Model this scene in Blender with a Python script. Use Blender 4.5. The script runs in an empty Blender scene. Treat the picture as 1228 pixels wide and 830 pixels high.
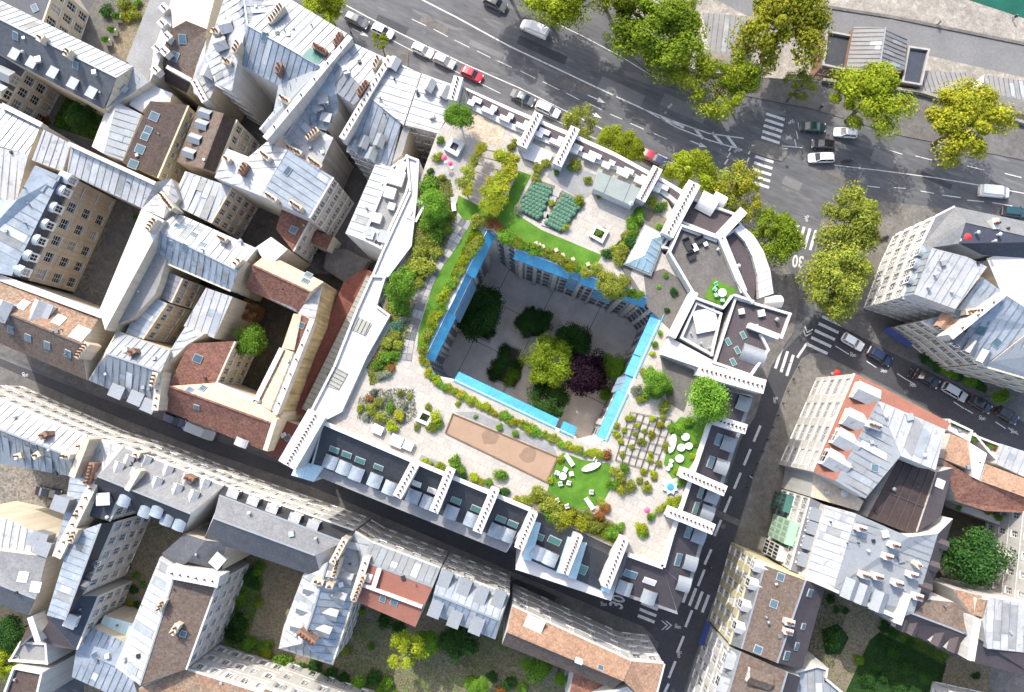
import bpy, bmesh, math, random
from mathutils import Vector, Matrix
from mathutils.bvhtree import BVHTree
from mathutils.geometry import tessellate_polygon
random.seed(7)
S = bpy.context.scene
COL = S.collection
# ---------------------------------------------------------------- camera
CX, CY, FP, HC = 614.0, 415.0, 900.0, 132.0
NX, NY = 625.0, 488.0                       # where the plumb line meets the picture
v = Vector(((NX-CX)/FP, -(NY-CY)/FP, -1.0)).normalized()
Q = v.rotation_difference(Vector((0, 0, -1)))
cam = bpy.data.cameras.new('camera'); camo = bpy.data.objects.new('camera', cam)
COL.objects.link(camo); S.camera = camo
camo.location = (0, 0, HC); camo.rotation_mode = 'QUATERNION'; camo.rotation_quaternion = Q
cam.sensor_fit = 'HORIZONTAL'; cam.sensor_width = 36.0; cam.lens = 36.0*FP/1228.0
cam.clip_start = 1.0; cam.clip_end = 3000.0
# ---------------------------------------------------------------- sky and sun
SUN_EL = 44.0
SHX, SHY = 0.40, -0.917                     # direction in which shadows fall on the ground (world x, y)
w = bpy.data.worlds.new('World'); S.world = w; w.use_nodes = True
nt = w.node_tree; bg = nt.nodes['Background']
sky = nt.nodes.new('ShaderNodeTexSky'); sky.sky_type = 'NISHITA'; sky.sun_disc = False
sky.sun_elevation = math.radians(SUN_EL); sky.sun_rotation = math.atan2(-SHX, -SHY)
sky.air_density = 1.0; sky.dust_density = 3.0; sky.ozone_density = 0.6
nt.links.new(sky.outputs[0], bg.inputs[0]); bg.inputs[1].default_value = 0.15
sl = bpy.data.lights.new('sun', 'SUN'); sl.energy = 2.0; sl.angle = math.radians(0.6); sl.color = (1.0, 0.955, 0.88)
so = bpy.data.objects.new('sun', sl); COL.objects.link(so)
d = Vector((SHX*math.cos(math.radians(SUN_EL)), SHY*math.cos(math.radians(SUN_EL)), -math.sin(math.radians(SUN_EL))))
so.rotation_mode = 'QUATERNION'; so.rotation_quaternion = Vector((0, 0, -1)).rotation_difference(d)
so.location = (-40, 90, 120)
S.view_settings.view_transform = 'Standard'; S.view_settings.look = 'None'
S.view_settings.gamma = 1.0; S.view_settings.exposure = 1.5; S.view_settings.use_curve_mapping = False
S.render.engine = 'CYCLES'
S.cycles.max_bounces = 12; S.cycles.diffuse_bounces = 7; S.cycles.glossy_bounces = 4

def U(x, y, z=0.0):                          # photo point at a known height -> place in the world
    dw = Q @ Vector(((x-CX)/FP, -(y-CY)/FP, -1.0))
    return Vector((0, 0, HC)) + dw*((HC-z)/(-dw.z))
def scale_at(z): return (HC-z)/FP            # metres per photo pixel, roughly

# ---------------------------------------------------------------- materials
MATS = {}
def N(nt, t, **k):
    n = nt.nodes.new(t)
    for a, b in k.items(): setattr(n, a, b)
    return n
def mat(name, col, rough=0.8, var=0.18, sc=0.6, fine=0.12, fsc=6.0, metal=0.0, bump=0.0, bsc=8.0, spec=0.3,
        streak=0.0, speck=None, cell=0.0, csc=3.0, stretch=(1, 1, 1), col2=None, rot=0.0):
    m = bpy.data.materials.new(name); m.use_nodes = True; nt = m.node_tree; L = nt.links.new
    b = nt.nodes['Principled BSDF']
    b.inputs['Roughness'].default_value = rough; b.inputs['Metallic'].default_value = metal
    b.inputs['Specular IOR Level'].default_value = spec
    geo = N(nt, 'ShaderNodeNewGeometry'); mp = N(nt, 'ShaderNodeMapping'); mp.inputs['Scale'].default_value = stretch
    mr_ = N(nt, 'ShaderNodeMapping'); mr_.inputs['Rotation'].default_value = (0, 0, rot); L(geo.outputs['Position'], mr_.inputs['Vector']); L(mr_.outputs['Vector'], mp.inputs['Vector'])
    def noise(s, det=4, vec=None):
        n = N(nt, 'ShaderNodeTexNoise'); n.inputs['Scale'].default_value = s; n.inputs['Detail'].default_value = det
        n.inputs['Roughness'].default_value = 0.62
        L(vec or mp.outputs['Vector'], n.inputs['Vector']); return n
    rgb = N(nt, 'ShaderNodeRGB'); rgb.outputs[0].default_value = (*col, 1); cur = rgb.outputs[0]
    def mixc(fac, a, bcol, mode='MIX'):
        mx = N(nt, 'ShaderNodeMix', data_type='RGBA', blend_type=mode)
        if isinstance(fac, float): mx.inputs[0].default_value = fac
        else: L(fac, mx.inputs[0])
        L(a, mx.inputs[6])
        if isinstance(bcol, tuple): mx.inputs[7].default_value = (*bcol, 1)
        else: L(bcol, mx.inputs[7])
        return mx.outputs[2]
    def ramp(src, lo, hi, a=0.0, z=1.0):
        r = N(nt, 'ShaderNodeMapRange'); r.inputs[1].default_value = lo; r.inputs[2].default_value = hi
        r.inputs[3].default_value = a; r.inputs[4].default_value = z; L(src, r.inputs[0]); return r.outputs[0]
    n1 = noise(sc)
    if col2: cur = mixc(ramp(n1.outputs[0], 0.38, 0.62), cur, col2)
    hs = N(nt, 'ShaderNodeHueSaturation'); L(cur, hs.inputs['Color'])
    n2 = noise(fsc, 5)
    ad = N(nt, 'ShaderNodeMath', operation='MULTIPLY')
    L(ramp(n1.outputs[0], 0.25, 0.75, 1-var, 1+var), ad.inputs[0]); L(ramp(n2.outputs[0], 0.3, 0.7, 1-fine, 1+fine), ad.inputs[1])
    val = ad.outputs[0]
    if cell:
        vo = N(nt, 'ShaderNodeTexVoronoi'); vo.inputs['Scale'].default_value = csc; L(mp.outputs['Vector'], vo.inputs['Vector'])
        sp = N(nt, 'ShaderNodeSeparateColor'); L(vo.outputs['Color'], sp.inputs[0])
        m2 = N(nt, 'ShaderNodeMath', operation='MULTIPLY'); L(val, m2.inputs[0]); L(ramp(sp.outputs[0], 0, 1, 1-cell, 1+cell), m2.inputs[1]); val = m2.outputs[0]
    if streak:
        m3 = N(nt, 'ShaderNodeMapping'); m3.inputs['Scale'].default_value = (1.6, 1.6, 0.09); L(geo.outputs['Position'], m3.inputs['Vector'])
        ns = noise(1.0, 3, m3.outputs['Vector'])
        m2 = N(nt, 'ShaderNodeMath', operation='MULTIPLY'); L(val, m2.inputs[0]); L(ramp(ns.outputs[0], 0.35, 0.7, 1+streak*0.3, 1-streak), m2.inputs[1]); val = m2.outputs[0]
    L(val, hs.inputs['Value']); cur = hs.outputs[0]
    if speck:
        n4 = noise(speck[1], 2); cur = mixc(ramp(n4.outputs[0], speck[2], speck[2]+0.06), cur, speck[0])
    L(cur, b.inputs['Base Color'])
    if bump:
        nb = noise(bsc, 5); bp = N(nt, 'ShaderNodeBump'); bp.inputs['Strength'].default_value = bump; bp.inputs['Distance'].default_value = 0.08
        L(nb.outputs[0], bp.inputs['Height']); L(bp.outputs[0], b.inputs['Normal'])
    MATS[name] = m; return m
mat('asphalt', (0.092, 0.093, 0.097), 0.85, var=.26, sc=.32, fine=.22, fsc=1.6, stretch=(.22, 1, 1), rot=math.radians(25), bump=.2, bsc=20, speck=((.135, .134, .132), .5, .6))
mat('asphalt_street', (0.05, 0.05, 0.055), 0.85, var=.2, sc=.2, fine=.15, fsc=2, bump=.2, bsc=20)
mat('pavement', (0.15, 0.14, 0.125), 0.88, var=.2, sc=.25, fine=.2, fsc=3, cell=.12, csc=1.3)
mat('pavement_dark', (0.12, 0.113, 0.105), 0.88, var=.25, sc=.3, fine=.2, fsc=3, cell=.1, csc=1.5)
mat('kerb_stone', (0.3, 0.29, 0.27), 0.85, var=.15)
mat('quay_stone', (0.26, 0.24, 0.205), 0.9, var=.2, sc=.2, fine=.25, fsc=2.5, cell=.15, csc=1.2)
mat('quay_road', (0.14, 0.14, 0.14), 0.85, var=.12, sc=.2, fine=.12, fsc=2)
mat('white_line', (0.5, 0.49, 0.47), 0.75, speck=((.15, .15, .152), 1.6, .63), var=.2, sc=1.2, fine=.25, fsc=5)
mat('cobble', (0.16, 0.145, 0.12), 0.9, var=.2, sc=.5, fine=.25, fsc=4, cell=.35, csc=3.0, bump=.3)
mat('gravel', (0.2, 0.16, 0.115), 0.95, var=.3, sc=.35, fine=.3, fsc=5, cell=.3, csc=4.5, col2=(.13, .12, .07), bump=.4)
mat('soil', (0.055, 0.05, 0.035), 0.95, var=.4, sc=.6, fine=.4, fsc=4, bump=.5)
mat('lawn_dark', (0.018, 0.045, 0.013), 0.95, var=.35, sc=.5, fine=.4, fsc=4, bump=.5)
mat('turf', (0.055, 0.14, 0.01), 0.9, var=.2, sc=.5, fine=.15, fsc=7, bump=.25, bsc=30, col2=(0.07, 0.16, 0.014))
mat('sand', (0.28, 0.19, 0.128), 0.95, var=.08, sc=.4, fine=.08, fsc=5)
mat('sand_dark', (0.205, 0.138, 0.094), 0.95, var=.1, sc=.8, fine=.1, fsc=5)
mat('deck_stone', (0.42, 0.385, 0.335), 0.85, var=.2, sc=.28, fine=.15, fsc=3, col2=(0.33, 0.305, 0.27))
def joints(name, ang, size, dark=.72):
    m = MATS[name]; nt = m.node_tree; b = nt.nodes['Principled BSDF']; src = b.inputs['Base Color'].links[0].from_socket
    g = N(nt, 'ShaderNodeNewGeometry'); mp = N(nt, 'ShaderNodeMapping'); mp.inputs['Rotation'].default_value = (0, 0, ang); nt.links.new(g.outputs['Position'], mp.inputs['Vector'])
    br = N(nt, 'ShaderNodeTexBrick'); br.inputs['Scale'].default_value = 1.0; br.inputs['Mortar Size'].default_value = .03; br.inputs['Brick Width'].default_value = size; br.inputs['Row Height'].default_value = size; br.offset = 0.5
    br.inputs['Color1'].default_value = (1, 1, 1, 1); br.inputs['Color2'].default_value = (.86, .86, .86, 1); br.inputs['Mortar'].default_value = (dark, dark, dark, 1); nt.links.new(mp.outputs[0], br.inputs['Vector'])
    mx = N(nt, 'ShaderNodeMix', data_type='RGBA', blend_type='MULTIPLY'); mx.inputs[0].default_value = 1.0; nt.links.new(src, mx.inputs[6]); nt.links.new(br.outputs['Color'], mx.inputs[7]); nt.links.new(mx.outputs[2], b.inputs['Base Color'])
joints('deck_stone', math.radians(26), 1.1)
mat('court_paving', (0.62, 0.565, 0.515), 0.85, var=.12, sc=.3, fine=.12, fsc=5)
joints('court_paving', math.radians(26), 1.4, .85); joints('pavement', math.radians(26), .9, .8); joints('pavement_dark', math.radians(24), .9, .8); joints('quay_stone', math.radians(12), 1.2, .8)
mat('stone_slab', (0.3, 0.285, 0.265), 0.85, var=.2, sc=.9)
mat('slab_dark', (0.11, 0.11, 0.107), 0.85, var=.25, sc=.9)
mat('wood_deck', (0.105, 0.097, 0.088), 0.8, var=.2, sc=.5, fine=.2, fsc=4, stretch=(1, 1, 1))
mat('wood', (0.16, 0.1, 0.06), 0.7)
mat('water', (0.01, 0.075, 0.05), 0.12, var=.2, sc=.3, bump=.4, bsc=2)
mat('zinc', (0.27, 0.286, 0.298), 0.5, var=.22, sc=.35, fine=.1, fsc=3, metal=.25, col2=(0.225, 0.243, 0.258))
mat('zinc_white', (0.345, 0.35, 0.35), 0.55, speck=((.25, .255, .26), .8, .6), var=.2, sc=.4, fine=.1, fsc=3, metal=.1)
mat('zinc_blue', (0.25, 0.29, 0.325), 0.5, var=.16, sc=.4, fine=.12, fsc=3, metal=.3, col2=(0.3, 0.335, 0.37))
mat('sheet_a', (0.4, 0.415, 0.42), 0.5, var=.2, sc=.8, metal=.15)
mat('sheet_b', (0.26, 0.285, 0.305), 0.5, var=.2, sc=.8, metal=.2)
mat('sheet_c', (0.21, 0.215, 0.215), 0.6, var=.25, sc=.8)
mat('mulch', (0.15, 0.13, 0.1), 0.95, var=.35, sc=.8, fine=.35, fsc=5, bump=.4)
mat('zinc_grey', (0.17, 0.18, 0.195), 0.5, var=.16, sc=.4, fine=.12, fsc=3, metal=.3)
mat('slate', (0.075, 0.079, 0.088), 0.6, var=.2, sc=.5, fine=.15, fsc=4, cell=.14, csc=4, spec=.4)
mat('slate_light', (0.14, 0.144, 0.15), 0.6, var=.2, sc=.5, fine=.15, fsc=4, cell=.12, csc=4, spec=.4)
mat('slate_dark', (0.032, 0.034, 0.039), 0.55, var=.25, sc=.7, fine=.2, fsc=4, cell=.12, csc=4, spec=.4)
mat('slate_navy', (0.04, 0.046, 0.062), 0.55, var=.15, sc=.6, fine=.15, fsc=4, cell=.1, csc=4)
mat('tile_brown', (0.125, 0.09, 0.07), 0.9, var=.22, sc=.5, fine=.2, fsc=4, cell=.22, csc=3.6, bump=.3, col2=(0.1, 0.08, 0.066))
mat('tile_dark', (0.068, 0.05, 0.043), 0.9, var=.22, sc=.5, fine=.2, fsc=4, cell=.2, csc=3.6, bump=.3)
mat('tile_tan', (0.22, 0.165, 0.115), 0.9, var=.22, sc=.4, fine=.2, fsc=4, cell=.3, csc=3.4, bump=.3, col2=(0.2, 0.12, 0.08))
mat('tile_red', (0.175, 0.085, 0.062), 0.9, var=.2, sc=.5, fine=.2, fsc=4, cell=.3, csc=3.6, bump=.3)
mat('tile_orange', (0.27, 0.168, 0.112), 0.9, var=.15, sc=.4, fine=.15, fsc=4, cell=.22, csc=3.6, bump=.3)
mat('tile_peach', (0.4, 0.325, 0.24), 0.9, var=.15, sc=.4, fine=.15, fsc=4, cell=.2, csc=3.6, bump=.3)
mat('terracotta', (0.22, 0.095, 0.068), 0.85, var=.12, sc=.4, fine=.12, fsc=4)
mat('taupe', (0.066, 0.054, 0.057), 0.8, var=.14, sc=.4, fine=.15, fsc=4, cell=.08, csc=4)
mat('bronze', (0.05, 0.035, 0.03), 0.5, var=.25, sc=.6, fine=.2, fsc=3)
mat('brick_red', (0.15, 0.055, 0.042), 0.9, var=.2, sc=.6, fine=.2, fsc=5, cell=.15, csc=4)
mat('brick_brown', (0.2, 0.12, 0.085), 0.9, var=.2, sc=.6, fine=.2, fsc=5, cell=.2, csc=4)
mat('zinc_taupe', (0.17, 0.165, 0.16), 0.6, var=.14, sc=.5, fine=.1, fsc=3)
mat('membrane', (0.21, 0.21, 0.207), 0.85, var=.18, sc=.3, fine=.15, fsc=3)
mat('white_wall', (0.49, 0.475, 0.445), 0.85, var=.08, sc=.3, fine=.06, fsc=3, streak=.16)
mat('white_paint', (0.49, 0.48, 0.46), 0.7, var=.07, sc=.4, fine=.06, fsc=3)
mat('cream_wall', (0.52, 0.46, 0.36), 0.88, var=.1, sc=.3, fine=.08, fsc=3, streak=.18)
mat('beige_wall', (0.50, 0.42, 0.32), 0.88, var=.12, sc=.3, fine=.08, fsc=3, streak=.2)
mat('yellow_wall', (0.5, 0.45, 0.29), 0.88, var=.08, sc=.3, fine=.06, fsc=3, streak=.1)
mat('ochre_wall', (0.47, 0.38, 0.22), 0.9, var=.25, sc=.3, fine=.15, fsc=3, streak=.45)
mat('grey_wall', (0.36, 0.34, 0.32), 0.88, var=.15, sc=.3, fine=.1, fsc=3, streak=.3)
mat('stone_wall', (0.64, 0.61, 0.57), 0.85, var=.12, sc=.4, fine=.1, fsc=4, streak=.2)
mat('frame_white', (0.72, 0.71, 0.68), 0.6, var=.05)
mat('frame_grey', (0.30, 0.31, 0.32), 0.6, var=.05)
mat('metal_dark', (0.04, 0.04, 0.045), 0.45, var=.1, metal=.4)
mat('metal_light', (0.5, 0.51, 0.52), 0.4, var=.08, metal=.6)
mat('pot_clay', (0.26, 0.115, 0.062), 0.9, var=.25, sc=2.5)
mat('pot_soot', (0.035, 0.03, 0.028), 0.9, var=.2)
mat('concrete', (0.46, 0.45, 0.43), 0.88, var=.15, sc=.6)
mat('green_glass', (0.055, 0.15, 0.125), 0.25, var=.1, spec=.6)
mat('green_panel', (0.28, 0.55, 0.33), 0.5, var=.1)
mat('blue_glass', (0.02, 0.215, 0.36), 0.5, var=.2, sc=.5, fine=.15, fsc=2, spec=1.0)
m_ = mat('glass', (0.022, 0.027, 0.032), 0.08, var=.3, sc=.7, spec=.7)
_n = m_.node_tree; _b = _n.nodes['Principled BSDF']; _s = _b.inputs['Base Color'].links[0].from_socket
_o = _n.nodes.new('ShaderNodeObjectInfo'); _r = _n.nodes.new('ShaderNodeMapRange'); _r.inputs[1].default_value = .55; _r.inputs[2].default_value = .9
_x = _n.nodes.new('ShaderNodeMix'); _x.data_type = 'RGBA'; _x.inputs[7].default_value = (.34, .33, .31, 1)      # drawn curtains behind some panes
_n.links.new(_o.outputs['Random'], _r.inputs[0]); _n.links.new(_r.outputs[0], _x.inputs[0]); _n.links.new(_s, _x.inputs[6]); _n.links.new(_x.outputs[2], _b.inputs['Base Color'])
mat('skyglass', (0.07, 0.12, 0.15), 0.16, var=.3, sc=.8, spec=.45)
mat('glazing', (0.38, 0.52, 0.54), 0.12, var=.15, sc=.6, spec=.8)
mat('teal_roof', (0.22, 0.25, 0.23), 0.5, var=.1, sc=.4)
mat('louvre', (0.27, 0.27, 0.235), 0.6, var=.1)
mat('tyre', (0.015, 0.015, 0.016), 0.85, var=.1)
mat('bark', (0.12, 0.09, 0.065), 0.95, var=.3, sc=2, bump=.4)
mat('awning_blue', (0.03, 0.05, 0.16), 0.8, var=.1)
mat('topiary', (0.075, 0.155, 0.1), 0.9, var=.25, sc=3, fine=.35, fsc=14, bump=.8, bsc=14)
mat('pink', (0.75, 0.09, 0.2), 0.7, var=.05)
mat('yellow', (0.75, 0.55, 0.02), 0.7, var=.05)
mat('red_cloth', (0.5, 0.03, 0.03), 0.7, var=.05)
mat('cushion', (0.72, 0.69, 0.64), 0.9, var=.08)
mat('fabric_dark', (0.03, 0.03, 0.035), 0.9, var=.1)
mat('skin', (0.5, 0.32, 0.24), 0.6, var=.05)
mat('cloth_navy', (0.03, 0.04, 0.08), 0.9); mat('cloth_beige', (0.4, 0.33, 0.25), 0.9)
mat('purple_leaf', (0.14, 0.04, 0.2), 0.8)
for cn, cc in dict(white=(.78, .78, .77), silver=(.42, .43, .44), black=(.012, .012, .014), grey=(.1, .105, .11), red=(.45, .01, .025),
                   navy=(.012, .02, .06), teal=(.01, .05, .06), green=(.012, .045, .04)).items():
    m = mat('paint_'+cn, cc, 0.28, var=.03, fine=.02, spec=.6); m.node_tree.nodes['Principled BSDF'].inputs['Coat Weight'].default_value = .6
def leafmat(name, a, b, c):
    m = bpy.data.materials.new(name); m.use_nodes = True; nt = m.node_tree; L = nt.links.new
    p = nt.nodes['Principled BSDF']; p.inputs['Roughness'].default_value = .65; p.inputs['Specular IOR Level'].default_value = .08
    g = N(nt, 'ShaderNodeNewGeometry'); r = N(nt, 'ShaderNodeValToRGB'); L(g.outputs['Random Per Island'], r.inputs[0])
    e = r.color_ramp.elements; e[0].color = (*a, 1); e[1].color = (*c, 1); e.new(.5).color = (*b, 1)
    nz = N(nt, 'ShaderNodeTexNoise'); nz.inputs['Scale'].default_value = .35; nz.inputs['Detail'].default_value = 2; L(g.outputs['Position'], nz.inputs['Vector'])
    oi = N(nt, 'ShaderNodeObjectInfo'); ad = N(nt, 'ShaderNodeMath', operation='MULTIPLY_ADD'); L(oi.outputs['Random'], ad.inputs[0]); ad.inputs[1].default_value = .3; ad.inputs[2].default_value = .6
    mr = N(nt, 'ShaderNodeMapRange'); mr.inputs[1].default_value = .3; mr.inputs[2].default_value = .7; mr.inputs[3].default_value = .75; mr.inputs[4].default_value = 1.3; L(nz.outputs[0], mr.inputs[0])
    mu = N(nt, 'ShaderNodeMath', operation='MULTIPLY'); L(ad.outputs[0], mu.inputs[0]); L(mr.outputs[0], mu.inputs[1])
    m3 = N(nt, 'ShaderNodeMath', operation='MULTIPLY'); L(mu.outputs[0], m3.inputs[0]); m3.inputs[1].default_value = 1.3
    h = N(nt, 'ShaderNodeHueSaturation'); L(r.outputs[0], h.inputs['Color']); L(m3.outputs[0], h.inputs['Value']); L(h.outputs[0], p.inputs['Base Color'])
    tr = N(nt, 'ShaderNodeBsdfTranslucent'); L(h.outputs[0], tr.inputs[0]); mx = N(nt, 'ShaderNodeMixShader'); mx.inputs[0].default_value = .3
    L(p.outputs[0], mx.inputs[1]); L(tr.outputs[0], mx.inputs[2]); L(mx.outputs[0], nt.nodes['Material Output'].inputs[0])
    MATS[name] = m
leafmat('leaf_plane', (.15, .205, .014), (.22, .28, .018), (.31, .32, .022))
leafmat('leaf_plane_gold', (.16, .19, .016), (.25, .265, .02), (.35, .31, .024))
leafmat('leaf_lime', (.11, .18, .014), (.17, .25, .018), (.25, .3, .024))
leafmat('leaf_green', (.07, .16, .018), (.12, .25, .025), (.19, .32, .035))
leafmat('leaf_dark', (.018, .06, .014), (.035, .095, .02), (.06, .13, .028))
leafmat('leaf_olive', (.12, .17, .025), (.21, .25, .035), (.32, .31, .045))
leafmat('leaf_yellow', (.2, .28, .016), (.29, .35, .022), (.4, .42, .03))
leafmat('leaf_purple', (.012, .006, .012), (.025, .01, .022), (.05, .02, .04))
leafmat('leaf_rust', (.2, .07, .03), (.3, .11, .04), (.28, .18, .04))
leafmat('leaf_blue', (.05, .12, .075), (.075, .165, .105), (.1, .2, .13))
leafmat('leaf_grey', (.14, .17, .12), (.22, .25, .17), (.3, .31, .2))

# ---------------------------------------------------------------- mesh helpers
class MB:
    def __init__(s): s.v = []; s.f = []; s.m = []; s.mats = []
    def mi(s, m):
        if m not in s.mats: s.mats.append(m)
        return s.mats.index(m)
    def poly(s, pts, m):
        i = len(s.v); s.v += [tuple(p) for p in pts]; s.f.append(tuple(range(i, i+len(pts)))); s.m.append(s.mi(m))
    def box(s, c, ax, ay, az, m):           # centre and three half-axis vectors
        i = len(s.v); k = s.mi(m)
        for sz in (-1, 1):
            for sy in (-1, 1):
                for sx in (-1, 1): s.v.append(tuple(c + ax*sx + ay*sy + az*sz))
        for q in ((0, 2, 3, 1), (4, 5, 7, 6), (0, 1, 5, 4), (2, 6, 7, 3), (0, 4, 6, 2), (1, 3, 7, 5)):
            s.f.append(tuple(i+j for j in q)); s.m.append(k)
    def bx(s, x0, x1, y0, y1, z0, z1, m):
        s.box(Vector(((x0+x1)/2, (y0+y1)/2, (z0+z1)/2)), Vector(((x1-x0)/2, 0, 0)), Vector((0, (y1-y0)/2, 0)), Vector((0, 0, (z1-z0)/2)), m)
    def prism(s, pts, z0, z1, m, mtop=None):
        n = len(pts); a = [Vector((p[0], p[1], z0)) for p in pts]; b = [Vector((p[0], p[1], z1)) for p in pts]
        s.poly(b, mtop or m); s.poly(a[::-1], m)
        for i in range(n): j = (i+1) % n; s.poly((a[i], a[j], b[j], b[i]), m)
    def tube(s, p0, p1, r0, r1, m, n=8, cap=True):
        p0 = Vector(p0); p1 = Vector(p1); dd = (p1-p0).normalized(); u = dd.orthogonal().normalized(); q = dd.cross(u)
        i = len(s.v); k = s.mi(m)
        for p, r in ((p0, r0), (p1, r1)):
            for j in range(n): a = 2*math.pi*j/n; s.v.append(tuple(p + (u*math.cos(a)+q*math.sin(a))*r))
        for j in range(n): s.f.append((i+j, i+(j+1) % n, i+n+(j+1) % n, i+n+j)); s.m.append(k)
        if cap: s.f.append(tuple(i+n+j for j in range(n))); s.m.append(k); s.f.append(tuple(i+n-1-j for j in range(n))); s.m.append(k)
    def ball(s, c, r, m, nu=8, nv=5, squash=1.0):
        c = Vector(c); k = s.mi(m); i = len(s.v)
        for a in range(nv+1):
            t = math.pi*a/nv
            for b in range(nu): p = 2*math.pi*b/nu; s.v.append((c.x+r*math.sin(t)*math.cos(p), c.y+r*math.sin(t)*math.sin(p), c.z+r*squash*math.cos(t)))
        for a in range(nv):
            for b in range(nu): s.f.append((i+a*nu+b, i+(a+1)*nu+b, i+(a+1)*nu+(b+1) % nu, i+a*nu+(b+1) % nu)); s.m.append(k)
    def mesh(s, name, off=Vector((0, 0, 0)), smooth=False):
        me = bpy.data.meshes.new(name); me.from_pydata([(x-off.x, y-off.y, z-off.z) for x, y, z in s.v], [], s.f)
        for m in s.mats: me.materials.append(MATS[m])
        me.polygons.foreach_set('material_index', s.m)
        if smooth: me.polygons.foreach_set('use_smooth', [True]*len(s.f))
        me.update(); return me
def obj(name, me, parent=None, loc=None, rz=0.0, kind=None):
    o = bpy.data.objects.new(name, me); COL.objects.link(o)
    if parent: o.parent = parent
    if loc is not None: o.location = loc
    if rz: o.rotation_euler = (0, 0, rz)
    if kind: o['kind'] = kind
    return o
def tag(o, label, cat, group=None):
    o['label'] = label; o['category'] = cat
    if group: o['group'] = group
    return o
def empty(name, loc, label=None, cat=None, group=None, rz=0.0):
    o = bpy.data.objects.new(name, None); COL.objects.link(o); o.location = loc; o.empty_display_size = .5
    if rz: o.rotation_euler = (0, 0, rz)
    if label: tag(o, label, cat, group)
    return o
def copy_tree(o, parent=None):
    c = o.copy(); COL.objects.link(c); c.parent = parent
    for ch in list(o.children): copy_tree(ch, c)
    return c
SHARED = {}

# ---------------------------------------------------------------- windows
def window_mesh(wd, ht, fr, style):
    k = (round(wd, 2), round(ht, 2), fr, style)
    if k in SHARED: return SHARED[k]
    m = MB(); t = .07
    m.bx(-wd/2, -wd/2+t, -.05, .05, 0, ht, fr); m.bx(wd/2-t, wd/2, -.05, .05, 0, ht, fr)
    m.bx(-wd/2+t, wd/2-t, -.05, .05, 0, t, fr); m.bx(-wd/2+t, wd/2-t, -.05, .05, ht-t, ht, fr)
    if style != 'plain':
        m.bx(-t/2, t/2, -.04, .04, t, ht-t, fr)
        for q in (.36, .68): m.bx(-wd/2+t, wd/2-t, -.03, .03, ht*q-.025, ht*q+.025, fr)
    m.bx(-wd/2-.08, wd/2+.08, .05, .34, -.07, 0, fr)     # sill
    g = MB(); g.bx(-wd/2+t*.5, wd/2-t*.5, -.02, .005, t*.5, ht-t*.5, 'glass')
    SHARED[k] = (m.mesh('window'), g.mesh('pane')); return SHARED[k]
def add_window(root, p, n, wd, ht, fr='frame_white', style='bars', sh=None):
    a, b = window_mesh(wd, ht, fr, style); rz = math.atan2(n.y, n.x)-math.pi/2
    o = obj('window', a, root, p-root.location, rz); obj('pane', b, o)
    if sh:
        k = ('sh', round(wd, 2), round(ht, 2), sh)
        if k not in SHARED:
            q = MB()
            for z in range(8): q.bx(-wd*.23, wd*.23, .0, .05+.012*(z % 2), ht*z/8+.01, ht*(z+1)/8-.01, sh)
            SHARED[k] = q.mesh('shutter')
        for s_ in (-1, 1): obj('shutter', SHARED[k], o, Vector((s_*wd*.77, .2, 0)))
def wall_seg(root, mb, a, b, n, z0, m, win=None):
    """a, b: top corners (with z); n: outward normal; win: (floors, bays[, width[, height[, first]]])"""
    zt = min(a.z, b.z); ln = (Vector((b.x, b.y, 0))-Vector((a.x, a.y, 0))).length
    if not win or ln < 2.0:
        mb.poly((Vector((a.x, a.y, z0)), Vector((b.x, b.y, z0)), b, a), m); return
    fl, nb = win[0], win[1]; wd = win[2] if len(win) > 2 else 1.15; hh = win[3] if len(win) > 3 else 1.8
    st = win[4] if len(win) > 4 else 'bars'; fr = win[5] if len(win) > 5 else 'frame_white'
    e = Vector(((b.x-a.x)/ln, (b.y-a.y)/ln, 0)); top = zt-.45; fh = (top-z0)/fl
    hh = min(hh, fh*.72); wd = min(wd, ln/nb*.8); pitch = ln/nb
    base = Vector((a.x, a.y, 0)); R = .22; sh = random.choice((None, None, 'frame_grey', 'frame_white', 'concrete')) if (pitch > wd*2.15 and z0 < 20 and m != 'stone_wall') else None
    def P(u, z, dpt=0): return base+e*u+Vector((0, 0, z))-n*dpt
    us = [0]; zs = [z0]
    for i in range(nb): c = pitch*(i+.5); us += [c-wd/2, c+wd/2]
    us.append(ln)
    for f in range(fl): zb = z0+fh*f+(fh-hh)*.55; zs += [zb, zb+hh]
    zs.append(zt)
    for i in range(len(us)-1):
        for j in range(len(zs)-1):
            u0, u1, q0, q1 = us[i], us[i+1], zs[j], zs[j+1]
            if i % 2 and j % 2:
                mb.poly((P(u0, q0), P(u1, q0), P(u1, q0, R), P(u0, q0, R)), m); mb.poly((P(u0, q1), P(u1, q1), P(u1, q1, R), P(u0, q1, R)), m)
                mb.poly((P(u0, q0), P(u0, q1), P(u0, q1, R), P(u0, q0, R)), m); mb.poly((P(u1, q0), P(u1, q1), P(u1, q1, R), P(u1, q0, R)), m)
                mb.poly((P(u0, q0, R+.06), P(u1, q0, R+.06), P(u1, q1, R+.06), P(u0, q1, R+.06)), m)
                add_window(root, P((u0+u1)/2, q0, R-.05), n, wd, hh, fr, st, sh if random.random() < .8 else None)
            else: mb.poly((P(u0, q0), P(u1, q0), P(u1, q1), P(u0, q1)), m)
    if abs(a.z-b.z) > .02: mb.poly((Vector((a.x, a.y, zt)), Vector((b.x, b.y, zt)), b if b.z > zt else a), m)
    # cornice and string courses
    c = P(ln/2, zt-.16, -.14); mb.box(c, e*(ln/2-.02), n*.14, Vector((0, 0, .14)), m)
    for f in range(1, fl):
        c = P(ln/2, z0+fh*f+.02, -.05); mb.box(c, e*(ln/2-.03), n*.05, Vector((0, 0, .07)), m)

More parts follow.
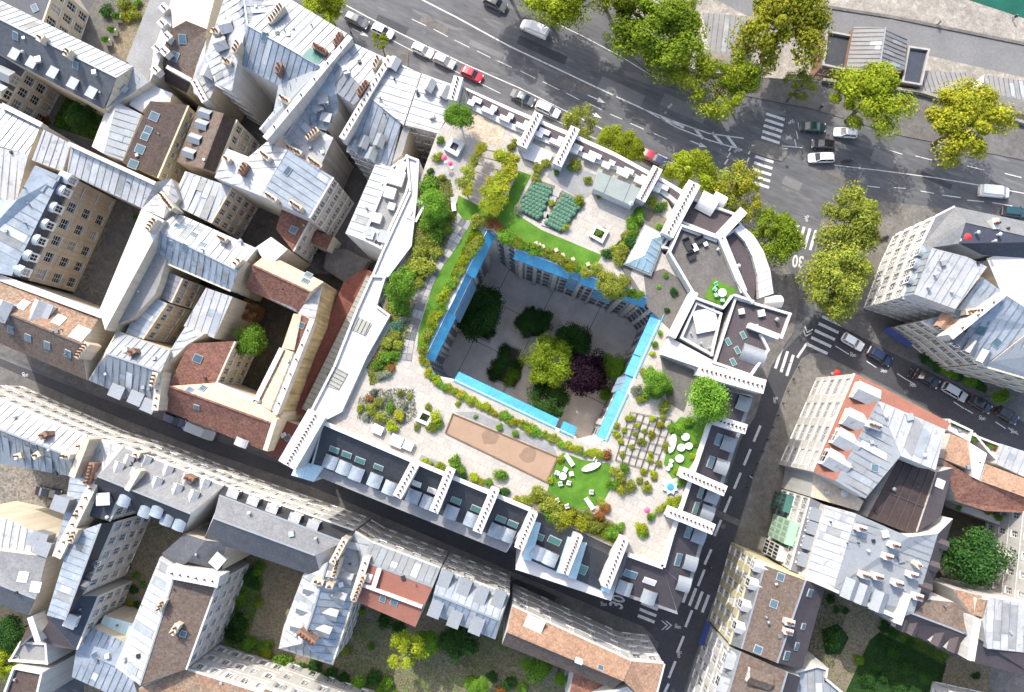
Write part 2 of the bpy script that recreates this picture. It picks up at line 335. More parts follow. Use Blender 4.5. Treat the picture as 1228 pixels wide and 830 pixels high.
# ---------------------------------------------------------------- roofs
ROOFV, ROOFF, ROOFO = [], [], []             # every roof face, for standing things on them
def reg_face(pts, owner):
    for t in tessellate_polygon([pts]):
        i = len(ROOFV); ROOFV.extend(pts[k].copy() for k in t); ROOFF.append((i, i+1, i+2)); ROOFO.append(owner)
def newell(pts):
    n = Vector((0, 0, 0))
    for i in range(len(pts)):
        a, b = pts[i], pts[(i+1) % len(pts)]
        n += Vector(((a.y-b.y)*(a.z+b.z), (a.z-b.z)*(a.x+b.x), (a.x-b.x)*(a.y+b.y)))
    n.normalize(); return n if n.z > 0 else -n
SEAM = dict(zinc_taupe=.8, zinc=1.15, zinc_white=1.2, zinc_blue=1.1, zinc_grey=1.0, glazing=1.1, louvre=.55, teal_roof=3.0)
def seams(mb, pts, m, sp, ov=None, patch=False):
    n = newell(pts); down = Vector((n.x, n.y, 0))
    if ov is not None: f = ov
    elif down.length < .09:
        le = max(((pts[(i+1) % len(pts)]-pts[i]) for i in range(len(pts))), key=lambda q: q.length); f = Vector((-le.y, le.x, 0))
    else: f = down
    f = (f-n*f.dot(n)).normalized(); u = n.cross(f).normalized(); c = sum(pts, Vector())/len(pts)
    q = [((p-c).dot(u), (p-c).dot(f)) for p in pts]; lo = min(a for a, b in q); hi = max(a for a, b in q)
    x = lo+sp*.5
    while x < hi-.1:
        ys = []
        for i in range(len(q)):
            (a, b), (a2, b2) = q[i], q[(i+1) % len(q)]
            if (a <= x < a2) or (a2 <= x < a): ys.append(b+(b2-b)*(x-a)/(a2-a))
        ys.sort()
        for k in range(0, len(ys)-1, 2):
            if ys[k+1]-ys[k] > .3:
                mid = c+u*x+f*((ys[k]+ys[k+1])/2)+n*.035
                mb.box(mid, u*.024, f*((ys[k+1]-ys[k])/2-.03), n*.04, m)
                if patch and random.random() < .3 and x+sp < hi-.2 and ys[k+1]-ys[k] > 1.2:      # replaced sheets between two seams
                    l_ = random.uniform(.7, ys[k+1]-ys[k]-.4); y0 = random.uniform(ys[k]+.2, ys[k+1]-.2-l_); pm_ = random.choice(('sheet_a', 'sheet_b', 'sheet_c', 'sheet_b'))
                    ok = True
                    for xx in (x+.03, x+sp-.03):
                        for yy in (y0, y0+l_):
                            z_ = 0
                            for i in range(len(q)):
                                (a, b), (a2, b2) = q[i], q[(i+1) % len(q)]
                                if (b > yy) != (b2 > yy) and xx < a+(a2-a)*(yy-b)/(b2-b): z_ += 1
                            ok = ok and z_ % 2
                    if ok: mb.poly([c+u*xx+f*yy+n*.012 for xx, yy in ((x+.03, y0), (x+sp-.03, y0), (x+sp-.03, y0+l_), (x+.03, y0+l_))], pm_)
        x += sp*random.uniform(.97, 1.03)
SEAMMAT = dict(zinc_taupe='slate', zinc='zinc_grey', zinc_white='zinc', zinc_blue='zinc_grey', zinc_grey='slate', glazing='frame_white', louvre='metal_dark', teal_roof='zinc_grey')
def shrink(pts, e=.02):
    c = sum(pts, Vector())/len(pts); return [p-(Vector((p.x-c.x, p.y-c.y, 0))).normalized()*e for p in pts]
class Bld:
    def __init__(s, name, label, wall, cat='building', group=None, at=(0, 0), z0=0.0):
        s.wall = wall; s.z0 = z0; c = U(at[0], at[1], 0); c.z = max(z0, 0) if z0 > 0 else z0
        s.root = empty(name, c, label, cat, group)
    def put(s, name, mb, parent=None, kind=None):
        if not mb.f: return None
        return obj(name, mb.mesh(name, s.root.location), parent or s.root, kind=kind)
    def face(s, rb, pts, m):
        if len(pts) > 4 or abs((pts[-1]-pts[0]).dot(newell(pts))) > .02:
            for t in tessellate_polygon([pts]): rb.poly([pts[i] for i in t], m)
        else: rb.poly(pts, m)
        reg_face(pts, s)
    def P(s, pts, m, win=None, z=None, holes=None, parapet=0, z0=None, seam=None, walls=True, pm='white_wall', wm=None, hm=None):
        z0 = s.z0 if z0 is None else z0; wm = wm or s.wall; win = win or {}
        P3 = shrink([U(p[0], p[1], p[2] if len(p) > 2 else z) for p in pts]); n = len(P3)
        area = sum(P3[i].x*P3[(i+1) % n].y-P3[(i+1) % n].x*P3[i].y for i in range(n)); sg = 1 if area > 0 else -1
        rb = MB(); wb = MB()
        if holes:
            H3 = [[U(p[0], p[1], p[2] if len(p) > 2 else z) for p in h] for h in holes]
            allp = P3+[p for h in H3 for p in h]
            for t in tessellate_polygon([P3]+H3):
                rb.poly([allp[i] for i in t], m); i = len(ROOFV); ROOFV.extend(allp[k].copy() for k in t); ROOFF.append((i, i+1, i+2)); ROOFO.append(s)
        else: s.face(rb, P3, m)
        if walls:
            for i in range(n):
                a, b = P3[i], P3[(i+1) % n]; nn = Vector((b.y-a.y, a.x-b.x, 0)).normalized()*sg
                wall_seg(s.root, wb, a, b, nn, z0, wm, win.get(i))
            if holes:
                for h in H3:
                    k = len(h); ar = sum(h[i].x*h[(i+1) % k].y-h[(i+1) % k].x*h[i].y for i in range(k)); s2 = -1 if ar > 0 else 1
                    for i in range(k):
                        a, b = h[i], h[(i+1) % k]; nn = Vector((b.y-a.y, a.x-b.x, 0)).normalized()*s2
                        wall_seg(s.root, wb, a, b, nn, z0, hm or wm, win.get(('h', i)))
        r = s.put('roof', rb)
        if parapet:
            pb = MB()
            for i in range(n):
                a, b = P3[i], P3[(i+1) % n]; e = (b-a); ln = e.length
                if ln < .5: continue
                e.normalize(); nn = Vector((b.y-a.y, a.x-b.x, 0)).normalized()*sg
                pb.box((a+b)/2-nn*.17+Vector((0, 0, parapet/2-.05)), e*(ln/2-.005*i), nn*.165, Vector((0, 0, parapet/2+.05-.004*i)), pm)
            s.put('parapet', pb)
        s.put('wall', wb)
        if seam is not False and (m in SEAM) and not holes:
            sb = MB(); seams(sb, P3, SEAMMAT[m], seam or SEAM[m], patch=m in ('zinc', 'zinc_white', 'zinc_blue', 'zinc_taupe')); s.put('standing_seams', sb, r, 'stuff')
        return P3
    def L(s, lines, mats, win=None, z0=None, ends=(True, True), endmat=None, ridge=True, wm=None):
        z0 = s.z0 if z0 is None else z0; wm = wm or s.wall; win = win or {}
        W = [[U(p[0], p[1], p[2] if len(p) > 2 else z) for p in pts] for pts, z in lines]
        rb = MB(); sb = MB(); wb = MB()
        for k in range(len(W)-1):
            for i in range(len(W[k])-1):
                q = [W[k][i], W[k][i+1], W[k+1][i+1], W[k+1][i]]; m = mats[k]; s.face(rb, q, m)
                if m in SEAM: seams(sb, q, SEAMMAT[m], SEAM[m], patch=m in ('zinc', 'zinc_white', 'zinc_blue', 'zinc_taupe'))
        cen = sum((sum(l, Vector()) for l in W), Vector())/sum(len(l) for l in W)
        for key, l, opp in (('f', W[0], W[-1]), ('b', W[-1], W[0])):
            for i in range(len(l)-1):
                a, b = l[i], l[i+1]; nn = Vector((b.y-a.y, a.x-b.x, 0)).normalized()
                if nn.dot(Vector((opp[i].x-a.x, opp[i].y-a.y, 0))) > 0: nn = -nn
                wall_seg(s.root, wb, a, b, nn, z0, wm, win.get((key, i), win.get(key)))
        for key, idx in (('e0', 0), ('e1', -1)):
            pts = [l[idx] for l in W]; a, b = pts[0], pts[-1]; zt = min(a.z, b.z)
            nn = Vector((b.y-a.y, a.x-b.x, 0)).normalized()
            if nn.dot(Vector((cen.x-a.x, cen.y-a.y, 0))) > 0: nn = -nn
            wall_seg(s.root, wb, a, b, nn, z0, wm, win.get(key))
            if len(pts) > 2: wb.poly(pts, endmat or wm)
        if ridge:
            for l in W[1:-1]:
                for i in range(len(l)-1):
                    a, b = l[i], l[i+1]; e = b-a; ln = e.length; e.normalize(); side = Vector((-e.y, e.x, 0)).normalized()
                    rm = mats[0] if mats[0].startswith('tile') else 'zinc'
                    rb.box((a+b)/2+Vector((0, 0, .03)), e*(ln/2), side*.13, Vector((0, 0, .06)), rm)
        r = s.put('roof', rb); s.put('wall', wb)
        if sb.f: s.put('standing_seams', sb, r, 'stuff')
        return W
def slab(bl, x0, y0, x1, y1, z, h, th, m, pots=0, name='party_wall', z2=None, potmat='pot_clay'):
    """raised party wall whose top runs between two photo points at height z"""
    a = U(x0, y0, z); b = U(x1, y1, z2 if z2 is not None else z); e = Vector((b.x-a.x, b.y-a.y, 0)); ln = e.length; e.normalize(); sd = Vector((-e.y, e.x, 0))
    mb = MB(); t = th/2
    for s1 in (1,):
        p = [a+sd*t, b+sd*t, b-sd*t, a-sd*t]; q = [Vector((k.x, k.y, min(a.z, b.z)-h)) for k in p]
        mb.poly(p, m); mb.poly(q[::-1], m)
        for i in range(4): j = (i+1) % 4; mb.poly((q[i], q[j], p[j], p[i]), m)
        mid = (a+b)/2; mb.box(mid+Vector((0, 0, .03)), (b-a)/2*1.005, sd*(t+.06), Vector((0, 0, .05)), m)
    o = bl.put(name, mb)
    if pots:
        pb = MB()
        for i in range(pots):
            p = a.lerp(b, (i+.7)/(pots+.4)); hh = random.uniform(.35, .6)
            pb.tube(p+Vector((0, 0, .05)), p+Vector((0, 0, hh)), .15, .12, potmat, 7, False)
            c = p+Vector((0, 0, hh-.06)); pb.tube(c, c+Vector((0, 0, .01)), .10, .10, 'pot_soot', 7)
        bl.put('chimney_pots', pb, o, 'stuff')
    return o
# ================================================================ ground, streets, quay, river
def sheet(name, pts, z, m, thick=0.0, kind='structure', parent=None):
    P3 = [U(x, y, z) for x, y in pts]; mb = MB()
    for t in tessellate_polygon([P3]): mb.poly([P3[i] for i in t], m)
    if thick:
        for i in range(len(P3)):
            a, b = P3[i], P3[(i+1) % len(P3)]; dn = Vector((0, 0, -thick)); mb.poly((a, b, b+dn, a+dn), 'kerb_stone')
    o = obj(name, mb.mesh(name), parent)
    if kind: o['kind'] = kind
    return o
QW = [(1900, 330), (1228, 150), (1100, 112), (985, 98), (905, 92), (800, 85), (752, 25), (725, -30), (640, -260), (300, -900)]
sheet('ground', [(-900, 1700), (2100, 1700)]+QW+[(-900, -900)], 0, 'asphalt')
ZQ = -4.5
BANK = [(300, -420), (860, -90), (1155, -2), (1228, 22), (1900, 230)]
sheet('lower_quay', [(2300, 700), (2300, 330)]+BANK[::-1]+[(100, -600), (100, 700)], ZQ, 'quay_stone')
sheet('river', [(-900, -2000), (-900, 0), (2600, 600), (2600, -2000)], -7.0, 'water')
mb = MB()
for i in range(len(BANK)-1):
    a, b = U(*BANK[i], ZQ), U(*BANK[i+1], ZQ); mb.poly((a, b, b-Vector((0, 0, 3)), a-Vector((0, 0, 3))), 'quay_stone')
for i in range(len(QW)-1):
    a, b = U(*QW[i], 0), U(*QW[i+1], 0); mb.poly((a, b, Vector((b.x, b.y, ZQ)), Vector((a.x, a.y, ZQ))), 'stone_wall')
obj('quay_wall', mb.mesh('quay_wall'), kind='structure')
sheet('quay_road', [(980, 9), (1228, 52), (1500, 120), (1500, 170), (1228, 93), (1120, 68), (1000, 52), (940, 42), (860, 0), (780, -60), (830, -60), (900, -20)], ZQ+.008, 'quay_road')
# stone edge between quay road and bank
mb = MB(); E = [(900, -18), (980, 7), (1070, 21), (1228, 53), (1400, 98)]
for i in range(len(E)-1):
    a, b = U(*E[i], ZQ), U(*E[i+1], ZQ); e = (b-a); ln = e.length; e.normalize(); mb.box((a+b)/2+Vector((0, 0, .1)), e*(ln/2), Vector((-e.y, e.x, 0))*.28, Vector((0, 0, .12+.003*i)), 'pavement_dark')
obj('quay_kerb', mb.mesh('quay_kerb'), kind='structure')
# parapet on the upper quay
for W_, lb in (([(1400, 197), (1228, 150), (1100, 112), (985, 98)], 'low pale stone parapet behind the brick pavilion and quay sheds'), ([(905, 92), (800, 85), (752, 25), (725, -30)], 'low pale stone parapet bending round the plane trees')):
    mb = MB(); top = [U(*p, 0) for p in W_]
    for i in range(len(top)-1):
        a, b = top[i], top[i+1]; e = (b-a).normalized(); s_ = Vector((-e.y, e.x, 0))*.25; up = Vector((0, 0, 1.0)); a = a-e*.12; b = b+e*.12
        mb.box((a+b)/2+up*.5, (b-a)/2, s_, up*(.5+.004*i), 'quay_stone')
    tag(obj('quay_parapet', mb.mesh('quay_parapet')), lb, 'parapet')
SW = .12
sheet('pavement', [(735, 30), (760, 70), (800, 103), (900, 116), (974, 130), (1068, 160), (1228, 192), (1400, 240), (1400, 200), (1228, 152), (1100, 114), (985, 100), (905, 94), (802, 87), (754, 27), (727, -28), (690, -28)], SW, 'pavement_dark', .15)
sheet('pavement', [(340, 30), (420, 85), (490, 125), (560, 155), (690, 205), (800, 250), (872, 268), (920, 288), (948, 325), (958, 360), (952, 398), (925, 440), (905, 500), (880, 540), (862, 500), (800, 300), (560, 180), (400, 100)], SW, 'pavement', .15)
sheet('pavement', [(986, 262), (1010, 240), (1060, 242), (1120, 248), (1240, 275), (1240, 420), (1100, 420), (1036, 376), (1000, 383), (978, 372), (968, 345)], SW, 'pavement', .15)
sheet('pavement', [(1003, 386), (1036, 377), (1240, 430), (1240, 512), (1180, 478), (1095, 434), (1060, 417), (1012, 394)], SW+.006, 'pavement_dark', .15)
sheet('pavement', [(962, 430), (972, 424), (985, 424), (1050, 458), (1140, 507), (1240, 560), (1240, 840), (845, 840), (822, 832), (850, 740), (878, 660), (905, 570), (945, 462)], SW, 'pavement', .15)
sheet('pavement', [(-60, 415), (0, 440), (130, 496), (246, 541), (374, 584), (492, 634), (640, 697), (735, 737), (772, 752), (785, 765), (778, 800), (600, 780), (300, 680), (0, 580), (-60, 560)], SW, 'pavement_dark', .15)
sheet('pavement', [(-60, 395), (0, 424), (102, 466), (330, 550), (400, 575), (600, 650), (735, 702), (796, 715), (824, 690), (860, 600), (890, 505), (860, 480), (700, 480), (300, 420), (-60, 330)], SW, 'pavement_dark', .15)
sheet('street_surface', [(-60, 405), (0, 430), (102, 470), (330, 554), (400, 579), (600, 654), (735, 706), (800, 719), (828, 692), (864, 602), (895, 508), (915, 448), (958, 402), (985, 426), (960, 432), (943, 464), (903, 572), (876, 662), (848, 742), (816, 842), (780, 842), (790, 770), (735, 740), (640, 700), (492, 637), (374, 587), (246, 544), (130, 499), (0, 443), (-60, 418)], .006, 'asphalt_street')
sheet('street_surface', [(985, 424), (960, 402), (978, 376), (1003, 388), (1060, 419), (1095, 436), (1180, 480), (1240, 514), (1240, 558), (1140, 505), (1050, 456)], .007, 'asphalt_street')
# courtyards and gardens behind the houses
G0 = .16
sheet('courtyard', [(90, 45), (128, -25), (190, -25), (150, 80)], G0, 'pavement_dark')
sheet('garden_gravel', [(150, 72), (135, 60), (150, 10), (185, 0), (190, -5), (165, 80)], G0+.01, 'gravel')
sheet('courtyard', [(20, 85), (125, 135), (112, 170), (20, 150)], G0, 'pavement')
sheet('lawn', [(66, 140), (82, 110), (100, 118), (130, 130), (118, 170), (64, 152)], G0+.01, 'lawn_dark')
sheet('courtyard', [(75, 205), (190, 245), (150, 400), (30, 360)], G0, 'pavement')
sheet('cobbles', [(127, 240), (140, 246), (104, 342), (125, 352), (122, 358), (90, 346)], G0+.01, 'cobble')
sheet('courtyard', [(120, 90), (490, 60), (480, 300), (380, 350), (210, 430), (140, 300)], G0-.01, 'pavement_dark')
sheet('garden_soil', [(215, 320), (420, 330), (320, 520), (200, 500)], G0+.01, 'soil')
sheet('courtyard', [(0, 540), (110, 540), (110, 660), (0, 660)], G0, 'cobble')
sheet('courtyard', [(110, 560), (300, 640), (300, 850), (100, 850)], G0, 'gravel')
sheet('garden_gravel', [(290, 640), (440, 700), (620, 740), (740, 790), (740, 860), (240, 860), (250, 760)], G0+.01, 'gravel')
sheet('courtyard', [(960, 690), (1100, 740), (1190, 790), (1180, 860), (960, 860)], G0, 'gravel')
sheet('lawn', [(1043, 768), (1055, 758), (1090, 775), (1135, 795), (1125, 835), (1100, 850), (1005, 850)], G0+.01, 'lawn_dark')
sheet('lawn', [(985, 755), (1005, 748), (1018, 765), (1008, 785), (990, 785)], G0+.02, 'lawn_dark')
sheet('courtyard', [(1120, 600), (1240, 600), (1240, 740), (1120, 720)], G0, 'soil')
sheet('garden_soil', [(0, 725), (40, 735), (30, 850), (-40, 850), (-40, 720)], G0, 'soil')
# painted markings
ZM = .012
def marks(name, items, parent_kind='structure'):
    c = U(items[0][0], items[0][1], 0); r = empty(name, c); r['kind'] = parent_kind
    for (x, y, hx, hy, wd) in items:
        a = U(x-hx, y-hy, ZM); b = U(x+hx, y+hy, ZM); e = (b-a); ln = e.length; e.normalize(); s = Vector((-e.y, e.x, 0))*wd/2
        mb = MB(); mb.poly((a-s, b-s, b+s, a+s), 'white_line'); obj('stripe', mb.mesh('stripe', c), r)
    return r
marks('crosswalk', [(930-i*1.5, 140+i*7.0, 11, 3.6, .5) for i in range(5)]+[(916.5-i*1.3, 191+i*7.6, 11, 3.6, .5) for i in range(5)])
marks('crosswalk', [(954+i*7, 282+i*2, -3.5, 12, .5) for i in range(5)])
marks('crosswalk', [(998-i*4.4, 385+i*8.4, 12, 5.6, .5) for i in range(5)])
marks('crosswalk', [(927+i*6.8, 425+i*4.4, -4, 12.5, .5) for i in range(4)])
marks('crosswalk', [(823+i*7.7, 712+i*4, -4, 10.5, .5) for i in range(4)])
marks('crosswalk', [(779-i*2, 727+i*7.6, 10, 4, .5) for i in range(3)])
marks('lane_marking', [(908-i*11.8, 520+i*28.3, -4, 9.6, .42) for i in range(5)]+[(849, 668, -4, 9, .42), (841, 693, -4, 10, .42), (826, 742, -4, 10, .42), (816, 773, -4, 10, .42), (806, 803, -4, 10, .42), (798, 828, -4, 8, .42), (962, 420, -6, 9, .42)])
def seglist(pts, wd): return [((a[0]+b[0])/2, (a[1]+b[1])/2, (b[0]-a[0])/2, (b[1]-a[1])/2, wd) for a, b in zip(pts, pts[1:])]
marks('lane_marking', seglist([(440, -32), (493, -7), (546, 20), (610, 55), (664, 80.5), (720, 107), (772, 131)], .24))
marks('lane_marking', seglist([(772, 131), (815, 148), (850, 160), (892, 166)], .2)+seglist([(772, 131), (812, 153), (850, 168), (890, 180)], .2))
marks('lane_marking', [(x, y, hx, hy, .5) for x, y, hx, hy in ((800, 144, 8, 3), (812, 149, 8, 4), (838, 160, 5, 6), (860, 166, 6, 7), (878, 171, 6, 8))])
marks('lane_marking', [((a+c)/2, (b+d_)/2, (c-a)/2, (d_-b)/2, .12) for a, b, c, d_ in ((494, 23, 511, 31), (520, 35, 537, 44), (545, 48, 563, 57), (572, 61, 588, 69), (597, 73, 614, 81), (624, 85, 642, 94), (651, 98, 671, 108), (678, 111, 695, 120), (706, 124, 722, 132), (732, 137, 746, 143), (756, 148, 772, 155), (784, 160, 800, 167))])
marks('lane_marking', seglist([(400, -2), (440, 20), (492, 46), (560, 78), (624, 106), (680, 134), (735, 161), (800, 190)], .18))
marks('lane_marking', seglist([(470, 48), (500, 64), (560, 92), (600, 112)], .12)+seglist([(640, 132), (700, 160), (740, 178)], .12))
marks('lane_marking', seglist([(1000, 198), (1060, 205), (1120, 213), (1174, 222), (1240, 234)], .15))
marks('lane_marking', [((a+c)/2, (b+d_)/2, (c-a)/2, (d_-b)/2, .15) for a, b, c, d_ in ((1040, 223, 1055, 225), (1072, 225, 1086, 226), (1104, 229, 1120, 232), (1130, 234, 1152, 237), (1160, 240, 1180, 242), (1190, 243, 1214, 247), (1066, 180, 1082, 185), (1098, 187, 1118, 192), (1160, 199, 1180, 204), (1205, 208, 1225, 213))])
marks('lane_marking', seglist([(655, 22), (700, 44), (745, 68), (790, 96)], .14))
marks('lane_marking', [(958, 152, 1, 5, .15), (956, 162, 1, 5, .15), (954, 172, 1, 5, .15), (950, 176, 12, 1, .15), (876, 178, -2, 3, .25), (874, 186, -2, 3, .25), (871, 194, -2, 3, .25), (870, 203, -1, 3, .25), (899, 182, -1.5, 3, .25), (897, 192, -1.5, 3, .25), (894, 201, -1.5, 3, .25)])
marks('lane_marking', [(1010, 420, 8, 5, .15), (1045, 437, 6, 4, .15), (1082, 452, 6, 4, .15), (1092, 458, 5, 3, .15), (1150, 486, 6, 4, .15), (1162, 493, 5, 3, .15), (1200, 510, 6, 4, .15), (1215, 517, 6, 4, .15)])
def arrow(x, y, hx, hy, s=1.0):
    a = U(x-hx, y-hy, ZM); b = U(x+hx, y+hy, ZM); e = (b-a).normalized(); q = Vector((-e.y, e.x, 0)); mb = MB()
    m_ = a.lerp(b, .55); mb.poly((a-q*.09, m_-q*.09, m_+q*.09, a+q*.09), 'white_line'); mb.poly((m_-q*.42*s, b, m_+q*.42*s), 'white_line')
    obj('road_arrow', mb.mesh('road_arrow'), kind='structure')
arrow(716, 119, 11, 5); arrow(712, 137, 10, 5); arrow(838, 173, 10, 4); arrow(432, 39, 10, 5)
def bike_mark(x, y, ang, s=.66):
    c = U(x, y, ZM); mb = MB(); ca, sa = math.cos(ang), math.sin(ang)
    def T(u, w_): return c+Vector((u*ca-w_*sa, u*sa+w_*ca, 0))*s
    for cx in (-.55, .55):
        for k in range(10):
            a0, a1 = 2*math.pi*k/10, 2*math.pi*(k+1)/10
            mb.poly([T(cx+r*math.cos(t), r*math.sin(t)) for r, t in ((.36, a0), (.36, a1), (.24, a1), (.24, a0))], 'white_line')
    def bar(p, q_):
        d_ = Vector((q_[0]-p[0], q_[1]-p[1])).normalized(); n_ = (-d_.y*.06, d_.x*.06)
        mb.poly([T(p[0]+n_[0], p[1]+n_[1]), T(q_[0]+n_[0], q_[1]+n_[1]), T(q_[0]-n_[0], q_[1]-n_[1]), T(p[0]-n_[0], p[1]-n_[1])], 'white_line')
    bar((-.55, 0), (-.15, .5)); bar((-.15, .5), (.4, .5)); bar((.4, .5), (.0, 0)); bar((.0, 0), (-.2, .68)); bar((.55, 0), (.33, .75)); bar((-.55, 0), (0, 0)); bar((.33, .75), (.6, .8))
    obj('bicycle_symbol', mb.mesh('bicycle_symbol'), kind='structure')
def chevron(x, y, ang):
    c = U(x, y, ZM); mb = MB(); R = Matrix.Rotation(ang, 3, 'Z')
    for o_ in (0, .7):
        for s in (1, -1):
            p = [(0+o_, 0), (.9+o_, .75*s), (1.15+o_, .75*s), (.25+o_, 0)]; mb.poly([c+R @ Vector((q[0], q[1], 0)) for q in p], 'white_line')
    obj('cycle_chevron', mb.mesh('cycle_chevron'), kind='structure')
for x, y, a_ in ((813, 751, 2.6), (815, 785, 1.2), (396, 599, 2.75), (467, 627, 2.75), (285, 560, 2.75), (30, 449, 2.75), (724, 724, 2.7), (1023, 425, 2.6), (1060, 444, 2.6), (1095, 461, 2.6), (1178, 501, 2.6), (1216, 517, 2.6), (930, 480, 1.2), (884, 181, .2), (949, 147, .2), (946, 166, .1), (968, 262, 1.3), (905, 583, 1.2)): bike_mark(x, y, a_)
chevron(806, 750, math.pi); chevron(966, 404, 1.2)
def road_text(txt, x, y, ang, size):
    cu = bpy.data.curves.new('t', 'FONT'); cu.body = txt; cu.size = size; cu.align_x = 'CENTER'; cu.align_y = 'CENTER'; cu.offset = .04
    t = bpy.data.objects.new('t', cu); COL.objects.link(t); bpy.context.view_layer.update()
    me = bpy.data.meshes.new_from_object(t); bpy.data.objects.remove(t); me.name = 'speed_number'; me.materials.clear(); me.materials.append(MATS['white_line'])
    o = obj('speed_number', me, loc=U(x, y, ZM), rz=ang, kind='structure'); o.scale = (1.0, 1.5, 1)
road_text('30', 741, 722, math.radians(73), 2.2); road_text('30', 957, 313, math.radians(172), 2.0)
rp_ = random.Random(9)
for k in range(16):          # patched trenches and manhole covers
    x, y = [(470, 30), (520, 30), (585, 60), (650, 60), (690, 100), (745, 110), (820, 130), (880, 200), (950, 220), (1010, 215), (1060, 190), (1120, 215), (1200, 225), (950, 350), (1080, 460), (870, 620)][k]
    c = U(x, y, .009); a = U(x+10, y+4.5, .009)-c; a.normalize(); q = Vector((-a.y, a.x, 0)); l_, w_ = rp_.uniform(1.5, 5), rp_.uniform(.5, 1.3); mb = MB()
    mb.poly((c-a*l_-q*w_, c+a*l_-q*w_, c+a*l_+q*w_, c-a*l_+q*w_), rp_.choice(('asphalt_street', 'quay_road', 'pavement_dark'))); obj('road_patch', mb.mesh('road_patch'), kind='structure')
    c = U(x+rp_.uniform(-14, 14), y+rp_.uniform(4, 12), .014); mb = MB(); mb.poly([c+Vector((math.cos(t*.5236)*.4, math.sin(t*.5236)*.4, 0)) for t in range(12)], 'slab_dark'); obj('manhole_cover', mb.mesh('manhole_cover'), kind='structure')
# small refuge islands with kerbs at the crossing
for pts in ([(900, 171), (904, 167), (934, 176), (944, 178), (946, 183), (938, 193), (930, 192), (902, 183), (897, 178)],): sheet('traffic_island', pts, SW, 'pavement', .14)
# ================================================================ buildings
def B(name, label, wall, at, **k): return Bld(name, label, wall, at=at, **k)
# ---- north-west block
b = B('slate_townhouse', 'long dark slate roofed house with pale sunlit ridge slope and five tiny dormers', 'cream_wall', (60, 70))
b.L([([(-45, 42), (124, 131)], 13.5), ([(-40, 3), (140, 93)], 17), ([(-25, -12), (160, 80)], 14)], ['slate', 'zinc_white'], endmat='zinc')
b.P([(140, 93, 16.9), (160, 80, 14), (179, 98, 13.6), (157, 113, 13.4), (126, 131, 13.5)], 'zinc')
b = B('courtyard_house', 'cream house with navy slate roof over the potted shrub courtyard', 'cream_wall', (40, 0))
b.P([(66, -20), (50, 26), (30, 15), (-25, -12), (-60, -40), (40, -60)], 'slate_navy', z=10.5, win={0: (3, 3, 1.3, 2.2)})
b = B('grey_wing', 'narrow grey flat roofed wing beside the potted shrub courtyard', 'cream_wall', (185, 40))
b.P([(184, -12), (210, -12), (184, 60), (178, 98), (151, 73)], 'membrane', z=13)
b.P([(210, -12), (205, 34), (190, 76), (179, 99), (184, 60)], 'concrete', z=13.6)
for x, y in ((196, 10), (194, 28), (200, 44), (188, 58), (197, 62), (186, 84)): slab(b, x-3, y-4, x+4, y+3, 14.8, 1.4, 1.2, 'white_wall', 2, name='chimney')
b = B('brown_tile_house', 'brown tile roofed house with cream flat roof and two blue skylights', 'cream_wall', (222, 50))
b.P([(203, -20, 14.6), (262, -20, 14.6), (248, 35, 14.6), (223, 25, 15.2), (207, 34, 14.6)], 'cream_wall')
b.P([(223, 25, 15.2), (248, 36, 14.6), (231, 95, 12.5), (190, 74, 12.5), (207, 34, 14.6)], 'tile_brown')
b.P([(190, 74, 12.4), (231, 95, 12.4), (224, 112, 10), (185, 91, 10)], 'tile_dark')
b.P([(248, 36, 14), (246, 66, 14), (260, 101, 13), (250, 122, 12.6), (232, 112, 12.4), (231, 95, 12.8)], 'zinc_white')
b = B('rough_wall_house', 'weathered cream walled stair tower between slate and brown tile roofs', 'cream_wall', (172, 115))
b.P([(160, 108), (176, 96), (190, 105), (207, 112), (204, 122), (180, 122), (170, 135), (155, 126)], 'concrete', z=12)
b = B('brown_slab_house', 'house with one dark brown tile roof dotted with small square skylights', 'cream_wall', (187, 165))
b.P([(180, 121, 13.4), (225, 126, 12.6), (188, 213, 12.6), (147, 195, 13.4)], 'tile_dark', win={1: (4, 7, .8, 1.1)}, wm='yellow_wall')
b = B('dormer_row_house', 'brown tile roofed house with a row of four white dormers', 'cream_wall', (245, 165))
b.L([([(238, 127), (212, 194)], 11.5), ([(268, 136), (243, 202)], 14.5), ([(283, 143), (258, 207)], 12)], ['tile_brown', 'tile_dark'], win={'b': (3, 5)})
b = B('zinc_mansion', 'large zinc roofed house on the boulevard with many clay chimney pots', 'white_wall', (330, 40))
b.L([([(332, -22), (345, -3), (416, 40)], 16.5), ([(292, -6), (297, 30), (386, 80)], 19.5), ([(268, 40), (285, 75), (334, 103)], 16)], ['zinc_white', 'zinc_blue'])  # rear slope bluer than the lit one: its shade is in the zinc colour
b.P([(334, 102, 17), (386, 80, 19.2), (396, 62, 19.2), (402, 68, 18), (342, 164, 16), (312, 156, 16), (328, 133, 16.5)], 'zinc', win={5: (4, 4)})
b.P([(268, 0, 17.6), (292, -2, 19), (297, 28, 19), (283, 82, 17.4), (278, 110, 16), (258, 100, 15), (246, 66, 15)], 'zinc_white', win={4: (4, 3)})
b = B('curved_zinc_house', 'zinc house with a round lead hip above a dark light well', 'white_wall', (390, 110))
b.P([(418, 49, 17.6), (466, 71, 17.6), (440, 110, 18.6), (398, 70, 18.6)], 'zinc_white')
b.P([(398, 70, 18.5), (440, 110, 18.5), (424, 126, 17.2), (404, 112, 17.2)], 'zinc')
b.P([(398, 70, 18.4), (404, 112, 17.2), (406, 132, 15.2), (392, 155, 14.8), (372, 150, 14.8), (366, 128, 16.2)], 'zinc_blue', win={3: (5, 3)})
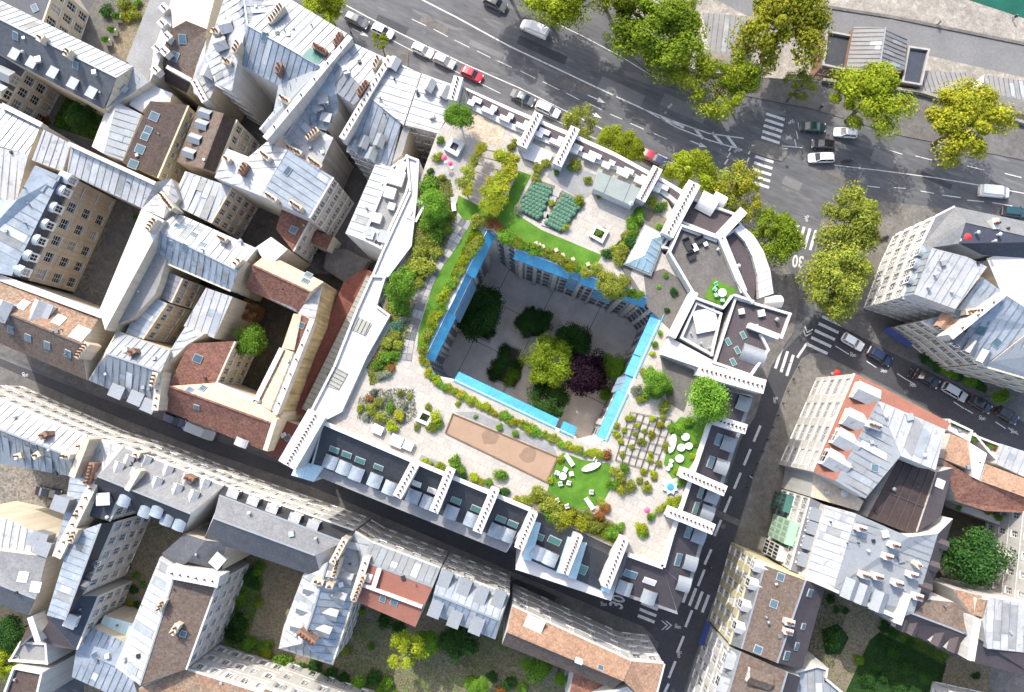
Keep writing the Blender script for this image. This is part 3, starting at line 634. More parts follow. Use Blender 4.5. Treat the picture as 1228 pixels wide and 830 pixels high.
b.P([(366, 128, 16), (372, 150, 15), (400, 165, 15), (382, 205, 14.5), (345, 183, 15.2), (340, 165, 15.5)], 'zinc_white', win={3: (4, 4)}, wm='grey_wall')
b = B('corner_zinc_house', 'white zinc house with blue rear slope beside the rooftop garden', 'grey_wall', (490, 110))
b.P([(466, 70, 18.6), (505, 88, 18.6), (484, 150, 19), (437, 112, 19)], 'zinc_white')
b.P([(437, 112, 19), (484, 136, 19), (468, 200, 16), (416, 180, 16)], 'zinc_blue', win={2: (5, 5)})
b.P([(506, 88, 20), (556, 106, 20), (526, 158, 20), (486, 148, 20)], 'zinc_white', win={2: (5, 3)})
b.P([(484, 150, 18), (492, 152, 18), (482, 186, 18), (470, 196, 18)], 'membrane', wm='cream_wall')
b = B('white_gable_house', 'white zinc house with a tall blank streaked gable above the alley', 'white_wall', (300, 205))
b.P([(272, 178, 16.4), (298, 188, 16.6), (320, 170, 17), (345, 180, 17.5), (313, 235, 17.2), (257, 213, 15.5)], 'zinc_white')
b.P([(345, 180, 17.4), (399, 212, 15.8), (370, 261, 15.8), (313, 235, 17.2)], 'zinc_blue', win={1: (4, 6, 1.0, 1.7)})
b = B('blue_slope_house', 'low zinc house with a lit rear slope and grey courtyard facade', 'beige_wall', (245, 235))
b.P([(222, 205, 13), (277, 224, 13), (252, 267, 13), (204, 244, 13.6)], 'zinc', win={1: (4, 4, 1.0, 1.7)})
b = B('red_tile_cottage', 'small red tile roofed cottage with a single dark skylight', 'white_wall', (350, 275))
b.P([(338, 250, 11.5), (371, 264, 10.8), (351, 301, 10.8), (331, 275, 11.5)], 'tile_red', win={1: (3, 3, .9, 1.3)})
b.P([(378, 277, 6), (400, 283, 6), (392, 300, 6), (374, 292, 6)], 'tile_red')
b = B('long_zinc_house', 'zinc house with a bright ridge slope and four small roof hatches', 'cream_wall', (240, 300))
b.L([([(179, 306), (277, 348)], 13.5), ([(188, 276), (286, 325)], 16), ([(207, 253), (308, 298)], 14)], ['zinc_blue', 'zinc_white'], win={'f': (4, 8, 1, 1.6)})
b = B('white_rear_house', 'pale zinc roof on a small rear house next to the vine wall', 'cream_wall', (250, 375))
b.P([(247, 345, 13), (279, 356, 13), (257, 406, 12), (220, 391, 12)], 'zinc_white')
b = B('blue_lean_house', 'pair of dark blue lean-to zinc roofs over a cream courtyard facade', 'beige_wall', (185, 375))
b.P([(175, 353), (199, 363), (170, 406), (150, 400)], 'zinc_blue', z=12.5, win={1: (3, 4, 1.1, 1.5)})
b.P([(200, 325), (218, 333), (204, 363), (186, 353)], 'zinc_grey', z=12, win={1: (3, 3, 1.1, 1.5)})
b = B('street_zinc_house', 'zinc gabled house with two boxy dormers over the shaded street', 'cream_wall', (160, 445))
b.L([([(106, 456), (190, 492)], 13.5), ([(128, 424), (193, 446)], 17), ([(140, 397), (204, 421)], 14)], ['zinc', 'zinc'])
b.P([(204, 420, 13.5), (222, 392, 13), (246, 400, 13), (224, 414, 13), (192, 446, 14)], 'zinc_white')
b = B('tan_tile_house', 'long house with mottled tan and brown tile roof along the shaded street', 'cream_wall', (40, 390))
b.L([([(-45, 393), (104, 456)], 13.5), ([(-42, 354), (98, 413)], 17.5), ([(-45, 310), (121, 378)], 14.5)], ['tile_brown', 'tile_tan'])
b = B('blue_zinc_mansion', 'blue zinc roofed house with seven white dormers above a beige courtyard facade', 'beige_wall', (20, 280))
b.P([(73, 211, 16), (14, 331, 16), (-50, 318, 17.6), (-50, 240, 17.6), (20, 240, 17.6), (42, 198, 17.4)], 'zinc_blue', seam=1.4)
b.P([(89, 214, 13), (33, 336, 13), (14, 331, 16), (73, 211, 16)], 'slate', win={0: (3, 6, 1.7, 1.9)})
b = B('cross_wing', 'white zinc cross wing with a peeling blue shaded upper edge', 'cream_wall', (130, 210))
b.P([(86, 171, 16.2), (187, 218, 16.2), (171, 250, 14.5), (80, 207, 14.5)], 'zinc_white')
b.P([(52, 155, 15.6), (85, 172, 15.6), (75, 206, 14.6), (38, 192, 14.6)], 'zinc_white')
b.P([(187, 218, 16), (206, 214, 15), (215, 238, 14.4), (196, 262, 15.5), (170, 250, 15)], 'zinc_white')
b = B('striped_zinc_house', 'striped pale zinc roof beyond the little lawn courtyard', 'cream_wall', (10, 150))
b.P([(-50, 100, 14), (0, 124, 14), (50, 148, 14), (34, 186, 15), (-50, 160, 15.5)], 'zinc')
b.P([(-50, 160, 15), (34, 186, 15), (18, 248, 14), (-50, 258, 14)], 'zinc_white')
b = B('dormer_slate_house', 'slate roofed house with two cream dormers facing the little lawn courtyard', 'cream_wall', (5, 95))
b.P([(-45, 45, 12.5), (0, 68, 12.5), (30, 84, 10), (7, 127, 10), (-45, 102, 12.5)], 'slate', win={2: (3, 3, 1.5, 2)})
b = B('little_zinc_house', 'little zinc roofed house with white gable beside the dark shrubs', 'white_wall', (140, 155))
b.P([(140, 122, 13.5), (170, 137, 12.8), (147, 193, 12.8), (124, 184, 13.5)], 'zinc')
b.P([(140, 122, 13.4), (124, 184, 13.4), (110, 176, 10.5), (126, 134, 10.5)], 'white_paint')
b = B('white_wall_house', 'tall party wall house with ragged bright white coping', 'cream_wall', (160, 320))
b.P([(170, 250), (197, 264), (126, 396), (119, 372)], 'white_paint', z=16.5)
b.P([(186, 279), (200, 308), (192, 338), (186, 353), (160, 381), (127, 395)], 'membrane', z=14)
b = B('red_tile_courthouse', 'red tile roofed house with sunlit slopes coloured peach built round a small dark tree courtyard', 'cream_wall', (280, 440))
b.P([(202, 463, 13.6), (226, 412, 13.6), (281, 409, 11.6), (258, 460, 11.6)], 'tile_red', win={2: (3, 5, 1, 1.6)})
b.L([([(197, 492), (320, 542)], 11.5), ([(203, 463), (330, 509)], 15), ([(258, 459), (340, 494)], 12)], ['tile_red', 'tile_peach'])  # slopes facing the sun get paler tile: sunlight put into the colour
b.L([([(338, 417), (306, 480)], 11.5), ([(352, 422), (324, 492)], 13.2), ([(360, 424), (334, 496)], 13)], ['tile_peach', 'zinc_white'], wm='ochre_wall')
b.L([([(352, 376), (338, 417)], 11.5), ([(361, 377), (352, 420)], 13.8), ([(377, 386), (360, 424)], 13)], ['tile_peach', 'tile_red'], wm='ochre_wall')
b.L([([(294, 346), (358, 376)], 11.5), ([(303, 318), (372, 350)], 14.6), ([(320, 304), (388, 338)], 13)], ['tile_red', 'tile_peach'])
b.P([(374, 352), (388, 338), (377, 386), (357, 376)], 'zinc_white', z=12.8, wm='ochre_wall')
b.P([(302, 347, 11.7), (327, 334, 13.2), (357, 375, 11.7)], 'zinc', walls=False)
b.P([(306, 297), (325, 284), (345, 299), (322, 320)], 'white_paint', z=13.4)
b = B('garage_court_house', 'dark red roof panel between the red tile house and the stepped white wall', 'cream_wall', (345, 520))
b.P([(327, 498), (366, 513), (343, 556), (318, 543)], 'brick_red', z=8)
b = B('brick_terrace', 'long red brick paved terrace under the stained ochre wall', 'beige_wall', (390, 420))
b.P([(412, 338), (436, 322), (448, 326), (366, 498), (346, 497)], 'brick_red', z=4.6)
b.P([(392, 296), (418, 300), (442, 312), (426, 338), (412, 338), (388, 322)], 'pavement_dark', z=2.6)
b = B('glazed_passage', 'long low grey louvred roof beside the red brick yard', 'beige_wall', (405, 420))
b.P([(440, 330), (462, 338), (384, 502), (362, 490)], 'louvre', z=5.6, seam=.95)
# ---- south side of the shaded street
b = B('white_zinc_terrace', 'white zinc roofed terrace house with clay chimneys above the walled car court', 'white_wall', (30, 520))
b.L([([(-45, 460), (42, 498), (104, 524)], 14.5), ([(-45, 498), (0, 515), (88, 549)], 17.5), ([(-45, 540), (0, 556), (83, 571)], 14.5)], ['zinc_white', 'zinc'], win={'f': (3, 6)})
b = B('end_zinc_house', 'white zinc house end with a tall chimney wall before the slate roofs', 'white_wall', (115, 545))
b.P([(105, 524, 14.5), (148, 537, 14.5), (118, 571, 16.5), (100, 573, 16), (86, 570, 15)], 'zinc_white', win={0: (3, 2)})
b = B('pyramid_dormer_house', 'grey slate roofed house with two rows of white pyramid dormers', 'white_wall', (190, 575))
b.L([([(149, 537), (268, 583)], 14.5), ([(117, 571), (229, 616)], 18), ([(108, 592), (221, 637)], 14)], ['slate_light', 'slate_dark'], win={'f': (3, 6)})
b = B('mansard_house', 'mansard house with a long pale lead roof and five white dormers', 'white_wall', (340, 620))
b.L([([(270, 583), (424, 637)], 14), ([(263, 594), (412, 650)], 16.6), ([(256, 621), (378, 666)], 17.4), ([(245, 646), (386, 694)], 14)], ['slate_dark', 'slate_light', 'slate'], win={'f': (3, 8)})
b = B('cottage_wing', 'slate hipped rear wing between mansard house and brown roofed wing', 'cream_wall', (235, 660))
b.P([(194, 664, 13), (221, 640, 15), (247, 648, 15), (272, 650, 14), (266, 684, 13), (224, 674, 15.2), (205, 690, 13)], 'slate')
b = B('chimney_spine_house', 'cream chimney spine wall with grey dormers over the walled car court', 'cream_wall', (85, 610))
b.P([(84, 571), (100, 573), (118, 571), (106, 618), (86, 640), (72, 664), (62, 668), (74, 630)], 'zinc_blue', z=14.5)
b = B('striped_wing', 'blue striped zinc wing with dark mansard and white rear facade', 'white_wall', (95, 680))
b.L([([(86, 640), (56, 738)], 15.5), ([(121, 628), (78, 744)], 15.7), ([(137, 626), (100, 711)], 13)], ['zinc_blue', 'slate_dark'], win={'b': (4, 5, 1.1, 1.7)})
b.P([(106, 590, 15), (144, 588, 15), (130, 625, 14), (104, 618, 14)], 'slate_navy', win={1: (4, 2)})
b = B('hip_slate_house', 'small hipped slate house with one white dormer', 'white_wall', (90, 745))
b.P([(86, 714, 12.5), (117, 715, 11), (91, 779, 11), (60, 744, 13)], 'slate_navy', win={1: (4, 4, 1.1, 1.6)})
b.P([(60, 744, 13), (91, 779, 11), (66, 776, 11), (44, 766, 11)], 'taupe')
b = B('grey_lead_house', 'light grey lead roofed house with slate lower slope by the dark trees', 'cream_wall', (30, 690))
b.L([([(-40, 655), (56, 668)], 13.5), ([(-40, 686), (0, 703), (43, 718)][0:1]+[(43, 718)], 14.5), ([(-40, 712), (34, 738)], 12)], ['slate_light', 'slate'])
b.P([(-40, 612), (8, 622), (70, 650), (60, 668), (-40, 655)], 'zinc_white', z=12)
b = B('brown_cube_house', 'brown roofed little house with white parapets at the yellow shrub', 'white_wall', (35, 805))
b.P([(18, 798), (54, 805), (46, 840), (4, 836)], 'tile_dark', z=11, parapet=.6)
b.P([(34, 737, 11.5), (48, 752, 11.5), (22, 776, 11.5), (36, 745, 11.5)], 'tile_dark')
b.P([(26, 768), (58, 770), (60, 796), (12, 792)], 'membrane', z=10, parapet=.5)
b = B('low_zinc_house', 'low blue zinc roof with glazed conservatory between two taller wings', 'cream_wall', (125, 790))
b.P([(91, 780, 9), (112, 752, 9), (150, 770, 9), (141, 800, 9), (158, 810, 8.5), (170, 850, 8), (86, 812, 8.5)], 'zinc_blue')
b.P([(125, 738), (160, 748), (150, 769), (116, 756)], 'glazing', z=7)
b = B('brown_roof_wing', 'wing with brown tile roof, pale zinc rear strip and tall white garden facade', 'white_wall', (210, 750))
b.L([([(192, 668), (138, 800)], 13.5), ([(213, 680), (168, 822)], 15.5), ([(260, 698), (222, 803)], 14.5)], ['zinc_white', 'tile_brown'], win={'b': (4, 6, 1.0, 1.7)})
b = B('white_garden_house', 'white house with rows of shuttered windows above the ivy hedge', 'white_wall', (300, 860))
b.P([(222, 803), (315, 832), (318, 826), (430, 866), (430, 950), (180, 950), (166, 826)], 'tile_tan', z=13, win={0: (3, 5, 1.0, 1.7), 2: (3, 5, 1.0, 1.7)})
b = B('blue_dormer_house', 'zinc roofed garden house with pointed dormers on both slopes', 'cream_wall', (380, 735))
b.L([([(364, 688), (340, 752), (334, 778)], 13), ([(393, 674), (374, 738), (362, 772)], 16.2), ([(432, 690), (412, 752), (397, 797)], 13)], ['zinc_white', 'zinc_blue'], win={'b': (4, 3, 1, 1.5)})
b.P([(334, 778, 13), (362, 772, 16.2), (397, 797, 13)], 'zinc', walls=False)
b.P([(425, 638, 13.8), (445, 650, 13.8), (437, 674, 15), (431, 692, 13.5), (394, 676, 15), (412, 652, 15)], 'zinc', win={0: (3, 2)})
b = B('terracotta_house', 'flat terracotta roofed house with white parapets above the garden', 'white_wall', (475, 700))
b.L([([(444, 650), (528, 682)], 14), ([(436, 673), (519, 704)], 16.4), ([(430, 702), (508, 728)], 16.2), ([(424, 720), (498, 752)], 15.5)], ['zinc', 'terracotta', 'terracotta'], win={'f': (3, 4)})
b = B('box_dormer_house', 'zinc house with four long box dormers over the shaded street', 'white_wall', (560, 725))
b.L([([(529, 683), (611, 714)], 14), ([(520, 712), (599, 744)], 16.6), ([(514, 735), (594, 767)], 14)], ['zinc_blue', 'zinc_blue'], win={'f': (3, 4)})
b = B('orange_tile_house', 'orange tile roofed corner house with tall white street facade', 'white_wall', (690, 770))
b.L([([(614, 727), (757, 793)], 15), ([(608, 757), (748, 816)], 17.4), ([(602, 773), (735, 826)], 14.5)], ['tile_orange', 'tile_brown'], win={'f': (4, 5, 1.2, 2)})
b.P([(757, 793, 15.2), (796, 796, 14.6), (782, 850, 14.6), (748, 817, 17.2)], 'tile_orange', win={0: (4, 2, 1.2, 2), 1: (4, 3)})
b.P([(735, 826), (752, 822), (785, 850), (720, 860), (690, 850)], 'white_paint', z=14, parapet=.5)
b.P([(688, 806, 11), (700, 802, 11), (730, 826, 11), (715, 850, 11), (680, 845, 11)], 'tile_red')
# ---- east side
b = B('corner_mansard_block', 'white corner block with slate and zinc roofs beside the boulevard trees', 'white_wall', (1130, 310))
b.P([(1096, 353, 16.5), (1146, 371, 16.5), (1184, 320, 17.5), (1160, 308, 17.5), (1118, 297, 17.2)], 'zinc_white', walls=False)
b.P([(1083, 356, 14), (1106, 294, 14), (1118, 297, 17.2), (1096, 353, 16.5)], 'zinc_blue', win={0: (4, 5, 1.2, 1.9)})
b.P([(1106, 294, 14), (1122, 260, 14), (1146, 248, 14), (1158, 267, 17.4), (1150, 292, 17.4), (1118, 297, 17.2)], 'slate_light', win={0: (4, 3, 1.2, 1.9), 1: (4, 2)})
b.P([(1146, 248, 14), (1260, 272, 14), (1260, 290, 17.4), (1158, 267, 17.4)], 'slate_light')
b.P([(1158, 267, 17.3), (1260, 290, 17.3), (1260, 312, 15), (1178, 306, 15), (1150, 292, 17.3)], 'slate_navy')
b.P([(1184, 312, 15), (1228, 296, 15), (1260, 312, 15), (1260, 372, 14), (1228, 368, 14), (1200, 350, 14)], 'white_paint', wm='cream_wall', win={0: (5, 4)})
b.P([(1083, 356, 14), (1096, 353, 16.5), (1146, 371, 16.5), (1144, 376, 14)], 'white_wall', win={3: (5, 6, .8, 1.0)})
b = B('orange_dormer_house', 'cream house with blue zinc roof and two orange dormers', 'cream_wall', (1150, 370))
b.P([(1106, 385, 12.5), (1146, 374, 14.5), (1178, 332, 16), (1200, 348, 16), (1183, 378, 15), (1138, 404, 12.5)], 'zinc_blue', win={5: (4, 3, 1.3, 1.5)})
b = B('cream_quay_house', 'cream house with blue zinc roof, three grey dormers and hedge at its foot', 'cream_wall', (1190, 400))
b.P([(1138, 404, 12.5), (1183, 378, 15), (1202, 353, 16), (1240, 374, 16), (1240, 392, 15), (1186, 434, 12.8), (1176, 436, 12.5)], 'zinc_blue', win={6: (4, 4, 1.3, 1.5)})
b = B('corner_zinc_annex', 'last cream house of the row with light zinc roof and white chimney wall', 'cream_wall', (1230, 430))
b.P([(1176, 437, 12.3), (1190, 433, 13), (1240, 394, 15.5), (1290, 420, 15.5), (1290, 470, 12.3)], 'zinc', win={4: (4, 5, 1.3, 1.5)})
b = B('terracotta_corner_block', 'white modern block with terracotta mansard, hooded dormers and zinc top', 'white_wall', (1040, 520))
b.P([(1026, 448, 15.5), (975, 566, 15.5), (1002, 577, 18), (1053, 480, 18)], 'terracotta', win={0: (5, 4, 2.6, 1.5)})
b.P([(1026, 448, 15.5), (1053, 480, 18), (1134, 515, 18), (1141, 508, 15.5)], 'terracotta')
b.P([(1053, 480, 18), (1080, 547, 18.6), (1038, 598, 18), (1002, 577, 18)], 'zinc')
b.P([(1053, 480, 18), (1134, 515, 18), (1122, 564, 18.3), (1080, 547, 18.6)], 'zinc_white', seam=1.6)
b.P([(1078, 548, 13.5), (1124, 567, 13.5), (1097, 642, 13.5), (1040, 620, 13.5)], 'bronze')
b.P([(1124, 566, 14), (1143, 561, 13), (1128, 620, 13), (1100, 638, 14)], 'taupe')
b.P([(976, 568), (1002, 578), (1036, 601), (1030, 613), (972, 596)], 'beige_wall', z=13)
b = B('glass_balcony_house', 'white house with green glazed balconies and pale zinc roof', 'white_wall', (990, 650))
b.P([(972, 597), (990, 606), (968, 692), (948, 684)], 'zinc_grey', z=13, win={3: (4, 5, 1.8, 1.7)}, seam=False)
b.P([(990, 606, 15), (1027, 616, 16), (1000, 705, 16), (966, 692, 15)], 'zinc_white')
b.P([(1027, 616, 16), (1090, 644, 16.3), (1125, 640, 15.5), (1096, 735, 15.5), (1070, 745, 14.5), (1000, 705, 16)], 'zinc', seam=1.1)
b.P([(1125, 640, 15.4), (1143, 622, 13), (1112, 722, 13), (1096, 735, 15.4)], 'taupe')
b = B('yellow_facade_house', 'pale yellow house with taupe tile roof and four white pointed dormers', 'yellow_wall', (910, 735))
b.L([([(905, 668), (876, 773)], 13), ([(917, 678), (889, 778)], 15.4), ([(966, 696), (932, 795)], 16.8), ([(990, 702), (962, 802)], 13)], ['slate_light', 'tile_brown', 'taupe'], win={'f': (4, 6, 1.1, 1.9)})
b = B('white_facade_house', 'white house with taupe tile roof and blue shop awning', 'white_wall', (880, 815))
b.L([([(875, 776), (846, 870)], 13), ([(888, 781), (862, 870)], 15.4), ([(944, 806), (925, 870)], 16.8), ([(960, 812), (945, 870)], 13)], ['zinc', 'tile_brown', 'taupe'], win={'f': (4, 5, 1.3, 2)})
b = B('pale_zinc_shed', 'pale zinc roof with white parapet beside the walled gravel garden', 'white_wall', (970, 830))
b.P([(944, 806), (978, 796), (992, 800), (990, 812), (1016, 834), (1010, 880), (930, 880)], 'zinc', z=10.5, parapet=.6)
b = B('garden_front_house', 'taupe tile roofed house with four white dormers above the gravel garden', 'white_wall', (1120, 745))
b.L([([(1072, 749), (1138, 783), (1164, 792)], 12.5), ([(1084, 732), (1140, 753), (1167, 764)], 15.3), ([(1098, 718), (1144, 722), (1170, 742)], 13.2)], ['taupe', 'tile_brown'])
b.P([(1142, 706, 12), (1183, 716, 12), (1176, 746, 13.6), (1168, 742, 13.6)], 'tile_tan')
b = B('white_cluster_house', 'jumble of bright white zinc roofs next to the white windowed wall', 'white_wall', (1210, 750))
b.P([(1178, 744, 14), (1186, 716, 13.6), (1250, 728, 13.6), (1250, 785, 13.4), (1184, 778, 14)], 'zinc_white')
b.P([(1168, 762, 13.5), (1190, 778, 13.5), (1250, 786, 13.4), (1250, 816, 11.5), (1165, 794, 11.5)], 'taupe')
b = B('rear_window_house', 'white rear house with tall windows at the end of the gravel garden', 'white_wall', (1220, 870))
b.P([(1168, 850), (1260, 870), (1260, 950), (1150, 950)], 'taupe', z=12, win={0: (3, 6, 1.6, 2), 3: (3, 4)})
b = B('orange_tile_cottage', 'orange tile roofed cottages with white parapets by the flower boxes', 'white_wall', (1170, 560))
b.P([(1140, 520, 9), (1163, 530, 9), (1173, 567, 11), (1130, 550, 11)], 'tile_orange')
b.P([(1182, 556, 9), (1245, 580, 9), (1245, 602, 11), (1176, 577, 11)], 'tile_orange')
b.P([(1130, 551, 11), (1174, 577, 11), (1245, 603, 11), (1245, 616, 9.5), (1182, 613, 9.5), (1146, 601, 9.5)], 'tile_red')
b.P([(1162, 530, 9.6), (1184, 544, 9.6), (1174, 576, 11.4), (1166, 572, 11.4)], 'white_paint')
b.P([(1134, 502), (1164, 516), (1160, 530), (1134, 516)], 'concrete', z=7, parapet=.8)
b.P([(1164, 520), (1200, 534), (1196, 556), (1184, 545)], 'concrete', z=7, parapet=.8)
b.P([(1200, 532), (1250, 548), (1250, 582), (1194, 556)], 'zinc_white', z=8)
b = B('white_window_house', 'white rear house with small square windows facing the dark courtyard tree', 'white_wall', (1260, 680))
b.P([(1246, 612), (1290, 612), (1290, 745), (1234, 730)], 'zinc_white', z=13, win={3: (4, 5, 1, 1.4)})
b.P([(1144, 602), (1250, 636), (1250, 648), (1150, 612)], 'concrete', z=4)
b = B('quay_pavilion', 'riverside brick pavilion with grey ribbed gable roof and railed terrace', 'brick_brown', (1040, 70), z0=ZQ)
b.L([([(1014, 86), (1024, 32)], 2.6), ([(1054, 86), (1062, 33)], 4.6), ([(1085, 84), (1088, 46)], 2.6)], ['zinc_taupe', 'zinc_taupe'], wm='brick_brown')
b.P([(1088, 56), (1114, 60), (1104, 104), (1080, 100)], 'slate_navy', z=1.4, parapet=.5, pm='stone_slab')
b.P([(990, 38), (1022, 44), (1013, 86), (985, 80)], 'slate_dark', z=1.2, parapet=.6, pm='stone_slab', win={2: (2, 2, 1.4, 1.4)})
b = B('quay_shed', 'row of ribbed metal quay sheds with open bays', 'stone_wall', (1180, 105), z0=ZQ)
b.P([(1106, 84, -1.2), (1160, 88, -1.2), (1152, 108, .6), (1100, 112, .6)], 'zinc_taupe', seam=.9)
b.P([(1180, 90, -1.2), (1290, 106, -1.2), (1290, 132, .6), (1178, 110, .6)], 'zinc_taupe', seam=.9)
b = B('quay_shed', 'ribbed shed roof half hidden behind the plane tree crowns', 'stone_wall', (880, 40), z0=ZQ)
b.P([(842, 15, -2), (905, 20, -2), (892, 70, -1), (850, 60, -1)], 'zinc_taupe', seam=1.0)
# ================================================================ the garden hotel
D = 24.0
COURT = [(582, 276), (592, 274), (620, 297), (778, 356), (796, 378), (728, 529), (708, 534), (690, 526), (544, 457), (520, 452), (508, 428)]
HO = Bld('garden_hotel', 'big white block with rooftop gardens around a blue trimmed courtyard', 'white_wall', at=(650, 420))
HO.P([(524, 160), (556, 118), (566, 131), (610, 154), (690, 184), (760, 211), (800, 240), (812, 262), (792, 300), (836, 345), (800, 420), (868, 466), (850, 510), (806, 640), (795, 681), (752, 664), (640, 612), (520, 562), (386, 506), (412, 455), (446, 420), (470, 378), (455, 362), (492, 294), (500, 225)],
     'deck_stone', z=D, holes=[COURT], hm='stone_wall', win={('h', 2): (7, 14, 1.1, 1.9, 'bars', 'frame_grey'), ('h', 10): (7, 12, 1.1, 1.9, 'bars', 'frame_grey'), ('h', 1): (7, 2, 1.1, 1.9, 'bars', 'frame_grey'), ('h', 3): (7, 2, 1.1, 2.2, 'bars', 'frame_grey'), ('h', 4): (7, 12, 1.1, 1.9, 'bars', 'frame_grey'), ('h', 9): (7, 3, 1, 1.9, 'bars', 'frame_grey'), ('h', 7): (7, 12), ('h', 8): (7, 2)})
# courtyard floor: big slabs with dark joints
cf = sheet('court_floor', [(585, 300), (600, 295), (790, 365), (805, 390), (735, 540), (700, 545), (520, 470), (500, 430)], .15, 'slab_dark')
o_ = U(545, 455, .17); ux = (U(690, 527, .17)-o_); ux.z = 0; ux.normalize(); vy = Vector((-ux.y, ux.x, 0))
pm_ = {}
for i in range(-1, 4):
    for j in range(-1, 4):
        wv, hv = (8.6, 7.6); c = o_+ux*((i+.5)*8.7)+vy*((j+.5)*7.7)
        mb = MB(); mb.box(c, ux*(wv/2), vy*(hv/2), Vector((0, 0, .012+.002*((i+j) % 3))), 'court_paving'); obj('paving_slab', mb.mesh('paving_slab'), cf)
# pilasters and glazed bays on the courtyard walls
def hole_edge(i): a, b = COURT[i], COURT[(i+1) % len(COURT)]; return U(*a, D), U(*b, D)
cc = sum((U(*p, D) for p in COURT), Vector())/len(COURT)
def court_box(i, t0, t1, z0, z1, depth, m, name, slope=0.0, win=False):
    a, b = hole_edge(i); p, q = a.lerp(b, t0), a.lerp(b, t1); e = (q-p); ln = e.length; e.normalize(); n = Vector((-e.y, e.x, 0))
    if n.dot(cc-p) < 0: n = -n
    mb = MB(); A = [Vector((k.x, k.y, 0)) for k in (p, q)]
    T0, T1 = [k-n*.02+Vector((0, 0, z1)) for k in A]; F0, F1 = [k+n*depth+Vector((0, 0, z1-slope)) for k in A]
    B0, B1 = [k-n*.02+Vector((0, 0, z0)) for k in A]; G0_, G1_ = [k+n*depth+Vector((0, 0, z0-(slope if slope > .5 and z1-z0 < 1 else 0))) for k in A]
    for f in ((T0, T1, F1, F0), (F0, F1, G1_, G0_), (B0, B1, G1_, G0_), (T0, F0, G0_, B0), (T1, F1, G1_, B1)): mb.poly(f, m)
    o = HO.put(name, mb)
    if name == 'blue_canopy':
        fb = MB(); k_ = max(2, int(ln/5))
        for k in range(k_+1): q0, q1 = T0.lerp(T1, k/k_), F0.lerp(F1, k/k_); fb.box((q0+q1)/2+Vector((0, 0, .03)), (q1-q0)/2, e*.03, Vector((0, 0, .03)), 'blue_glass')
        HO.put('glazing_bars', fb, o, 'stuff')
    if win:
        fb = MB(); nz = int((z1-z0)/1.5); nx = max(2, int(ln/1.1))
        for k in range(nz+1): z = z0+(z1-slope-z0)*k/nz; fb.box((A[0]+A[1])/2+n*(depth+.03)+Vector((0, 0, z)), e*(ln/2), n*.03, Vector((0, 0, .05)), 'metal_light')
        for k in range(nx+1): fb.box(A[0].lerp(A[1], k/nx)+n*(depth+.04)+Vector((0, 0, (z0+z1-slope)/2)), e*.04, n*.025, Vector((0, 0, (z1-slope-z0)/2)), 'metal_light')
        HO.put('glazing_bars', fb, o, 'stuff')
for i, segs in ((2, ((.0, .42), (.5, .64), (.78, 1.0))), (10, ((.0, .36), (.66, 1.0))), (4, ((.0, .34), (.35, .5), (.63, 1.0))), (7, ((.02, .13), (.17, 1.0)))):
    for t0, t1 in segs: court_box(i, t0, t1, D-.25, D+.15, 1.55, 'blue_glass', 'blue_canopy', 1.3)
for i, segs in ((2, ((.42, .5), (.64, .78))), (10, ((.36, .66),)), (4, ((.5, .63),))):
    for t0, t1 in segs: court_box(i, t0, t1, 12.5, D-.4, 1.1, 'blue_glass', 'glazed_bay', .8, True)
for i, t0, t1, m in ((2, .02, .05, 'stone_wall'), (2, .14, .17, 'concrete'), (2, .3, .34, 'concrete'), (2, .5, .53, 'stone_wall'), (2, .62, .64, 'concrete'), (2, .82, .86, 'concrete'), (2, .93, .97, 'concrete'), (10, .1, .13, 'concrete'), (10, .7, .74, 'concrete'), (10, .9, .95, 'concrete'), (4, .2, .24, 'concrete'), (4, .55, .58, 'concrete'), (4, .85, .9, 'concrete')):
    court_box(i, t0, t1, .2, D-2.2, .55, m, 'pilaster')
# ---- white left flank
HO.P([(446, 330), (464, 331), (453, 366), (469, 378), (441, 428), (411, 494), (388, 506), (346, 558), (340, 556), (372, 494), (400, 440), (428, 370)], 'white_paint', z=D+.6, parapet=.5)
HO.P([(450, 197, D-3.5), (470, 200, D-2.6), (434, 288, D-2.6), (414, 280, D-3.5)], 'zinc')
HO.P([(470, 200), (488, 188), (498, 196), (489, 232), (458, 300), (434, 288)], 'membrane', z=D-2.6, parapet=.5, pm='white_paint')
HO.P([(440, 270, D-2.2), (456, 276, D-2.2), (448, 294, D-2.2), (432, 287, D-2.2)], 'zinc_white', walls=False)
for x, y, s_ in ((468, 232, .8), (476, 214, 1.1), (452, 262, .7), (462, 285, .9), (444, 282, .6), (482, 200, .7), (470, 248, .5)):
    c = U(x, y, D-2.2); mb = MB(); mb.box(c, Vector((s_, -.3*s_, 0)), Vector((.3*s_, s_, 0)), Vector((0, 0, .5)), random.choice(('white_paint', 'metal_light', 'zinc'))); HO.put('roof_unit', mb)
HO.P([(487, 186), (503, 192), (501, 235), (494, 296), (466, 333), (445, 333), (458, 302), (491, 230)], 'white_paint', z=D+.4, parapet=.4)
# ---- boulevard side: roof strip with white edges
HO.L([([(556, 104), (610, 128), (680, 157), (736, 182), (800, 217), (832, 236)], D+.4), ([(559, 108), (612, 133), (682, 163), (738, 188), (802, 223), (828, 241)], D+.6), ([(564, 122), (612, 147), (688, 178), (758, 206), (802, 232), (822, 248)], D+.6), ([(566, 131), (611, 154), (690, 185), (760, 212), (803, 239), (818, 254)], D+.4)], ['white_paint', 'taupe', 'white_paint'], ridge=False)
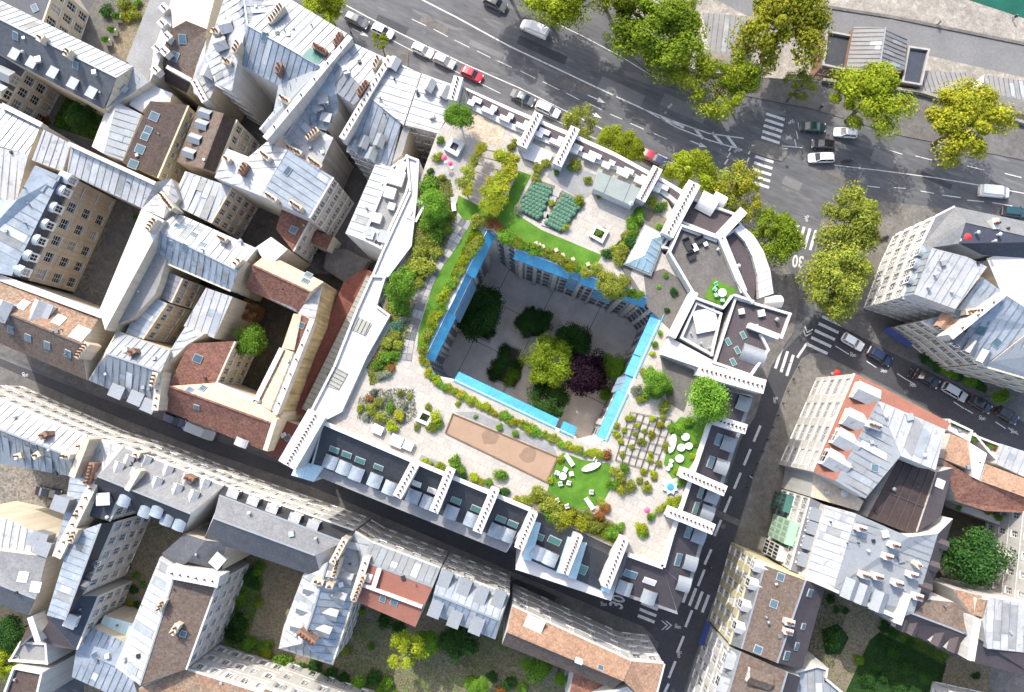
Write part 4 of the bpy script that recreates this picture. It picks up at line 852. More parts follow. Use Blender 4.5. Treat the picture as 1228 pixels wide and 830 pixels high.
# ---- lower (street) side: slate mansard between party walls, then ledge
HO.L([([(388, 508), (640, 614)], D+.25), ([(376, 557), (612, 651)], D-3.4), ([(370, 567), (607, 663)], D-3.6)], ['slate_dark', 'membrane'], ridge=False)
HO.P([(640, 612), (752, 664), (733, 721), (618, 683)], 'white_paint', z=D-3.0)
for q in ([(648, 628, D), (683, 644, D), (668, 686, D-2.7), (636, 672, D-2.7)], [(702, 652, D), (736, 668, D), (722, 708, D-2.7), (690, 695, D-2.7)]): HO.P(q, 'slate_dark', walls=False)
for (x, y, x2, y2) in ((644, 626, 632, 672), (686, 645, 672, 688), (699, 650, 686, 694), (740, 668, 726, 710)):
    a, b_ = U(x, y, D+.4), U(x2, y2, D-1.6); e = (b_-a); s_ = Vector((-e.y, e.x, 0)).normalized(); mb = MB()
    mb.poly((a-s_*.6, b_-s_*.6, b_+s_*.6, a+s_*.6), 'glazing'); dn = Vector((0, 0, -2)); mb.poly((a-s_*.6, b_-s_*.6, b_-s_*.6+dn, a-s_*.6+dn), 'glazing'); mb.poly((a+s_*.6, b_+s_*.6, b_+s_*.6+dn, a+s_*.6+dn), 'glazing')
    HO.put('glass_flank', mb)
# ---- right side: taupe mansard
HO.L([([(868, 468), (850, 512), (806, 642), (795, 681)], D+.25), ([(900, 474), (882, 524), (840, 648), (823, 706)], D-3.0), ([(904, 476), (886, 526), (844, 650), (827, 708)], D-3.1)], ['taupe', 'membrane'], ridge=False)
HO.L([([(752, 666), (795, 681)], D+.25), ([(741, 708), (812, 733)], D-3.0), ([(740, 712), (813, 737)], D-3.1)], ['taupe', 'membrane'], ridge=False)
HO.P([(795, 681, D+.25), (823, 706, D-3.0), (812, 733, D-3.0)], 'taupe', walls=False)
for (x0, y0, x1, y1) in ((866, 470, 850, 511), (850, 511, 806, 641), (806, 641, 795, 680), (795, 680, 753, 665), (636, 611, 520, 563), (520, 563, 388, 507)): slab(HO, x0, y0, x1, y1, D+.9, 1.0, .5, 'white_paint', name='parapet')
# ---- north-east corner: terraces, tower and rounded front
HO.P([(830, 238), (880, 256), (890, 272), (866, 288), (816, 268), (803, 300), (792, 298)], 'taupe', z=D+.3, parapet=.5, pm='white_paint')
HO.P([(815, 270), (862, 286), (884, 338), (902, 364), (878, 356), (866, 372), (833, 360), (800, 304)], 'wood_deck', z=D+1.4, parapet=.9, pm='white_paint')
HO.P([(862, 286), (886, 272), (899, 296), (908, 330), (904, 362), (884, 338)], 'taupe', z=D+.2)
AO = [(888, 268), (904, 282), (916, 301), (924, 324), (928, 352)]; AI = [(880, 276), (893, 290), (902, 308), (908, 330), (910, 358)]
for k in range(4):
    for t in range(3):
        def mixp(A, s): a_, b_ = Vector(A[k]), Vector(A[k+1]); return a_.lerp(b_, s)
        o0, o1, i0, i1 = mixp(AO, t/3), mixp(AO, (t+1)/3), mixp(AI, t/3), mixp(AI, (t+1)/3); q = [U(*o0, D+.3), U(*o1, D+.3), U(*i1, D+1.0), U(*i0, D+1.0)]; c_ = sum(q, Vector())/4; q = [p_.lerp(c_, .05) for p_ in q]
        mb = MB(); mb.poly(q, 'white_paint'); dn = Vector((0, 0, -1.2))
        for z_ in range(4): mb.poly((q[z_], q[(z_+1) % 4], q[(z_+1) % 4]+dn, q[z_]+dn), 'white_paint')
        HO.put('curved_panel', mb)
HO.P(AO+AI[::-1], 'membrane', z=D-.3)
HO.P([(833, 362), (865, 376), (853, 428), (814, 406)], 'membrane', z=D+.9, parapet=.8, pm='white_paint')
HO.P([(880, 356), (948, 376), (937, 407), (912, 400), (922, 420), (900, 452), (854, 436)], 'taupe', z=D+1.2, parapet=.6, pm='white_paint')
HO.P([(794, 420), (802, 404), (852, 430), (898, 453), (890, 462), (836, 445)], 'white_wall', z=D+1.0)
slab(HO, 795, 421, 850, 440, D+2.0, 2.2, 1.0, 'white_wall', name='parapet')
slab(HO, 806, 404, 833, 350, D+2.2, 2.4, 1.0, 'white_paint', name='parapet')
# timber path along the east terrace
for (pts, m, z) in (([(792, 428), (836, 446), (820, 494), (800, 482)], 'wood_deck', D+.06), ([(772, 330), (796, 322), (836, 348), (806, 398), (776, 368)], 'wood_deck', D+.06), ([(744, 320), (760, 262), (778, 262), (756, 330), (770, 352), (762, 352)], 'wood_deck', D+.05)): sheet('deck_boards', pts, z, m)
for q in ([(430, 380), (446, 388), (438, 403), (421, 395)], [(402, 440), (418, 447), (406, 468), (390, 462)]): HO.P(q, 'louvre', z=D+.75, walls=False, seam=.6)
# lead hood, cylinder tank and plant on the corner roof
def hood(x, y, w_, d_, h_, ang, m, name, z):
    c = U(x, y, z); f = Vector((math.cos(ang), math.sin(ang), 0)); u = Vector((-f.y, f.x, 0)); mb = MB(); pr = None; n_ = 9
    for k in range(n_):
        t = -1+2*k/(n_-1); p_ = c+u*w_/2*t+Vector((0, 0, h_*(1-t*t)))
        if pr is not None: mb.poly((pr+f*d_/2, p_+f*d_/2, p_-f*d_/2, pr-f*d_/2), m)
        pr = p_
    for s_ in (1, -1): mb.poly([c+f*d_/2*s_+u*w_/2*(-1+2*k/(n_-1))+Vector((0, 0, h_*(1-(-1+2*k/(n_-1))**2))) for k in range(n_)], m)
    HO.put(name, mb)
hood(903, 426, 2.5, 3.4, .8, -.35, 'zinc', 'lead_hood', D+1.25); hood(926, 362, 1.8, 2.6, 1.1, .05, 'white_paint', 'cylinder_housing', D-.2); hood(848, 244, 3.0, 2.6, 1.0, -.5, 'white_paint', 'lift_housing', D+.6); hood(862, 240, 2.0, 2.0, .8, -.5, 'white_paint', 'lift_housing', D+.6)
slab(HO, 898, 390, 934, 404, D+2.3, 1.2, .7, 'white_paint', 0, name='parapet')
# white party walls with chimney pots
for (x0, y0, x1, y1, th, n) in ((550, 92, 542, 120, 1.3, 6), (646, 136, 626, 176, 1.3, 9), (690, 153, 668, 198, 1.3, 10), (789, 201, 768, 240, 1.4, 12), (833, 219, 800, 282, 1.8, 14), (497, 557, 476, 596, 1.2, 8), (541, 562, 520, 614, 1.2, 10), (594, 586, 572, 638, 1.2, 10), (640, 614, 622, 658, 1.2, 9), (694, 642, 676, 688, 1.2, 12), (749, 645, 726, 704, 1.3, 12), (838, 442, 917, 464, 1.9, 14), (856, 503, 895, 515, 1.3, 8), (817, 566, 870, 589, 1.4, 11), (801, 613, 856, 635, 1.4, 11)):
    slab(HO, x0, y0, x1, y1, D+2.4, 3.2, th, 'white_paint', n)
slab(HO, 380, 496, 344, 558, D+2.2, 6.0, 2.6, 'white_paint', 16)
slab(HO, 892, 252, 862, 284, D+1.8, 1.6, 1.2, 'white_paint', 0)
slab(HO, 866, 286, 892, 350, D+1.8, 1.4, .9, 'white_paint', 0, name='parapet'); slab(HO, 806, 268, 860, 288, D+1.7, 1.0, .6, 'white_paint', 0, name='parapet')
# street glass box at the west corner
HO.P([(357, 552), (389, 560), (376, 578), (349, 570)], 'glazing', z=D-3.2)
# glass pyramid over the atrium
def pyramid(bl, pts, z, hh, m):
    P3 = [U(x, y, z) for x, y in pts]; c = sum(P3, Vector())/4; L0 = (P3[0]+P3[1])/2; L1 = (P3[2]+P3[3])/2
    r0 = L0.lerp(L1, .28)+Vector((0, 0, hh)); r1 = L0.lerp(L1, .72)+Vector((0, 0, hh)); mb = MB(); sb = MB()
    for q in ((P3[0], P3[1], r0), (P3[1], P3[2], r1, r0), (P3[2], P3[3], r1), (P3[3], P3[0], r0, r1)):
        mb.poly(q, m); seams(sb, list(q), 'frame_white', 1.0)
    o = bl.put('glass_roof', mb); bl.put('glazing_bars', sb, o, 'stuff')
pyramid(HO, [(774, 270), (797, 283), (780, 328), (750, 316)], D+.7, 1.6, 'glazing')
HO.P([(773, 268), (799, 282), (781, 331), (748, 317)], 'membrane', z=D+.6)
# ---- garden surfaces
sheet('paving_and_shade', [(664, 192), (716, 210), (711, 230), (700, 240), (674, 226), (656, 212)], D+.03, 'membrane')  # grey sheet is shade on the deck, put in as colour
sheet('paving_and_shade', [(560, 128), (606, 152), (600, 176), (566, 168), (552, 140)], D+.03, 'tile_peach')
sheet('paving_and_shade', [(505, 545), (600, 585), (596, 596), (500, 557)], D+.03, 'membrane')
sheet('paving_and_shade', [(570, 494), (662, 534), (668, 546), (545, 494)], D+.03, 'membrane')
sheet('paving_and_shade', [(524, 172), (548, 170), (560, 182), (545, 232), (522, 214)], D+.03, 'stone_slab')
TURF = [[(550, 234), (546, 250), (556, 264), (590, 262), (612, 284), (650, 300), (684, 318), (711, 324), (722, 306), (650, 276), (618, 256), (624, 236), (637, 210), (622, 205), (606, 240), (590, 256), (576, 248)],
        [(560, 268), (578, 278), (552, 320), (530, 350), (507, 415), (500, 420), (502, 396), (518, 345), (540, 300)],
        [(668, 550), (676, 543), (700, 552), (732, 556), (733, 585), (724, 600), (706, 612), (684, 610), (656, 590)],
        [(806, 512), (816, 500), (850, 506), (838, 545), (820, 570), (806, 574), (796, 556), (802, 530)]]
for t in TURF: sheet('artificial_turf', t, D+.05, 'turf')
sheet('petanque_court', [(543, 497), (668, 548), (655, 577), (535, 519)], D+.05, 'sand')
for (x, y, r_) in ((588, 524, 11), (634, 546, 11)):  # two ragged round patches in a darker tone of the sand
    rr_ = random.Random(x); sheet('dark_patch', [(x+math.cos(k*.449)*r_*rr_.uniform(.75, 1.1), y+math.sin(k*.449)*r_*rr_.uniform(.75, 1.05)) for k in range(14)], D+.056, 'sand_dark')
mb = MB(); R_ = [(543, 496), (669, 548), (655.5, 578), (534, 519)]
for i in range(4):
    a, b_ = U(*R_[i], D), U(*R_[(i+1) % 4], D); e = (b_-a); ln = e.length; e.normalize(); mb.box((a+b_)/2+Vector((0, 0, .1)), e*(ln/2+.05), Vector((-e.y, e.x, 0))*.08, Vector((0, 0, .12+.004*i)), 'wood')
tag(obj('timber_edging', mb.mesh('timber_edging')), 'dark timber boards edging the sandy bowls court', 'edging')
for bed in ([(640, 214), (666, 223), (649, 268), (618, 252)], [(674, 228), (703, 243), (674, 281), (650, 270)], [(806, 266), (776, 296), (752, 296), (760, 252), (770, 246)], [(510, 208), (540, 216), (548, 262), (534, 300), (500, 350), (490, 400), (470, 450), (444, 462), (440, 440), (470, 390), (456, 364), (494, 296), (502, 232)], [(640, 585), (660, 590), (700, 612), (735, 625), (748, 640), (735, 655), (640, 612)]): sheet('planting_bed', bed, D+.04, 'mulch')
# stepping stone path along the west hedge
PATH = [(557, 263), (546, 280), (536, 297), (525, 312), (515, 328), (508, 345), (501, 362), (496, 380), (490, 398), (486, 416), (484, 432)]
pr = empty('stepping_path', U(510, 345, D)); pr['kind'] = 'structure'
for i in range(len(PATH)-1):
    for k in (0, 1):
        a = Vector(PATH[i]).lerp(Vector(PATH[i+1]), k/2); b_ = Vector(PATH[i]).lerp(Vector(PATH[i+1]), (k+1)/2)
        p, q = U(a.x, a.y, D+.05), U(b_.x, b_.y, D+.05); e = (q-p); ln = e.length; e.normalize(); s_ = Vector((-e.y, e.x, 0))
        for j in (-1, 0, 1):
            mb = MB(); mb.box((p+q)/2+s_*j*.78, e*(ln/2-.05), s_*.36, Vector((0, 0, .05)), random.choice(('slab_dark', 'slab_dark', 'membrane', 'stone_slab')))
            obj('paving_stone', mb.mesh('paving_stone', pr.location), pr)
# white stone planters / light wells
def ring(bl_or_none, pts, z, h, th, m, inner, name, label, cat):
    P3 = [U(x, y, z) for x, y in pts]; c = sum(P3, Vector())/4; r = empty(name, c, label, cat); mb = MB()
    for i in range(4):
        a, b_ = P3[i], P3[(i+1) % 4]; e = (b_-a); ln = e.length; e.normalize(); n = Vector((-e.y, e.x, 0)); n = n if n.dot(c-a) > 0 else -n
        mb.box((a+b_)/2+n*th/2+Vector((0, 0, h/2)), e*(ln/2-(th if i % 2 else 0)), n*th/2, Vector((0, 0, h/2)), m)
    obj('rim', mb.mesh('rim', c), r); mb = MB(); mb.poly([p.lerp(c, .1)+Vector((0, 0, h*.5)) for p in P3], inner); obj('basin', mb.mesh('basin', c), r)
ring(None, [(542, 166), (558, 174), (549, 190), (533, 181)], D, .8, .6, 'concrete', 'metal_dark', 'light_well', 'square concrete rimmed light well near the boulevard corner tree', 'light well')
ring(None, [(713, 270), (730, 278), (722, 293), (706, 284)], D, .6, .45, 'white_wall', 'soil', 'stone_planter', 'square white stone planter beside the glass pyramid', 'planter')
ring(None, [(506, 490), (522, 497), (514, 511), (498, 504)], D, .6, .45, 'white_wall', 'soil', 'stone_planter', 'square white stone planter ringed by shrubs near the bowls court', 'planter')
ring(None, [(500, 240), (512, 246), (500, 268), (488, 262)], D, .6, .4, 'white_wall', 'metal_dark', 'light_well', 'narrow white rimmed light well beside the leafy bank', 'light well')
# garden pavilion and parapet boxes
pv = Bld('garden_pavilion', 'flat sage green roofed pavilion on the roof garden', 'concrete', at=(738, 222), z0=D)
pv.P([(717, 205, D+2.6), (768, 226, D+2.6), (758, 247, D+2.4), (711, 226, D+2.4)], 'teal_roof')
HO.P([(614, 160, D+.5), (640, 172, D+.5), (664, 184, D+.5), (656, 200, D+.5), (628, 190, D+.5)], 'concrete', walls=False)
for i in range(24):
    t = i/23; x, y = (562+t*232, 116+t*108) if i % 2 else (565+t*232, 124+t*108); p = U(x, y, D+.9); e = U(x+10, y+4.6, D+.9)-p; e.normalize(); n = Vector((-e.y, e.x, 0)); mb = MB()
    mb.box(p, e*random.uniform(.4, 1.0), n*.35, Vector((0, 0, .28)), random.choice(('white_paint', 'concrete', 'metal_light'))); HO.put('roof_unit', mb)
# ================================================================ things on the roofs (parts of the houses)
BV = BVHTree.FromPolygons([tuple(p) for p in ROOFV], ROOFF)
def hit(x, y):
    o = Vector((0, 0, HC)); dd = (U(x, y, 0)-o).normalized(); p, n, i, _ = BV.ray_cast(o, dd)
    if p is None: return None
    if n.z < 0: n = -n
    return p, n, ROOFO[i]
def skylight(x, y, w_=1.0, h_=1.3, m='skyglass', ang=None):
    r = hit(x, y)
    if not r: return
    p, n, bl = r; f = Vector((n.x, n.y, 0))
    if f.length < .05: f = Vector((math.cos(ang or 1.1), -math.sin(ang or 1.1), 0))
    f = (f-n*f.dot(n)).normalized(); u = n.cross(f); mb = MB()
    w_ *= .86; h_ *= .86; mb.box(p+n*.06, u*(w_/2+.09), f*(h_/2+.09), n*.08, 'frame_grey' if m != 'white_paint' else 'frame_white'); o = bl.put('skylight', mb)
    g = MB(); g.box(p+n*.13, u*(w_/2), f*(h_/2), n*.03, m); bl.put('pane', g, o)
def chimney(x0, y0, x1, y1, h=1.5, th=.75, pots=None, m='cream_wall', base=2.0):
    r = hit((x0+x1)/2, (y0+y1)/2)
    if not r: return
    p, n, bl = r; z = p.z+h; a, b = U(x0, y0, z), U(x1, y1, z); ln = (b-a).length
    if pots is None: pots = max(1, int(ln/.5))
    e = (b-a).normalized() if ln > .1 else Vector((1, 0, 0)); sd = Vector((-e.y, e.x, 0)); mb = MB()
    mb.box((a+b)/2-Vector((0, 0, (h+base)/2)), e*(ln/2+.1), sd*th/2, Vector((0, 0, (h+base)/2)), m); mb.box((a+b)/2-Vector((0, 0, .08)), e*(ln/2+.17), sd*(th/2+.07), Vector((0, 0, .1)), m)
    o = bl.put('chimney', mb); pb = MB()
    for i in range(pots):
        q = a.lerp(b, (i+.5)/pots); hh = random.uniform(.55, .95); rr = random.uniform(.16, .21)
        pb.tube(q, q+Vector((0, 0, hh)), rr, rr*.82, 'pot_clay', 7, False); pb.tube(q+Vector((0, 0, hh-.05)), q+Vector((0, 0, hh-.04)), rr*.8, rr*.8, 'pot_soot', 7)
    bl.put('chimney_pots', pb, o, 'stuff')
def dormer(x, y, w_=1.5, d=1.8, h=1.3, typ='flat', cheek='zinc', roof='zinc', face='frame_white', facing=None, grow=.15, win=True):
    r = hit(x, y)
    if not r: return
    p, n, bl = r; f = Vector((n.x, n.y, 0)) if facing is None else Vector(facing+(0,))
    if f.length < .03: f = Vector((.4, .9, 0))
    f.normalize(); u = Vector((-f.y, f.x, 0)); sl = math.hypot(n.x, n.y)/max(n.z, .2); sl = min(sl, 1.6)
    zf = p.z-sl*d/2; zt = max(zf+h, p.z+sl*d*.25); c = Vector((p.x, p.y, 0)); mb = MB(); z0 = zf-.3
    A = [c+f*d/2-u*w_/2, c+f*d/2+u*w_/2, c-f*d/2+u*w_/2, c-f*d/2-u*w_/2]
    L0 = [Vector((k.x, k.y, z0)) for k in A]; T = [Vector((k.x, k.y, zt)) for k in A]
    mb.poly((L0[0], L0[1], T[1], T[0]), face)
    for i in (1, 2, 3): j = (i+1) % 4; mb.poly((L0[i], L0[j], T[j], T[i]), cheek)
    o = None; ov = grow
    if typ == 'flat':
        mb.box(c+Vector((0, 0, zt+.06))+f*ov*.5, f*(d/2+ov), u*(w_/2+ov), Vector((0, 0, .07)), roof)
    elif typ == 'arch':
        k = 7; pr = None
        for q in range(k):
            t = -1+2*q/(k-1); pt = c+u*(w_/2+ov)*t+Vector((0, 0, zt+.02+.35*(1-t*t)))
            if pr is not None: mb.poly((pr+f*(d/2+ov), pt+f*(d/2+ov), pt-f*d/2, pr-f*d/2), roof)
            pr = pt
    else:
        rh = w_*.38; R0 = c+f*(d/2+ov)+Vector((0, 0, zt+rh)); R1 = c-f*(d/2+.5)+Vector((0, 0, zt+rh)); e0, e1 = A[0]-u*ov, A[1]+u*ov
        q0 = Vector((e0.x, e0.y, zt-.06))+f*ov; q1 = Vector((e1.x, e1.y, zt-.06))+f*ov; b0 = q0-f*(d+ov+.5); b1 = q1-f*(d+ov+.5)
        mb.poly((q0, R0, R1, b0), roof); mb.poly((q1, R0, R1, b1), roof); mb.poly((T[0], T[1], R0-f*ov), face)
    o = bl.put('dormer', mb)
    if win and zt-zf > .7:
        g = MB(); ww, wh = w_*.62, (zt-zf)*.68; g0 = c+f*(d/2+.03)+Vector((0, 0, zf+(zt-zf)*.52)); g.box(g0, u*ww/2, f*.03, Vector((0, 0, wh/2)), 'glass')
        g.box(g0, u*.035, f*.05, Vector((0, 0, wh/2)), 'frame_white'); g.box(g0, u*ww/2, f*.05, Vector((0, 0, .03)), 'frame_white'); bl.put('window', g, o)
def vent(x, y, s=.35, h=.6, m='metal_light'):
    r = hit(x, y)
    if not r: return
    p, n, bl = r; mb = MB()
    if random.random() < .5: mb.tube(p-Vector((0, 0, .2)), p+Vector((0, 0, h)), s*.45, s*.45, m, 8); mb.tube(p+Vector((0, 0, h)), p+Vector((0, 0, h+.18)), s*.7, s*.2, m, 8)
    else: mb.box(p+Vector((0, 0, h*.3)), Vector((s, .2*s, 0)), Vector((-.2*s, s, 0)), Vector((0, 0, h*.5)), m)
    bl.put('vent', mb)
# --- skylights
for x, y, *k in ((19, 43), (91, 78), (42, 10, 1, 1.4), (219, 47, 1.3, 1.6), (210, 68, 1.3, 1.6), (185, 140, 1.5, 1.5), (178, 156, 1.2, 1.2), (174, 164, 1.2, 1.2), (168, 179, 1.5, 1.5), (160, 197, 1.5, 1.5), (317, 44, .9, 1.5), (345, 205, 1.6, .9), (203, 291, .9, 1), (222, 296, .9, 1.2),
                 (13, 395, 1, 1.5), (34, 405, 1, 1.4), (57, 414, 1, 1.5), (82, 424, 1, 1.4), (28, 366, 1.4, 1.8, 'white_paint'), (71, 384, 1.6, 1.8, 'white_paint'), (96, 400, 2.4, 2.6, 'white_paint'), (237, 430, 1.3, 1.4), (227, 468, .9, 1.2), (243, 466, .9, 1.2), (236, 488, .9, .9), (352, 276, 1.2, 1.2), (361, 390, 1.0, 1.0), (370, 330, 1.2, .9), (366, 337, 1.2, .9), (213, 271, 1, .7), (227, 271, 1, .7), (232, 281, 1, .7), (243, 293, 1, .7), (220, 272, 1, .7),
                 (41, 535, .9, 1.1), (395, 688, .9, .9, 'white_paint'), (442, 693, .9, 1.3, 'white_paint'), (459, 718, .9, 1), (473, 721, 1.2, 1.3), (114, 786, 1.2, 1), (220, 760, .9, .9), (28, 692, 1.6, 1.6, 'white_paint'), (43, 704, 1.6, 1.6, 'white_paint'), (694, 793, 1.1, .8, 'white_paint'), (720, 801, .9, .8),
                 (1150, 375, 1.6, 1.2), (1176, 396, 1.7, 1.7), (1195, 411, 1.4, 1.4), (936, 692, 1.2, 1.1), (928, 724, 1.2, 1.1), (909, 779, 1.2, 1.2), (971, 711, 1.2, 1.3), (963, 751, .9, .9), (955, 775, 1.2, .9), (943, 786, 1.4, 1.2), (1049, 561, 1.1, 1.1), (1127, 580, 1.4, 1.8, 'white_paint'),
                 (401, 539, 1.5, .9, 'green_glass'), (416, 545, 1.5, .9, 'green_glass'), (432, 552, 1.6, .9, 'green_glass'), (454, 560, 1.5, .8, 'green_glass'), (500, 580, 1.3, .8, 'white_paint'), (518, 588, 1.3, .8, 'white_paint'), (547, 600, 1.6, 1.0, 'green_glass'), (571, 610, 1.6, 1.0, 'green_glass'), (601, 622, 1.6, 1.0, 'green_glass'), (615, 628, 1.6, 1.0, 'green_glass'), (665, 648, 2, 1.1, 'green_glass'), (646, 643, 1.6, 1, 'green_glass'), (697, 682, 1.8, 1.6, 'green_glass'),
                 (861, 527, 1.8, 1.2), (852, 554, 1.8, 1.2), (840, 590, 1.9, .9, 'green_glass'), (834, 609, 1.9, .9, 'green_glass'), (825, 638, 1.8, 1.2), (813, 671, 1.9, 1.1), (756, 688, 2.0, 1.2), (779, 697, 1.9, .9, 'white_paint'),
                 (873, 410, .6, 1.1, 'green_glass'), (891, 402, .6, 1.1, 'green_glass'), (884, 420, .6, 1.1, 'green_glass'), (879, 434, .6, 1.1, 'green_glass'), (345, 525, 1, .9), (340, 522, .8, .6, 'white_paint')): skylight(x, y, *k)
skylight(376, 68, 3.2, 2.6, 'green_glass')
# --- dormers
for x, y in ((20, 66), (41, 76), (66, 88), (90, 101), (112, 112)): dormer(x, y, 1.3, 1.5, 1.0, 'flat', 'zinc_grey', 'zinc')
for x, y in ((247, 138), (243, 151), (235, 168), (228, 185)): dormer(x, y, 1.35, 1.4, 1.1, 'gable', 'white_paint', 'zinc')
for x, y in ((80, 214), (73, 228), (63, 248), (53, 268), (43, 287), (33, 306), (24, 324)): dormer(x, y, 1.5, 1.7, 1.8, 'arch', 'zinc_blue', 'zinc_blue')
for x, y in ((13, 94), (4, 112)): dormer(x, y, 2.0, 2.4, 1.9, 'gable', 'cream_wall', 'zinc', 'cream_wall')
for x, y in ((272, 34), (266, 56), (252, 90)): dormer(x, y, 2.0, 1.5, 1.2, 'gable', 'zinc_grey', 'zinc_white')
for x, y in ((425, 178), (437, 174), (456, 172), (446, 188)): dormer(x, y, 1.4, 1.4, 1.1, 'gable', 'white_paint', 'zinc')
for x, y in ((474, 78), (516, 104), (534, 112)): dormer(x, y, 1.5, 1.4, .9, 'gable', 'zinc', 'zinc_white', facing=(.45, .9))
for x, y in ((388, 120), (382, 130), (393, 143)): dormer(x, y, 1.4, 1.2, 1.1, 'flat', 'zinc', 'zinc')
for x, y in ((144, 469), (167, 477), (182, 486)): dormer(x, y, 1.9, 1.8, 1.5, 'flat', 'zinc', 'zinc')
for x, y in ((139, 478), (152, 484), (266, 521), (291, 530)): dormer(x, y, 1.8, 1.2, .9, 'arch', 'zinc', 'zinc_white')
for x, y in ((55, 374),): dormer(x, y, 2.0, 2.4, 1.2, 'flat', 'white_paint', 'zinc')
for x, y in ((5, 372), (48, 372)): dormer(x, y, 2.2, 2.6, 1.2, 'gable', 'zinc', 'zinc_white')
for x, y in ((143, 560), (163, 567), (176, 552), (189, 578), (202, 564), (213, 586), (225, 574), (233, 594), (155, 552), (225, 575), (246, 580)): dormer(x, y, 1.3, 1.3, .8, 'gable', 'zinc', 'zinc_white')
for x, y in ((151, 599), (176, 612), (190, 612), (202, 622), (217, 628)): dormer(x, y, 1.6, 1.7, 1.3, 'arch', 'zinc_blue', 'zinc_blue')
for x, y in ((280, 594), (304, 603), (327, 612), (354, 623), (376, 631)): dormer(x, y, 1.5, 1.6, 1.4, 'flat', 'zinc', 'zinc_white')
for x, y in ((332, 680), (354, 687), (310, 671)): dormer(x, y, 2.0, 1.5, 1.3, 'flat', 'white_paint', 'zinc_white')
for x, y in ((112, 676), (105, 690), (98, 700)): dormer(x, y, 1.0, 1.1, 1.0, 'gable', 'white_paint', 'slate')
for x, y in ((81, 603), (70, 620), (76, 612), (66, 640), (60, 655), (56, 645)): dormer(x, y, 2.0, 2.2, 1.8, 'flat', 'zinc', 'zinc', facing=(-.9, .3))
for x, y in ((88, 743), (128, 597), (263, 671)): dormer(x, y, 1.8, 1.6, 1.2, 'flat', 'zinc', 'white_paint')
for x, y in ((372, 706), (364, 730), (357, 750)): dormer(x, y, 1.6, 1.5, .9, 'gable', 'zinc', 'zinc')
for x, y in ((416, 692), (408, 716), (398, 736), (390, 756)): dormer(x, y, 1.5, 1.7, 1.0, 'gable', 'zinc', 'zinc')
for x, y in ((533, 696), (556, 706), (576, 716), (597, 720), (524, 726), (547, 738), (573, 746)): dormer(x, y, 1.6, 3.0, 1.3, 'flat', 'zinc', 'zinc')
dormer(640, 749, 2.6, 2.0, 1.2, 'flat', 'white_paint', 'white_paint')
for x, y in ((910, 679), (904, 700), (895, 726), (888, 752)): dormer(x, y, 1.5, 1.7, 1.6, 'gable', 'white_paint', 'white_paint')
for x, y in ((877, 792), (869, 820)): dormer(x, y, 2.0, 1.9, 1.7, 'flat', 'zinc', 'zinc_white')
dormer(908, 812, 2.0, 3.0, 1.1, 'gable', 'tile_brown', 'tile_brown')
for x, y in ((1036, 472), (1024, 504), (1012, 528), (1000, 553)): dormer(x, y, 2.6, 3.0, 1.6, 'gable', 'white_paint', 'zinc_white')
for x, y in ((1061, 466), (1085, 476), (1116, 494)): dormer(x, y, 2.8, 2.6, 1.6, 'flat', 'zinc', 'zinc')
for x, y in ((1127, 387), (1139, 394)): dormer(x, y, 1.5, 1.8, 1.3, 'gable', 'tile_orange', 'tile_orange', facing=(-.54, -.84))
for x, y in ((1147, 409), (1160, 418), (1175, 430)): dormer(x, y, 1.4, 1.6, 1.2, 'gable', 'zinc', 'zinc_grey', facing=(-.54, -.84))
for x, y in ((1106, 303), (1100, 318), (1094, 336)): dormer(x, y, 1.4, 1.3, 1.5, 'arch', 'zinc_blue', 'zinc_blue')
for x, y in ((1128, 652), (1117, 678), (1108, 704)): dormer(x, y, 1.2, 1.6, 1.0, 'gable', 'white_paint', 'taupe')
for x, y in ((1081, 747), (1093, 752), (1124, 765), (1142, 772)): dormer(x, y, 1.5, 2.0, 1.2, 'gable', 'white_paint', 'taupe')
dormer(1174, 726, 1.6, 2.0, 1.2, 'gable', 'white_paint', 'tile_tan')
for x, y in ((1030, 712), (1052, 722), (1016, 706)): dormer(x, y, 2.0, 2.4, 1.0, 'gable', 'zinc', 'zinc', facing=(-.35, -.9))
for x, y in ((976, 617), (973, 632), (968, 650), (962, 670)): dormer(x, y, 1.8, 1.8, 1.2, 'flat', 'zinc', 'zinc', facing=(-.9, .3))
for x, y in ((398, 553), (414, 560), (429, 567), (451, 575), (469, 584), (497, 594), (514, 601), (542, 613), (566, 622), (595, 635), (609, 640), (645, 661), (660, 668)): dormer(x, y, 1.7, 1.8, 1.3, 'arch', 'zinc_grey', 'zinc_blue', 'zinc_grey')
for x, y in ((871, 532), (863, 559), (852, 594), (846, 614), (836, 642), (826, 674), (818, 699), (777, 714), (748, 703), (889, 484)): dormer(x, y, 1.8, 1.8, 1.3, 'arch', 'zinc_grey', 'zinc', 'zinc_grey')
